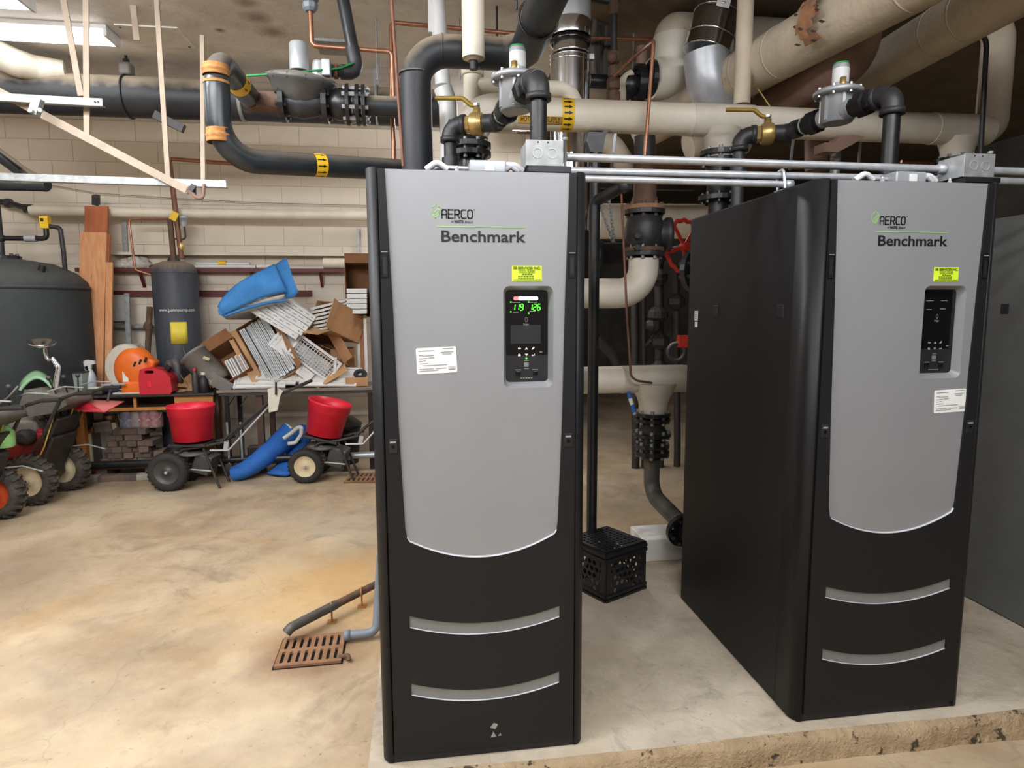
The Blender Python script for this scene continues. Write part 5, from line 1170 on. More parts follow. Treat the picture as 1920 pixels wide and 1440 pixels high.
e1 = A(88, 447, YT); MB().tube([(x0, YT, z1), (e1.x, YT, z1), (e1.x, YT, A(88, 424, YT).z)], .024, 12, fil=.04).build('branch', 'iron_black', t)
MB().lathe([(.034, -.05), (.034, .05)], A(58, 447, YT), Xv, 12).build('coupling', 'galv', t)
bx = A(85, 417, YT); MB().box(bx, (.075, .07, .12)).build('control_box', 'tape_yellow', t, bevel=.006)
MB().box(bx+Vector((-.01, -.037, .02)), (.025, .004, .03)).build('box_dial', 'print_black', t)
MB().tube([A(92, 424, YT), A(113, 427, YT), A(119, 470, YT), A(134, 640, YT+.1)], .021, 12, fil=.04).build('drop_pipe', 'iron_gray', t)
MB().tube([A(-20, 376, YT+.6), A(14, 380, YT+.6), A(55, 392, 5.25)], .03, 12, fil=.05).build('upper_pipe', 'iron_black', t)
MB().lathe([(.045, -.03), (.05, 0), (.045, .03)], A(16, 381, YT+.6), Xv, 10).build('upper_union', 'iron_gray', t)
# --- long white pipe on the wall
YP = 5.28; zw = A(360, 400, YP).z
t = thing('wall_pipe', 'long cream insulated pipe along the block wall', 'pipe', (-1.5, YP, zw))
MB().tube([(A(57, 392, YP).x, YP, zw+.01), (A(290, 398, YP).x, YP, zw), (A(720, 405, YP).x, YP, zw)], .053, 18).build('jacket', 'insul_clean', t)
MB().lathe([(.035, 0), (.045, .0), (.045, .08)], A(46, 391, YP), Xv, 12).build('end_fitting', 'iron_gray', t)
p = A(180, 375, YP-.05); MB().box(p, (.05, .08, .1), eul(.3, .2, 0)).build('clamp', 'iron_gray', t, bevel=.006); MB().cyl(p, Vector((p.x, YP, zw)), .014, 8).build('clamp_stem', 'iron_black', t)
# --- wall ledge, shelf and strip
struct('trim_1', MB().box2((A(205, 478, 5.4).x, 5.36, A(400, 479, 5.4).z), (1.5, 5.495, A(400, 474, 5.4).z)), 'block_paint')
YS = 5.365
zS = A(400, 503, YS).z
t = thing('wall_shelf', 'long shelf with a maroon edge on the block wall', 'shelf', (-1.3, 5.4, zS))
MB().box2((A(140, 505, YS).x, YS, zS-.04), (A(688, 508, YS).x, 5.49, zS)).build('board', 'maroon', t)
for px in (260, 470, 600): q = A(px, 510, YS); MB().beam((q.x, YS+.03, zS-.04), (q.x, 5.49, zS-.2), .03, .015).build('bracket', 'maroon', t)
for px0, px1, lab in ((205, 292, 'maroon batten on the wall between the planks and the slim tank'), (372, 585, 'maroon batten on the wall behind the blue mat')):
    tag(MB().box2((A(px0, 550, 5.48).x, 5.46, A(400, 556, 5.48).z), (A(px1, 550, 5.48).x, 5.494, A(400, 545, 5.48).z)).build('wall_batten', 'maroon'), lab, 'batten')
def lump(c, sx, sy, sz, amp, seg=18, seedk=0):
    mb = MB(); mb.ball((0, 0, 0), 1, seg); r_ = random.Random(seedk)
    ph = [r_.uniform(0, 6) for _ in range(6)]
    for v in mb.v:
        n = 1+amp*(math.sin(v.x*5+ph[0])*math.sin(v.y*4+ph[1])+.6*math.sin(v.z*9+ph[2]+v.x*6)+.4*math.sin(v.x*13+ph[3]+v.y*11))
        v.x *= sx*n; v.y *= sy*n; v.z = max(-.55, v.z*n)*sz; v += Vector(c)
    return mb
q = A(252, 492, 5.36); tag(lump((q.x, 5.43, zS+.045), .13, .055, .085, .25, 20, 3).build('plastic_bag', 'plastic_bag'), 'crumpled clear plastic bag on the wall shelf', 'bag')
q = A(226, 497, 5.36); tag(lump((q.x, 5.43, zS+.032), .10, .055, .06, .25, 20, 5).build('plastic_bag', 'plastic_bag'), 'flatter crumpled bag on the shelf beside the planks', 'bag')
for a_, b_, r_, m_, lab in (((345, 497), (480, 503), .020, 'paper', 'white paper tube lying on the wall shelf'), ((368, 491), (468, 497), .018, 'pvc_white', 'longer white plastic tube on top of the shelf tubes'), ((482, 504), (520, 505), .022, 'paper', 'short white packet on the shelf beside the blue mat'), ((410, 496), (425, 496), .024, 'tape_yellow', 'small yellow packet among the shelf tubes'), ((288, 486), (303, 487), .020, 'pvc_white', 'white pipe end on the shelf beside the slim tank')):
    pa_, pb_ = A(*a_, 5.43), A(*b_, 5.43); zc = zS+r_+(.036 if 'longer' in lab or 'yellow' in lab else .001); pa_.z = pb_.z = zc
    tag(MB().cyl(pa_, pb_, r_, 12).build('tube', m_), lab, 'tube', None)
q = A(607, 498, 5.43); q2 = A(648, 499, 5.43); t = thing('paper_roll', 'fat white paper roll lying on the wall shelf', 'roll', (q.x, 5.43, zS))
q.z = q2.z = zS+.063; MB().cyl(q, q2, .062, 20).build('roll', 'paper_roll', t); MB().lathe([(.02, -.002), (.02, .0)], q, Xv, 12).build('core', 'card_dark', t)
# wall straps
bar('wall_strap', A(233, 415, 5.46), A(236, 480, 5.46), .045, .02, 'galv_dull', 'short grey strap bolted to the wall beside the planks', 'strap')
bar('wall_strap', A(671, 428, 5.46), A(672, 480, 5.46), .035, .015, 'galv_dull', 'short grey strap on the wall beside the near boiler', 'strap')
simple_pipe('cable', 'thin cable sagging along the block wall', 'wire', [A(90, 346, 5.44), A(180, 362, 5.44), A(330, 372, 5.44), A(480, 380, 5.44), A(720, 386, 5.44)], .004, 'insul_brown', None, 6)
simple_pipe('galvanised_pipe', 'galvanised pipe low on the wall behind the planks', 'pipe', [A(110, 612, 5.42), A(292, 613, 5.42)], .022, 'galv', None, 10)
# --- slim tank
YK = 5.13; c = A(332, 580, YK); rK = .218; zs = A(332, 512, YK).z; zt = A(332, 490, YK).z
t = thing('expansion_tank', 'slim upright slate grey tank with a yellow label', 'tank', (c.x, YK, 0))
MB().lathe([(rK*.95, .0), (rK, .05), (rK, zs), (rK*.97, zs+.035), (rK*.85, zs+(zt-zs)*.72), (rK*.5, zt-.004), (0, zt+.004)], (c.x, YK, 0), Zv, 32).build('shell', 'tank_slate', t)
mb = MB(); band(mb, (c.x, YK, zs+.002), Zv, rK, .008, .003, 32); mb.build('weld_seam', 'tank_slate', t)
def cyl_patch(cx, cy, r, ang, w_, z0, z1, n=6): return [[(cx+r*math.cos(ang+w_*(k/n-.5)), cy+r*math.sin(ang+w_*(k/n-.5)), z) for k in range(n+1)] for z in (z0, z1)]
ang = math.atan2(CAM.y-YK, CAM.x-c.x)
MB().sheet(cyl_patch(c.x, YK, rK+.002, ang+.02, .72, A(332, 645, YK-rK).z, A(332, 604, YK-rK).z), .002).build('yellow_label', 'tank_yellow', t)
tmp = MB(); textmesh(tmp, 'www.pennpump.com', .05, (0, 0, 0), Xv, Yv, Zv, width=.36); mb = MB(); zt_ = A(332, 584, YK-rK).z
mb.add([(c.x+(rK+.003+v.z)*math.cos(ang+(v.x-.18)/rK), YK+(rK+.003+v.z)*math.sin(ang+(v.x-.18)/rK), zt_+v.y) for v in tmp.v], tmp.f); mb.build('web_address', 'label_white', t)
mb = MB(); flange(mb, (c.x, YK, zt-.002), Zv, .06, .02, 4, .01); mb.build('top_flange', 'iron_gray', t)
t = thing('tank_piping', 'iron riser, copper branch and pressure gauge over the slim tank', 'pipework', (c.x, YK, zt))
zq = lambda py: A(332, py, YK).z; xq = lambda px: A(px, 430, YK).x
MB().tube([(xq(322), YK, zt), (xq(320), YK, zq(410))], .028, 12).build('riser', 'rust_dark', t)
MB().tube([(xq(337), YK, zq(485)), (xq(334), YK, zq(440)), (xq(326), YK, zq(300)), (xq(326), YK+.0, zq(296))], .026, 12).build('copper_riser', 'copper_old', t)
MB().tube([(xq(326), YK, zq(298)), (xq(450), YK+.1, zq(301))], .02, 10).build('copper_branch', 'copper', t)
MB().lathe([(.02, -.04), (.035, 0), (.02, .04)], (xq(338), YK, zq(462)), Zv, 10).build('union', 'brass', t)
MB().tube([(xq(322), YK, zq(447)), (xq(336), YK, zq(450)), (xq(347), YK, zq(447)), (xq(346), YK, zq(420))], .010, 8, fil=.03).build('gauge_tube', 'iron_gray', t)
MB().lathe([(.02, -.05), (.032, -.02), (.032, .03), (.04, .03), (.04, .06), (.02, .065)], (xq(345), YK, zq(416)), Zv, 12).build('gauge', 'alu', t)
MB().box((xq(330), YK-.03, zq(406)), (.07, .012, .09), eul(0, .5, 0)).build('valve_tag', 'tape_yellow', t)
MB().tube([(xq(318), YK, zq(411)), (xq(243), YK, zq(412)), (xq(248), YK, zq(506)), (xq(281), YK+.05, zq(518)), (xq(284), YK+.1, zq(640))], .012, 8, fil=.03).build('copper_line', 'copper', t)
MB().tube([A(281, 575, 5.3), A(278, 640, 5.3), A(275, 700, 5.3)], .03, 10).build('rusty_pipe', 'rust_dark', t)
MB().lathe([(.03, -.05), (.055, 0), (.03, .05)], A(278, 612, 5.3), Zv, 8).build('rusty_valve', 'rust_dark', t)
# --- planks leaning on the wall
def plank(px0, px1, ytop, Yt, Yb, th, mat, label, skew=0):
    xt0, xt1 = A(px0, ytop, Yt).x, A(px1, ytop, Yt).x; zt = A((px0+px1)/2, ytop, Yt).z
    a_ = Vector(((xt0+xt1)/2, Yt, zt)); b_ = Vector(((xt0+xt1)/2+skew, Yb, .01))
    d = (a_-b_).normalized(); u = Xv; n = d.cross(u).normalized()
    R = Matrix((u, n, d)).transposed()
    tag(MB().box((a_+b_)/2, (xt1-xt0, th, (a_-b_).length), R).build('plank', mat, bevel=.003), label, 'plank', 'planks leaning on the wall')
plank(160, 203, 387, 5.16, 4.98, .04, 'wood_red', 'tallest reddish plank leaning at the back', -.14)
plank(152, 201, 436, 5.09, 4.92, .04, 'wood_plank', 'wide pale orange plank leaning at the front', -.16)
plank(196, 207, 440, 5.135, 4.95, .035, 'wood_red', 'narrow reddish plank edge beside the wide plank', -.17)
plank(199, 212, 492, 5.07, 4.91, .03, 'wood_plank', 'shortest narrow plank edge beside the wide plank', -.10)
bar('strut_post', A(238, 550, 5.3), Vector((A(250, 760, 5.3).x, 5.2, 0.005)), .05, .03, 'galv_dull', 'grey steel strut leaning behind the leaf blower', 'strut')
tag(MB().box2(A(207, 602, 5.44), A(232, 553, 5.40)).build('wall_sign', 'label_white'), 'plain white board on the wall behind the planks', 'board')
tag(MB().box2(A(140, 598, 5.44), A(146, 548, 5.40)).build('wall_sign', 'label_white'), 'narrow sliver of white board at the planks other side', 'board')
# --- desk
YD0, YD1 = 4.54, 4.90
zd = A(250, 740, YD0).z; dx0, dx1 = A(128, 740, YD0).x, A(398, 740, YD0).x
t = thing('work_desk', 'old orange wood desk with a dark cluttered top', 'desk', ((dx0+dx1)/2, 4.6, 0))
MB().box2((dx0-.02, YD0-.02, zd-.025), (dx1+.02, YD1, zd)).build('desktop', 'dark_top', t, bevel=.004)
zr = A(250, 765, YD0).z
MB().box2((dx0+.02, YD0+.02, zr-.03), (dx1-.27, YD0+.05, zr)).build('front_rail', 'wood_desk', t)
MB().box2((dx0+.02, YD1-.03, zr-.1), (dx1-.02, YD1-.01, zd-.025)).build('back_panel', 'wood_dark', t)
MB().box2((A(325, 740, YD0).x, YD0+.01, zr-.03), (dx1, YD0+.04, zd-.028)).build('side_drawer', 'wood_desk', t, bevel=.004)
q = A(250, 745, YD0); MB().box2((q.x-.012, YD0+.02, zr), (q.x+.012, YD0+.05, zd-.025)).build('divider', 'wood_desk', t)
for x in (dx0+.06, dx1-.06):
    for y in (YD0+.06, YD1-.05): MB().box2((x-.04, y-.03, 0), (x+.04, y+.03, zd-.025)).build('leg', 'wood_desk', t)
zu = A(250, 866, YD0+.1).z
# --- steel table
tx0, tx1 = A(405, 730, YD0).x, A(722, 730, YD0).x; zt2 = A(550, 729, YD0).z
t = thing('steel_table', 'long brown topped steel table loaded with cartons and filters', 'table', ((tx0+tx1)/2, 4.6, 0))
MB().box2((tx0, YD0, zt2-.03), (tx1, YD1+.15, zt2)).build('tabletop', 'steel_top', t, bevel=.003)
MB().box2((tx0+.02, YD0+.01, zt2-.06), (tx1, YD0+.04, zt2-.03)).build('front_rail', 'dark_steel', t)
for px, w_, m_, yo in ((427, .035, 'iron_black', .03), (451, .04, 'iron_black', .4), (488, .06, 'wood_dark', .05), (511, .05, 'wood_dark', .45), (405, .07, 'wood_dark', .1)):
    x = A(px, 800, YD0+yo).x; MB().box2((x-w_/2, YD0+yo, 0), (x+w_/2, YD0+yo+w_, zt2-.03)).build('leg', m_, t)
for px in (428, 453): x = A(px, 830, YD0+.02).x; MB().cyl((x, YD0+.015, .02), (x, YD0+.015, A(px, 792, YD0).z), .012, 8).build('leg_sleeve', 'galv', t)
x = tx1-.15; MB().box2((x-.03, YD0+.05, 0), (x+.03, YD0+.11, zt2-.03)).build('leg', 'iron_black', t)
for px, py in ((442, 740), (465, 738)): MB().beam(A(px-14, 762, YD0+.1), A(px, py, YD0+.1), .008, .008).build('brace', 'iron_black', t)
# --- open cartons
def carton(label, c, sz, rot, flaps='lrfb', mat='card', fl=.5, fa=.9):
    """open-topped carton; local z points out of the opening"""
    t = rthing('cardboard_box', label, 'box', c, rot, 'open cartons on the steel table')
    w_, d_, h_ = sz; th = .006
    mb = MB(); mb.box((0, 0, th/2), (w_, d_, th))
    for s in (-1, 1): mb.box((s*(w_/2-th/2), 0, h_/2), (th, d_, h_)); mb.box((0, s*(d_/2-th/2), h_/2), (w_, th, h_))
    L(mb, 'body', mat, t)
    for f in flaps:
        s = -1 if f in 'lf' else 1; ln = fl*min(w_, d_); a_ = fa*random.uniform(.7, 1.3)
        if f in 'lr': R = Matrix.Rotation(s*a_, 3, 'Y'); o = Vector((s*w_/2, 0, h_)); ob = (ln*.0, 0, ln/2); m2 = MB().box(o+R @ Vector(ob), (th, d_*.98, ln), R)
        else: R = Matrix.Rotation(-s*a_, 3, 'X'); o = Vector((0, s*d_/2, h_)); m2 = MB().box(o+R @ Vector((0, 0, ln/2)), (w_*.98, th, ln), R)
        L(m2, 'flap', 'card_light' if f in 'fl' else mat, t)
    return t
YB_ = 4.8
def sheetstack(parent_rot, c, n, sz, gap, label, group, mat='white_metal', name='air_filter'):
    """row of thin framed panels filed side by side along local x"""
    R = parent_rot
    for i in range(n):
        t = rthing(name, label, 'filter', Vector(c)+R @ Vector(((i-(n-1)/2)*gap, random.uniform(-.008, .008), random.uniform(-.012, .012))), R.to_euler(), group)
        L(MB().box((0, 0, 0), (gap*.72, sz[0], sz[1])), 'panel', mat, t); L(MB().box((0, -sz[0]/2-.001, 0), (gap*.3, .002, sz[1]*.96)), 'edge_slot', 'print_gray', t)
def E(*a): return eul(*[math.radians(x) for x in a])
def carton_at(px, py, Yq, sz, deg, **k):
    R = E(*deg); return carton(k.pop('label'), A(px, py, Yq), sz, R.to_euler(), **k), R
tb = zt2
def filed(R, c, n, sz, gap, label, group, mat, name='air_filter'):
    """thin panels filed side by side along local x, edges towards local z"""
    for i in range(n):
        t = rthing(name, label, 'filter', Vector(c)+R @ Vector(((i-(n-1)/2)*gap, random.uniform(-.02, .02), random.uniform(-.02, .02))), R.to_euler(), group)
        L(MB().box((0, 0, 0), (gap*.8, sz[0], sz[1])), 'panel', mat, t); L(MB().box((0, 0, sz[1]/2+.001), (gap*.25, sz[0]*.9, .002)), 'edge_slot', 'print_gray', t)
def ocarton(label, px, py, Yb, sz, deg, flaps, mat, fl=.45, fa=.9):
    R = E(*deg); c = A(px, py, Yb-sz[2]*.5); o = c-R @ Vector((0, 0, sz[2]/2))
    carton(label, o, sz, R.to_euler(), flaps, mat, fl, fa); return c, R
c, R = ocarton('brown open carton leaning over at the end nearest the slim tank', 440, 682, 4.92, (.30, .40, .26), (66, -32, 0), 'lb', 'card_dark', .35)
filed(R, c+R @ Vector((.05, -.08, .0)), 4, (.20, .20), .05, 'white filter pack filed in the leaning brown carton', 'filters in the leaning brown carton', 'white_metal')
c, R = ocarton('tall open carton of grey filters tilted in the middle of the pile', 510, 660, 4.98, (.36, .72, .26), (70, -31, 0), 'lr', 'card', .30)
filed(R, c+R @ Vector((.0, .0, .03)), 9, (.66, .20), .034, 'grey filter panel in the tall tilted carton', 'filters in the tall tilted carton', 'galv')
c, R = ocarton('tilted carton half hidden behind the white grilles', 603, 664, 5.00, (.36, .52, .26), (72, -30, 0), 'lrf', 'card', .35)
for i in range(5):
    t = rthing('register_box', ['lowest white pack slanting on the tilted cartons', 'second lowest white pack slanting on the tilted cartons', 'middle white pack slanting on the tilted cartons', 'second highest white pack slanting on the tilted cartons', 'highest white pack slanting under the blue mat'][i], 'box', A(514+i*12, 602-i*6, 4.66+.03*i), E(0, 34, 0).to_euler(), 'white packs slanting on the cartons')
    ln = (.58, .56, .52, .46, .40)[i]
    L(MB().box((0, 0, 0), (ln, .26, .056)), 'pack', 'white_metal', t, bevel=.004)
    mb = MB()
    for k in range(4): mb.box((-.10+.07*k, -.131, .006*(k % 2)), (.045, .001, .008))
    mb.box((ln*.42, -.131, 0), (.02, .001, .012)); L(mb, 'pack_print', 'print_gray', t)
c, R = ocarton('open carton of stacked white pads high in the pile', 634, 604, 4.98, (.30, .34, .40), (10, -68, 38), 'lf', 'card', .5, .7)
for i in range(7):
    R2 = E(-6, -14, 38); tag(MB().box(A(604, 616-i*7, 4.70)+R2 @ Vector((.10, 0, 0)), (.34, .26, .022), R2).build('paper_pad', 'paper'), 'white pad in the high open carton', 'pad', 'pads in the high open carton')
carton_at(645, 722, 4.98, (.24, .32, .40), (0, 0, 4), label='plain carton standing on the table end under the high carton', flaps='l', mat='card')
c, R = ocarton('carton lying open towards the viewer on top of the pile beside the near boiler', 674, 545, 5.05, (.26, .56, .30), (88, 0, 0), 'b', 'card_dark', .35, 1.3)
for i in range(5):
    q = A(671, 584-i*9.5, 4.82); tag(MB().box(q, (.20, .26, .046)).build('white_carton', 'label_white', bevel=.003), 'flat white carton in the stack inside the carton lying open', 'box', 'flat white cartons by the near boiler')
bar('batten_pole', A(674, 712, 4.8), A(672, 588, 4.8), .03, .02, 'light_plastic', 'pale batten standing at the table end', 'batten'); bar('batten_pole', A(680, 712, 4.82), A(678, 588, 4.82), .025, .02, 'wood_red', 'reddish batten standing beside the pale one', 'batten')
bar('white_trim', A(688, 715, 4.8), A(684, 590, 4.8), .03, .02, 'white_metal', 'white trim strip standing closest to the near boiler', 'trim strip')
# --- white grilles and framed panels
def grille(label, c, R, sx, sy, nx, ny):
    t = rthing('vent_grille', label, 'grille', c, R.to_euler(), 'white vent grilles')
    L(MB().plate([[(-sx/2, -sy/2), (sx/2, -sy/2), (sx/2, sy/2), (-sx/2, sy/2)], [(-sx/2+.025, -sy/2+.025), (sx/2-.025, -sy/2+.025), (sx/2-.025, sy/2-.025), (-sx/2+.025, sy/2-.025)]], (0, 0, -.012), (1, 0, 0), (0, 1, 0), Zv, .024), 'frame', 'white_metal', t)
    if nx:
        for i in range(nx): x = -sx/2+.025+(sx-.05)*(i+.5)/nx; L(MB().box((x, 0, 0), (.006, sy-.05, .014)), 'bar', 'white_metal', t)
        for j in range(ny): y = -sy/2+.025+(sy-.05)*(j+.5)/ny; L(MB().box((0, y, 0), (sx-.05, .006, .014)), 'bar', 'white_metal', t)
    else: L(MB().box((0, 0, 0), (sx-.05, sy-.05, .012)), 'panel', 'white_metal', t)
    return t
# grilles slant down to the right: local x runs down-right, face turned to the viewer
def slant(deg, tilt): return Matrix.Rotation(math.radians(deg), 3, 'Y') @ Matrix.Rotation(math.radians(90-tilt), 3, 'X')
grille('white egg-crate grille slanting between the cartons', A(590, 672, 4.64), slant(38, 8), .50, .24, 14, 6)
grille('plain white framed panel slanting behind the egg-crate grille', A(566, 668, 4.7), slant(40, 8), .58, .22, 0, 0)
grille('second plain white panel slanting behind the egg-crate grille', A(556, 664, 4.74), slant(40, 8), .56, .20, 0, 0)
grille('short white panel propped low beside the egg-crate grille', A(572, 700, 4.62), slant(40, 8), .16, .10, 0, 0)
tag(MB().box(A(629, 690, 4.68), (.03, .12, .22), eul(0, .1, 0)).build('white_trim', 'white_metal', bevel=.003), 'short white trim block standing beside the egg-crate grille', 'trim strip')
def laypanel(label, pa_, pb_, dep, th, nbar, up):
    """framed panel lying on the table, tipped towards the viewer"""
    a_, b_ = Vector(pa_), Vector(pb_); d = b_-a_; ln = d.length; d.normalize(); n = Vector((0, -.85, 1)).normalized(); n = (n-d*n.dot(d)).normalized(); w_ = n.cross(d)
    t = thing('framed_panel', label, 'panel', (a_+b_)/2, 'white framed panels on the table front')
    lp = [[(0, 0), (ln, 0), (ln, dep), (0, dep)]]
    for k in range(nbar): x0 = .02+(ln-.02)*k/nbar; lp.append([(x0, .02), (x0+(ln-.02)/nbar-.02, .02), (x0+(ln-.02)/nbar-.02, dep-.02), (x0, dep-.02)])
    MB().plate(lp, a_, d, w_, n, th).build('frame', 'white_metal', t)
    MB().plate([[(.01, .01), (ln-.01, .01), (ln-.01, dep-.01), (.01, dep-.01)]], a_+n*th*.25, d, w_, n, th*.3).build('infill', 'white', t)
yf_ = YD0+.02
laypanel('lowest white framed panel on the table front edge', (A(437, 728, yf_).x, yf_, tb+.006), (A(535, 728, yf_).x, yf_, tb+.006), .16, .02, 1, 0)
laypanel('white framed panel lying across the lowest one', (A(442, 716, yf_).x, yf_+.03, tb+.045), (A(553, 722, yf_).x, yf_+.03, tb+.03), .15, .02, 1, 0)
laypanel('longest white two-pane panel sloping across the table', (A(476, 712, yf_).x, yf_+.06, tb+.085), (A(675, 728, yf_).x, yf_+.04, tb+.02), .22, .02, 3, 0)
laypanel('white framed panel under the longest one', (A(560, 724, yf_).x, yf_+.0, tb+.02), (A(668, 730, yf_).x, yf_, tb+.004), .14, .014, 1, 0)
# small carton and ring at the table end
q = A(668, 705, 4.65); tag(MB().box((q.x, 4.66, tb+.05), (.22, .16, .09), rotz(.15)).build('cardboard_box', 'card_light', bevel=.003), 'small flat carton at the end of the table', 'box')
tag(MB().tube([(q.x+.04+.05*math.cos(a), 4.66+.03*math.sin(a), tb+.125+.03*math.sin(a)) for a in [2*PI*k/20 for k in range(20)]], .02, 8, closed=True).build('rubber_ring', 'rubber'), 'dark rubber ring on the small carton', 'ring')
# --- blue mat folded over the cartons
t = thing('filter_mat', 'bright blue filter mat folded over the top of the cartons', 'mat', A(485, 590, 4.7))
def bez(P, n):
    out = []
    for k in range(n+1):
        s = k/n; Q = [Vector(p) for p in P]
        while len(Q) > 1: Q = [a_.lerp(b_, s) for a_, b_ in zip(Q, Q[1:])]
        out.append(Q[0])
    return out
edge1 = [A(410, 575, 4.40), A(430, 530, 4.40), A(480, 515, 4.44), A(514, 496, 4.60)]
edge2 = [A(418, 592, 4.40), A(460, 570, 4.38), A(500, 552, 4.40), A(538, 548, 4.48)]
def loft(e1, e2, n, m, bulge=0.0, dirv=Vector((0, -1, .4))):
    a_, b_ = bez(e1, n), bez(e2, n)
    return [[a_[i].lerp(b_[i], j/m)+dirv*bulge*math.sin(PI*j/m) for j in range(m+1)] for i in range(n+1)]
MB().sheet(loft(edge1, edge2, 14, 8, .03), .022).build('upper_fold', 'blue_foam', t)
g = loft([A(512, 500, 4.66), A(520, 495, 4.66), A(530, 488, 4.66), A(537, 484, 4.66)], [A(536, 560, 4.52), A(544, 560, 4.54), A(552, 560, 4.54), A(559, 548, 4.56)], 8, 8, .03); MB().sheet(g, .022).build('corner_fold', 'blue_foam', t)
g = loft([A(414, 590, 4.42), A(430, 578, 4.42), A(480, 562, 4.42), A(534, 553, 4.48)], [A(420, 593, 4.46), A(450, 588, 4.50), A(500, 572, 4.50), A(530, 564, 4.52)], 12, 5, .025); MB().sheet(g, .02).build('lower_fold', 'foam_white', t)
MB().tube([A(411, 580, 4.40), A(413, 588, 4.40), A(422, 592, 4.40), A(455, 580, 4.41), A(500, 568, 4.45), A(536, 563, 4.50)], .014, 8, fil=.03).build('rolled_edge', 'blue_foam', t)
tag(lump(A(450, 592, 4.82), .16, .08, .07, .12, 16, 8).build('gray_hose', 'gray_plastic'), 'grey dusty cloth bundle under the blue mat', 'cloth')
# --- blue mat on the floor
t = thing('filter_mat', 'rolled blue filter mat propped against the far spreader', 'mat', FZ(500, 890))
pth = [FZ(437, 888, .075), FZ(470, 885, .10), A(515, 838, 4.75), A(548, 812, 4.82)]
B_ = bez(pth, 12); MB().tube(B_, [.07+.06*k/12 for k in range(13)], 14).build('roll', 'blue_dark', t)
ctr = B_[-1]; dd = (B_[-1]-B_[-2]).normalized(); u1, v1 = perp(dd)
MB().tube([ctr+dd*.004+(u1*math.cos(a)+v1*math.sin(a))*(.035+.09*a/12) for a in [.35*k for k in range(35)]], .012, 6).build('spiral_edge', 'foam_white', t)
g = loft([A(560, 797, 4.95), A(552, 830, 4.9), A(540, 860, 4.8), FZ(500, 888, .02)], [A(580, 800, 5.), A(585, 850, 4.95), FZ(578, 885, .05), FZ(535, 893, .015)], 10, 8, .05); MB().sheet(g, .025).build('loose_flap', 'blue_dark', t)
MB().tube([A(532, 822, 4.50), A(546, 812, 4.50), A(558, 802, 4.50), A(566, 800, 4.50), A(565, 815, 4.50), A(554, 830, 4.50), A(540, 832, 4.50)], .020, 8, fil=.04).build('folded_edge', 'foam_white', t)
# --- things on the desk
zD = zd+.001
def dk(px, Yq): return Vector((A(px, 730, Yq).x, Yq, zD))
t = thing('leaf_blower', 'orange and white backpack leaf blower standing on the desk', 'leaf blower', dk(258, 4.72))
o = dk(258, 4.72); ctr = Vector((o.x, 4.72, A(258, 692, 4.72).z)); rB = pr(38, ctr)
def slabs(mb, c0, prof, seg, kx, kz):      # rounded housing: lathe about Y, squashed
    q = MB().lathe(prof, (0, 0, 0), Yv, seg)
    mb.add([Vector((v.x*kx, v.y, v.z*kz))+c0 for v in q.v], q.f, True); return mb
slabs(MB(), ctr, [(0, -.12), (rB*.6, -.115), (rB*.9, -.08), (rB, -.01), (rB, .01)], 28, .95, 1.12).build('fan_housing', 'orange', t)
slabs(MB(), ctr+Vector((-.07, -.05, .015)), [(rB*.98, .0), (rB*1.04, .03), (rB*1.0, .10), (rB*.7, .14), (0, .145)], 28, .98, 1.15).build('back_housing', 'light_plastic', t)
MB().box((ctr.x+.0, 4.66, zD+.06), (.20, .14, .12)).build('lower_housing', 'orange', t, bevel=.02)
MB().box((ctr.x+.12, 4.7, ctr.z+.05), (.16, .14, .15), eul(0, .5, 0)).build('engine_cover', 'orange', t, bevel=.03)
for k in range(3): MB().box((ctr.x+.04+.05*k, 4.605, ctr.z+.06+.02*k), (.016, .02, .05), eul(0, .4, 0)).build('cooling_slot', 'print_black', t)
MB().tube([A(224, 725, 4.8), A(221, 690, 4.8), A(226, 660, 4.8), A(242, 648, 4.8), A(262, 647, 4.8), A(272, 658, 4.8)], .018, 8, fil=.05).build('back_frame', 'gray_plastic', t)
MB().tube([A(232, 665, 4.76), A(245, 657, 4.76), A(266, 660, 4.76)], .016, 8, fil=.04).build('carry_handle', 'dark_plastic', t)
MB().box((A(237, 712, 4.62).x, 4.605, A(237, 706, 4.62).z), (.05, .004, .10)).build('warning_label', 'label_white', t)
MB().lathe([(.03, 0), (.03, .07), (.02, .09)], dk(268, 4.58), Zv, 12).build('fuel_cap_bottle', 'light_plastic', t)
mb = MB(); mb.box((ctr.x-.0, 4.7, zD+.008), (.34, .26, .014)); mb.build('base_plate', 'light_plastic', t, bevel=.003)
t = thing('gas_can', 'red plastic fuel can standing in front of the leaf blower', 'fuel can', dk(299, 4.6))
o = dk(299, 4.6); wC = pr(28, o); hC = A(299, 688, 4.6).z-zD
prof = [(-wC, 0), (wC*.9, 0), (wC, .03), (wC*.95, hC*.62), (wC*.6, hC*.86), (wC*.1, hC*.97), (-wC*.55, hC), (-wC*.9, hC*.93), (-wC*1.02, hC*.6)]
hole = rrect(-wC*.62, hC*.78, -wC*.05, hC*.90, .015, 3)
MB().plate([prof, hole], o+Vector((0, -.09, 0)), Xv, Zv, Yv, .18).build('body', 'red_can', t, bevel=.018, seg=3)
MB().box(o+Vector((-wC*.35, -.094, hC*.38)), (.035, .006, .05)).build('embossed_mark', 'red_plastic', t, bevel=.003)
MB().cyl(o+Vector((wC*.55, 0, hC*.86)), o+Vector((wC*.72, 0, hC*1.02)), .03, 12).build('cap', 'iron_black', t)
t = thing('shop_canister', 'dusty grey ribbed canister tipped over at the desk end', 'canister', dk(385, 4.7))
a_, b_ = A(362, 664, 4.75), A(412, 718, 4.7); d = b_-a_; r_ = pr(27, a_)
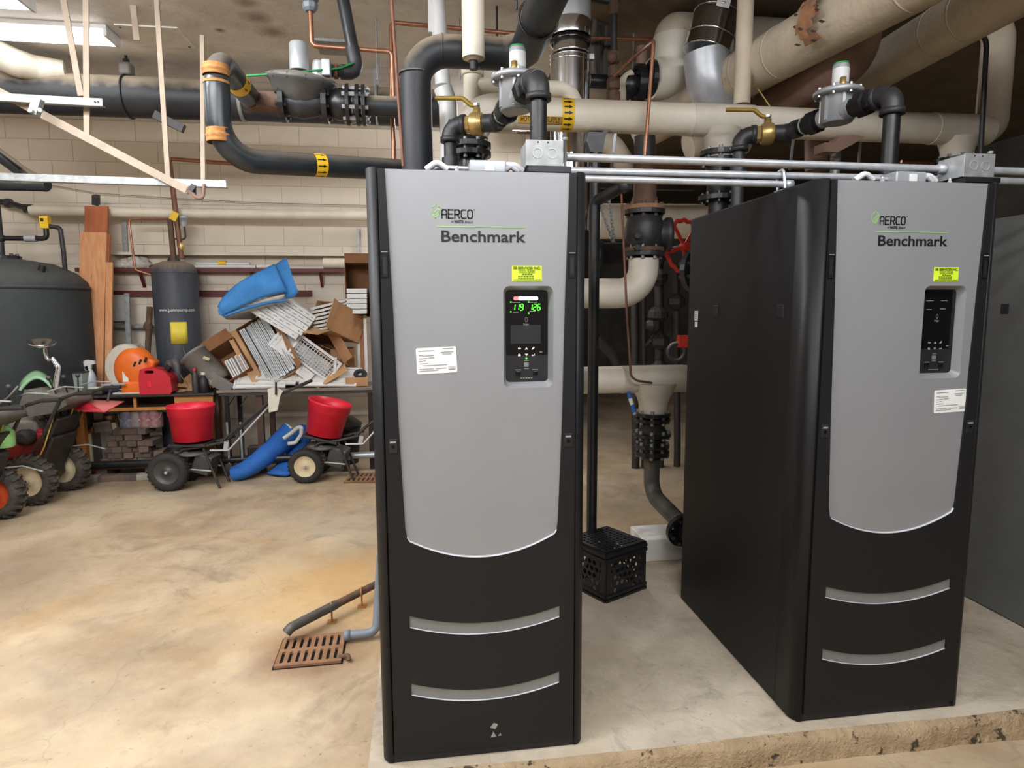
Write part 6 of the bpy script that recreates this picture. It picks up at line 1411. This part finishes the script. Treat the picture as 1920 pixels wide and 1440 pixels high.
MB().lathe([(r_*.8, -.01), (r_*1.02, 0), (r_*1.02, .03), (r_*.95, .035), (r_*.93, d.length*.9), (r_*.8, d.length)], a_, d, 24).build('drum', 'gray_plastic', t)
MB().box(A(387, 672, 4.58), (.06, .01, .03), eul(0, .4, 0)).build('name_tag', 'rim_cream', t)
MB().tube([A(352, 672, 4.7), A(346, 660, 4.7), A(343, 650, 4.7)], .018, 8).build('latch_handle', 'dark_plastic', t)
MB().box(A(417, 720, 4.62), (.20, .14, .12), eul(0, .6, .2)).build('motor_box', 'gray_plastic', t, bevel=.01)
tag(lump(dk(328, 4.75)+Vector((0, 0, .16)), .09, .08, .16, .2, 18, 12).build('work_gloves', 'dark_plastic'), 'dark crumpled work gloves between fuel can and canister', 'gloves')
t = thing('paper_scraps', 'torn brown paper heaped on the desk behind the fuel can', 'paper', dk(338, 4.76))
for k in range(5): MB().box(dk(330+k*6, 4.7)+Vector((0, .02*k, .03+.05*(k % 3))), (.16, .10, .004), eul(.5+.3*k, .6-.4*k, k)).build('scrap', 'card_light', t)
def bottle(label, o, r, h, mat, cap, capm):
    t = thing('bottle', label, 'bottle', o); MB().lathe([(r*.9, 0), (r, .01), (r, h*.62), (r*.5, h*.8), (r*.35, h*.85), (r*.35, h*.9)], o, Zv, 16).build('body', mat, t)
    MB().lathe([(r*.45, 0), (r*.45, h*.12), (0, h*.125)], o+Zv*h*.88, Zv, 12).build('cap', capm, t); return t
bottle('narrow dark bottle with a red cap on the desk corner', dk(367, 4.57), .032, A(367, 690, 4.57).z-zD, 'dark_plastic', 0, 'red_can')
bottle('squat black oil jug beside the red-capped bottle', dk(383, 4.59), .05, A(383, 698, 4.59).z-zD, 'matte_black', 0, 'light_plastic')
t = thing('spray_bottle', 'clear spray bottle with a white trigger head', 'spray bottle', dk(172, 4.7))
o = dk(172, 4.7); hb = A(172, 672, 4.7).z-zD
MB().lathe([(.045, 0), (.05, .02), (.05, hb*.45), (.03, hb*.62), (.016, hb*.7), (.016, hb*.76)], o, Zv, 16).build('body', 'clear_plastic', t)
MB().plate([[(-.06, .0), (-.055, .04), (-.02, .055), (.05, .045), (.055, .015), (.02, .01), (.015, -.03), (-.012, -.03), (-.015, .0), (-.04, -.01)]], o+Vector((0, -.015, hb*.8)), Xv, Zv, Yv, .03).build('trigger_head', 'white_metal', t, bevel=.004)
MB().tube([o+Vector((-.045, 0, hb*.8)), o+Vector((-.05, 0, hb*.72)), o+Vector((-.035, 0, hb*.64))], .006, 6).build('trigger', 'galv', t)
t = thing('bucket', 'square greyish green bucket with a dark rim on the desk', 'bucket', dk(140, 4.65))
o = dk(140, 4.65); wB = pr(25, o); hB = A(140, 698, 4.65).z-zD
MB().add([o+Vector((sx*wB*k, sy*.11*k, z)) for z, k in ((0, .85), (hB, 1)) for sx, sy in ((-1, -1), (1, -1), (1, 1), (-1, 1))], [(0, 1, 2, 3)]+[(i, (i+1) % 4, 4+(i+1) % 4, 4+i) for i in range(4)]).build('body', 'bucket_green', t)
MB().plate([rrect(-wB*1.05, -.12, wB*1.05, .12, .02), rrect(-wB*.93, -.1, wB*.93, .1, .015)], o+Vector((0, 0, hB)), Xv, Yv, Zv, .012).build('rim', 'dark_plastic', t)
tag(lump(dk(208, 4.75)+Vector((0, 0, .03)), .12, .10, .05, .2, 16, 31).build('cloth', 'blue_cloth'), 'folded dark blue cloth on the desk beside the leaf blower', 'cloth')
t = thing('dish_brush', 'black block brush with a white back on the desk', 'brush', dk(178, 4.56)); o = dk(178, 4.56)
MB().box(o+Vector((0, 0, .035)), (.15, .07, .05)).build('bristle_block', 'dark_plastic', t, bevel=.008); MB().box(o+Vector((.01, .01, .07)), (.13, .06, .02)).build('back', 'light_plastic', t, bevel=.006)
bar('mop_handle', A(190, 722, 4.54), A(235, 720, 4.54), .02, .02, 'galv', 'short grey tool handle lying on the desk edge', 'tool')
# red snow shovel blade on the desk edge
t = thing('snow_shovel', 'red plastic snow shovel hanging over the desk edge', 'shovel', A(180, 770, 4.25))
P = [A(126, 766, 4.1), A(196, 773, 4.0), A(233, 753, 4.2), A(203, 740, 4.3), A(132, 748, 4.26)]
MB().sheet([[P[0], P[0].lerp(P[1], .5)-Zv*.01, P[1]], [P[4], P[4].lerp(P[2], .45), P[2]]], .008).build('blade', 'red_paint', t)
MB().sheet([[P[0]-Zv*.0, P[1]], [P[4]+Zv*.03, P[4].lerp(P[1], .6)+Zv*.03]], .006).build('blade_side', 'red_can', t)
MB().tube([A(202, 752, 4.2), A(206, 735, 4.25), A(210, 722, 4.3)], .012, 8).build('shaft', 'dark_plastic', t)
# --- under the desk
def ud(px, Yq, z=0.0): return Vector((A(px, 850, Yq).x, Yq, z))
for i, (px, w_, z0, z1, m_, yo, tl) in enumerate(((148, .16, .15, .62, 'wood_gray', 0, .05), (168, .06, .15, .45, 'rim_cream', 0, 0), (182, .10, .15, .45, 'dark_plastic', .03, 0), (202, .16, .16, .56, 'wood_gray', .04, -.15), (222, .08, .16, .54, 'rim_cream', .06, -.2), (190, .10, .42, .68, 'wood_dark', .1, 0), (165, .09, .44, .68, 'wood_red', .12, 0))):
    o = ud(px, 4.7+yo); tag(MB().box((o.x, o.y, (z0+z1)/2), (w_, .04, z1-z0), eul(0, tl, 0)).build('offcut_board', m_, bevel=.003), ['widest grey board stacked under the desk', 'pale narrow board under the desk beside the widest', 'dark board edge under the desk', 'slanting grey board under the desk', 'pale slanting board under the desk beside the paint cans', 'upper dark board behind the slanting ones', 'upper reddish board behind the slanting ones'][i], 'board', 'boards under the desk')
def pcan(px, Yq, z, m_, label):
    o = ud(px, Yq, z); t = thing('paint_can', label, 'paint can', o, 'paint cans under the desk')
    MB().lathe([(.07, 0), (.072, .004), (.072, .16), (.074, .165), (.074, .172), (.06, .172), (.06, .168), (0, .168)], o, Zv, 20).build('can', 'paint_can', t)
    MB().lathe([(.0728, .015), (.0728, .15)], o, Zv, 20, caps=False).build('paper_label', m_, t)
    MB().tube([o+Vector((.074*math.cos(a), -.03-.04*math.sin(a), .15-.08*math.sin(a))) for a in [PI*k/8 for k in range(9)]], .002, 5).build('bail', 'galv', t)
# crooked brick stack carrying the cans
nbr = 0
def brick(c, rz, m_, grp, label, sz=(.20, .095, .058)):
    tag(MB().box(c, sz, rotz(rz)).build('brick', m_, bevel=.004), label, 'brick', grp)
for row in range(6):
    for i in range(6-row//2):
        o = ud(205+i*17+(8 if row % 2 else 0)+row*3, 4.67+.02*(i % 2)); 
        if o.x > ud(312, 4.67).x: continue
        brick((o.x, o.y+random.uniform(-.02, .02), .15+.029+row*.0585), PI/2+random.uniform(-.2, .2) if row % 2 else random.uniform(-.1, .1), ['brick_a', 'brick_b', 'brick_b'][(i+row) % 3], 'bricks piled under the desk', 'brown brick in the pile under the desk', (.085, .20, .056) if row % 2 == 0 else (.20, .085, .056))
t_ = ud(250, 4.7)
struct_low = tag(MB().box2((dx0+.1, 4.6, .10), (dx1-.15, 4.92, .148)).build('timber_skid', 'wood_dark'), 'dark timber skid on the floor carrying the brick pile', 'timber')
for x in (dx0+.2, (dx0+dx1)/2, dx1-.25): tag(MB().box2((x-.05, 4.62, 0), (x+.05, 4.9, .098)).build('skid_block', 'brick_b'), 'masonry block propping the timber skid under the desk', 'block', 'blocks under the skid')
for i, px in enumerate((148, 172, 200, 222, 245, 268, 290)):
    o = ud(px, 4.56); brick((o.x, 4.545, .03), random.uniform(-.08, .08), ['brick_b', 'brick_c', 'brick_a', 'brick_a', 'brick_b', 'brick_c', 'brick_a'][i], 'bricks in the row on the floor', ['dark brick at the start of the row on the floor', 'pale grey brick on the floor in front of the desk', 'reddish brick next to the pale grey one', 'orange brick in the middle of the floor row', 'dull brick near the end of the floor row', 'grey brick near the end of the floor row', 'last brick of the floor row by the spreader wheel'][i], (.12, .10, .058))
zc_ = .15+6*.0585
for i, (px, m_, lab) in enumerate(((245, 'paint_can_blue', 'blue labelled paint can on the bricks'), (262, 'paint_can', 'plain metal paint can on the bricks'), (279, 'paint_can_red', 'reddish labelled paint can on the bricks'), (296, 'paint_can_red', 'last paint can on the bricks behind the red spreader'))):
    pcan(px, 4.67, zc_, m_, lab)
# low black pipe along the benches
yl = 4.57
t = thing('floor_pipe', 'black pipe lying low along the front of the benches', 'pipe', (-1.8, yl, 0))
zl_ = A(250, 869, yl).z
MB().tube([(A(118, 868, yl).x, yl, zl_), (A(620, 864, yl).x, yl, zl_)], .034, 14).build('black_run', 'iron_black', t)
MB().tube([(A(620, 858, yl).x, yl, zl_), (A(760, 858, yl).x, yl, zl_)], .034, 14).build('white_run', 'galv', t)
for px in (160, 430, 650): x = A(px, 868, yl).x; MB().box2((x-.03, yl-.03, 0), (x+.03, yl+.03, zl_-.034)).build('support_block', 'brick_b', t)
# black bin behind the far spreader
o = FZ(655, 852); t = thing('trash_bin', 'black plastic tub in the shade under the steel table', 'bin', (o.x, 4.95, 0))
MB().lathe([(.14, 0), (.17, .38), (.18, .38), (.18, .41), (.16, .41), (.13, .03), (0, .03)], (o.x, 4.95, 0), Zv, 24).build('tub', 'matte_black', t)
MB().lathe([(.185, .41), (.19, .43), (.10, .50), (0, .51)], (o.x, 4.95, 0), Zv, 24).build('lid', 'dark_plastic', t)
tag(MB().box(Vector((A(478, 838, 4.9).x, 4.95, .17)), (.16, .12, .10)).build('motor_block', 'dark_plastic', bevel=.015), 'small dark box on blocks under the steel table', 'box')
tag(MB().box(Vector((A(478, 838, 4.9).x, 4.95, .06)), (.2, .16, .118)).build('block', 'brick_b', bevel=.005), 'masonry block under the small dark box', 'block')

# ------------------------------------------------------------------ broadcast spreaders
def wheel(t, c, r, w_, rim, nm='wheel', tread=0):
    """pneumatic wheel with its axle along local y"""
    c = Vector(c); mb = MB(); k = w_/2
    mb.lathe([(r*.62, -k*.8), (r*.72, -k), (r*.92, -k*.9), (r*.99, -k*.5), (r, 0), (r*.99, k*.5), (r*.92, k*.9), (r*.72, k), (r*.62, k*.8)], c, Yv, 32, caps=False)
    if tread:
        for i in range(tread):
            a = 2*PI*i/tread
            for s in (-1, 1):
                R = Matrix.Rotation(-a-(.06 if s > 0 else 0), 3, 'Y') @ Matrix.Rotation(.5*s, 3, 'Z')
                mb.box(c+Matrix.Rotation(-a-(.06 if s > 0 else 0), 3, 'Y') @ Vector((r*1.0, s*k*.5, 0)), (r*.10, k*.95, r*.10), R)
    else:
        for i in range(28):
            a = 2*PI*i/28; mb.box(c+Vector((math.cos(a)*r, 0, math.sin(a)*r)), (r*.035, k*1.3, r*.10), Matrix.Rotation(-a, 3, 'Y'))
    w = L(mb, nm, 'tyre_mud' if tread else 'rubber', t)
    L(MB().lathe([(0, -k*.55), (r*.16, -k*.6), (r*.2, -k*.35), (r*.5, -k*.35), (r*.6, -k*.75), (r*.66, -k*.8), (r*.66, k*.8), (r*.5, k*.35), (0, k*.4)], c, Yv, 28), 'rim', rim, w)
    L(MB().lathe([(r*.08, -k*1.0), (r*.08, k*1.0)], c, Yv, 10), 'axle_nut', 'galv', w)
    return w
def spreader(label, loc, rz, tilt, rim, r, panel, yellow):
    t = rthing('lawn_spreader', label, 'spreader', loc, (0, 0, rz), 'red broadcast spreaders'); fx = -.03 if tilt else 0
    wheel(t, (0, 0, r), r, .10, rim); wheel(t, (0, .36, r), r, .10, rim)
    L(MB().cyl((0, .03, r), (0, .33, r), .012, 10), 'axle', 'dark_steel', t)
    hc = Vector((.16+fx, .18, .43)); R = Matrix.Rotation(tilt, 3, 'Y'); H, r0, r1 = .345, .172, .198
    mb = MB(); q = MB().lathe([(0, 0), (r0*.6, 0), (r0, .015), (r1*.97, H*.72), (r1*1.02, H*.73), (r1*1.03, H*.93), (r1*1.06, H*.94), (r1*1.06, H), (r1*1.0, H), (r1*.96, H*.75), (r0*.93, .03), (0, .03)], (0, 0, 0), Zv, 36); mb.add([hc+R @ v for v in q.v], q.f, True)
    hp = L(mb, 'hopper', 'red_plastic', t)
    L(MB().box(hc+R @ Vector((.0, 0, -.02)), (.34, .28, .025), R), 'hopper_plate', 'dark_steel', t, bevel=.004)
    L(MB().lathe([(.16, 0), (.16, .02), (.05, .03)], hc-Zv*.12, Zv, 20), 'spinner', 'dark_plastic', t)
    L(MB().box((.08, .18, .30), (.14, .2, .10)), 'gearbox', 'dark_plastic', t, bevel=.02)
    L(MB().box((.27, .18, .22), (.16, .22, .18), eul(0, .3, 0)), 'rear_shield', 'dark_plastic', t, bevel=.01)
    for y in (.07, .29):
        L(MB().tube([(-.02, y, r), (.10, y, .37), (.32, y, .40), (.50, y+(.03 if y > .2 else -.0), .44)], .013, 8, fil=.05), 'frame_rail', 'dark_steel', t)
        L(MB().tube([(.30, y, .38), (.36, y, .20), (.44, y-.02, .0)], .012, 8, fil=.05), 'stand_leg', 'dark_steel', t)
        L(MB().tube([(0, y, r), (.18, y, .18), (.36, y, .16)], .010, 8, fil=.05), 'lower_rail', 'galv_dull', t)
        L(MB().tube([(.44, y, .42), (1.0, .13+(y-.18)*.4, .87), (1.24, y, .97)], .013, 8, fil=.06), 'handle_tube', 'dark_steel', t)
    L(MB().cyl((1.24, .0, .97), (1.24, .36, .97), .016, 10), 'grip_bar', 'rubber', t)
    L(MB().tube([(.38, .02, .37), (.55, .02, .37), (.92, .12, .78)], .009, 8, fil=.03), 'control_rod', 'galv', t)
    L(MB().box((.53, .02, .41), (.04, .015, .08), eul(0, .2, 0)), 'rod_bracket', 'galv', t)
    if panel:
        L(MB().plate([[(-.05, -.12), (.03, -.10), (.06, .03), (.09, .08), (.02, .12), (-.05, .10)]], (.97, .06, .83), (1, 0, 0), Zv, Yv, .012), 'gauge_panel', 'light_plastic', t)
        L(MB().cyl((1.0, .04, .88), (1.01, .03, 1.0), .009, 8), 'gauge_lever', 'iron_black', t)
    if yellow: L(MB().plate([[(0, 0), (.06, .01), (.055, .035), (-.005, .025)]], (.13, .085, .36), (1, 0, 0), Zv, Yv, .003), 'warning_label', 'label_yellow', t)
    return t
w1, w2 = FZ(318, 920), FZ(575, 905)
spreader('red broadcast spreader with a plain black wheel in front of the desk', (w1.x, w1.y, 0), -.10, 0, 'dark_plastic', .18, True, True)
spreader('red broadcast spreader with a cream wheel rim and tilted hopper', (w2.x, w2.y, 0), -.12, .24, 'rim_cream', .165, False, False)

# ------------------------------------------------------------------ snow blowers at the edge of the picture
def blower(label, loc, rz, body, rim):
    t = rthing('snow_blower', label, 'snow blower', loc, (0, 0, rz), 'snow blowers beside the storage tank')
    for y in (0, .44): wheel(t, (0, y, .215), .21, .13, rim, tread=22)
    L(MB().cyl((0, 0, .215), (0, .44, .215), .015, 10), 'axle', 'dark_steel', t)
    L(MB().box((-.18, .22, .30), (.50, .26, .22)), 'chassis', 'engine_dark', t, bevel=.015)
    e = L(MB().box((-.08, .22, .50), (.36, .32, .24)), 'engine', body, t, bevel=.03)
    L(MB().box((.10, .22, .42), (.04, .34, .34), eul(0, .45, 0)), 'belt_cover', 'engine_dark', t, bevel=.02)
    L(MB().box((.16, .22, .62), (.03, .30, .26), eul(0, .5, 0)), 'frame_panel', 'engine_dark', t, bevel=.01)
    for k in range(5): L(MB().tube([(.05+.02*k, .04+.08*k, .78), (.14, .06+.07*k, .6), (.0+.03*k, .05+.08*k, .36)], .008, 6, fil=.1), 'cable_loom', 'rubber', t)
    L(MB().box((-.10, .22, .66), (.26, .26, .12)), 'engine_shroud', 'gray_plastic', e, bevel=.03)
    L(MB().lathe([(.06, 0), (.07, .03), (.07, .10), (.04, .13)], (-.02, .08, .58), (0, -1, .1), 14), 'muffler', 'engine_dark', e)
    L(MB().lathe([(.04, 0), (.04, .02)], (.05, .12, .62), Zv, 12), 'fuel_cap', 'red_can', e)
    for k in range(4): L(MB().box((.02, .09+.08*k, .50), (.05, .012, .14)), 'cooling_fin', 'galv_dull', e)
    L(MB().plate([[(-.3, 0), (.1, 0), (.1, .1), (.0, .34), (-.12, .40), (-.3, .40)]], (-.62, -.16, .02), Xv, Zv, Yv, .76), 'auger_housing', 'orange_red', t)
    L(MB().tube([(-.55, .22, .40), (-.56, .22, .75), (-.50, .22, .92)], .075, 12), 'chute', 'engine_dark', t)
    for y in (.02, .42):
        L(MB().tube([(-.10, y, .28), (.14, y, .62), (.30, y, .92), (.44, y, .96)], .014, 8, fil=.06), 'handle_tube', 'engine_dark', t)
        L(MB().cyl((.44, y, .96), (.58, y, .965), .018, 10), 'grip', 'rubber', t)
        L(MB().tube([(.20, y, .98), (.34, y, 1.02), (.50, y, 1.01)], .007, 6, fil=.03), 'clutch_lever', 'galv', t)
    L(MB().plate([[(0, 0), (.20, .03), (.32, .10), (.30, .17), (.14, .19), (-.02, .24), (-.08, .10)]], (.02, .03, .76), Xv, Zv, Yv, .36), 'console', 'console_gray', t, bevel=.02)
    for k, y in enumerate((.12, .22, .32)):
        L(MB().cyl((.20+.03*k, y, .94), (.16+.06*k, y-.02, 1.08), .006, 6), 'control_lever', 'iron_black', t); L(MB().ball((.16+.06*k, y-.02, 1.085), .02, 10), 'lever_knob', 'dark_plastic', t)
    for y in (.06, .3): L(MB().tube([(.24, y, .86), (.12, y-.03, .5), (-.02, y, .28)], .006, 6, fil=.1), 'control_cable', 'yellow_wire', t)
    L(MB().tube([(.05, .40, .42), (.25, .40, .44), (.42, .38, .40)], .007, 6, fil=.05), 'shift_rod', 'galv', t)
    return t
s1_, s2_ = FZ(4, 973), FZ(62, 946)
blower('nearer muddy snow blower cut by the picture edge, orange housing', (s1_.x-.08, s1_.y-.42, 0), -.12, 'engine_dark', 'orange_red')
blower('snow blower with cream wheel rim and red engine next to the desk', (s2_.x+.0, s2_.y, 0), -.12, 'engine_red', 'rim_cream')
nb_ = bpy.data.objects['snow_blower']
w0 = Vector((A(2, 790, 3.2).x, 3.2, 0)); G_ = [[A(-20+18*i, 772-14*i-(6 if i == 3 else 0), 3.2+.1*j)-nb_.location for j in (0, 1, 2)] for i in range(4)]
ob = MB().sheet([[Matrix.Rotation(.12, 3, 'Z') @ v for v in r_] for r_ in G_], .012).build('wind_plate', 'console_gray', nb_, local=True)
# green tank sprayer bits, chrome lamp
t = thing('chrome_lamp', 'chrome bowl lamp on a crooked tube in front of the storage tank', 'lamp', A(100, 720, 3.95))
c = A(79, 645, 3.95); MB().lathe([(0, -.03), (.05, -.028), (.095, 0), (.105, .02), (.1, .02), (.05, -.015), (0, -.018)], c, (.15, -.25, 1), 24).build('bowl', 'chrome', t)
MB().tube([c+Vector((.02, 0, -.03)), A(85, 662, 3.95), A(90, 676, 3.95), A(98, 672, 3.95), A(108, 690, 3.95), A(104, 715, 3.95), A(100, 742, 3.95)], .016, 8, fil=.03).build('arm', 'chrome', t)
MB().tube([A(98, 670, 3.95), A(112, 688, 3.95), A(106, 730, 3.95)], .012, 8, fil=.03).build('brace_arm', 'galv', t)
t = thing('green_tray', 'pale green curved plastic sled behind the gear console', 'sled', A(70, 740, 4.0))
MB().sheet([[A(38+60*i/8, 742-34*math.sin(PI*(.1+.75*i/8))+0, 3.98+.06*j)+Vector((0, 0, .02*j)) for j in range(4)] for i in range(9)], .012).build('shell', 'green_plastic', t)
MB().tube([A(38+60*i/8, 742-34*math.sin(PI*(.1+.75*i/8)), 3.97) for i in range(9)], .014, 8).build('rim', 'green_plastic', t)
t = thing('jug', 'pale green plastic jug on the nearer snow blower', 'jug', A(12, 830, 3.3)); o = A(10, 838, 3.35)
MB().lathe([(.06, 0), (.07, .02), (.07, .12), (.03, .17), (.03, .19)], o, Zv, 16).build('body', 'green_bottle', t); MB().lathe([(.034, 0), (.034, .03)], o+Zv*.19, Zv, 12).build('cap', 'label_white', t)
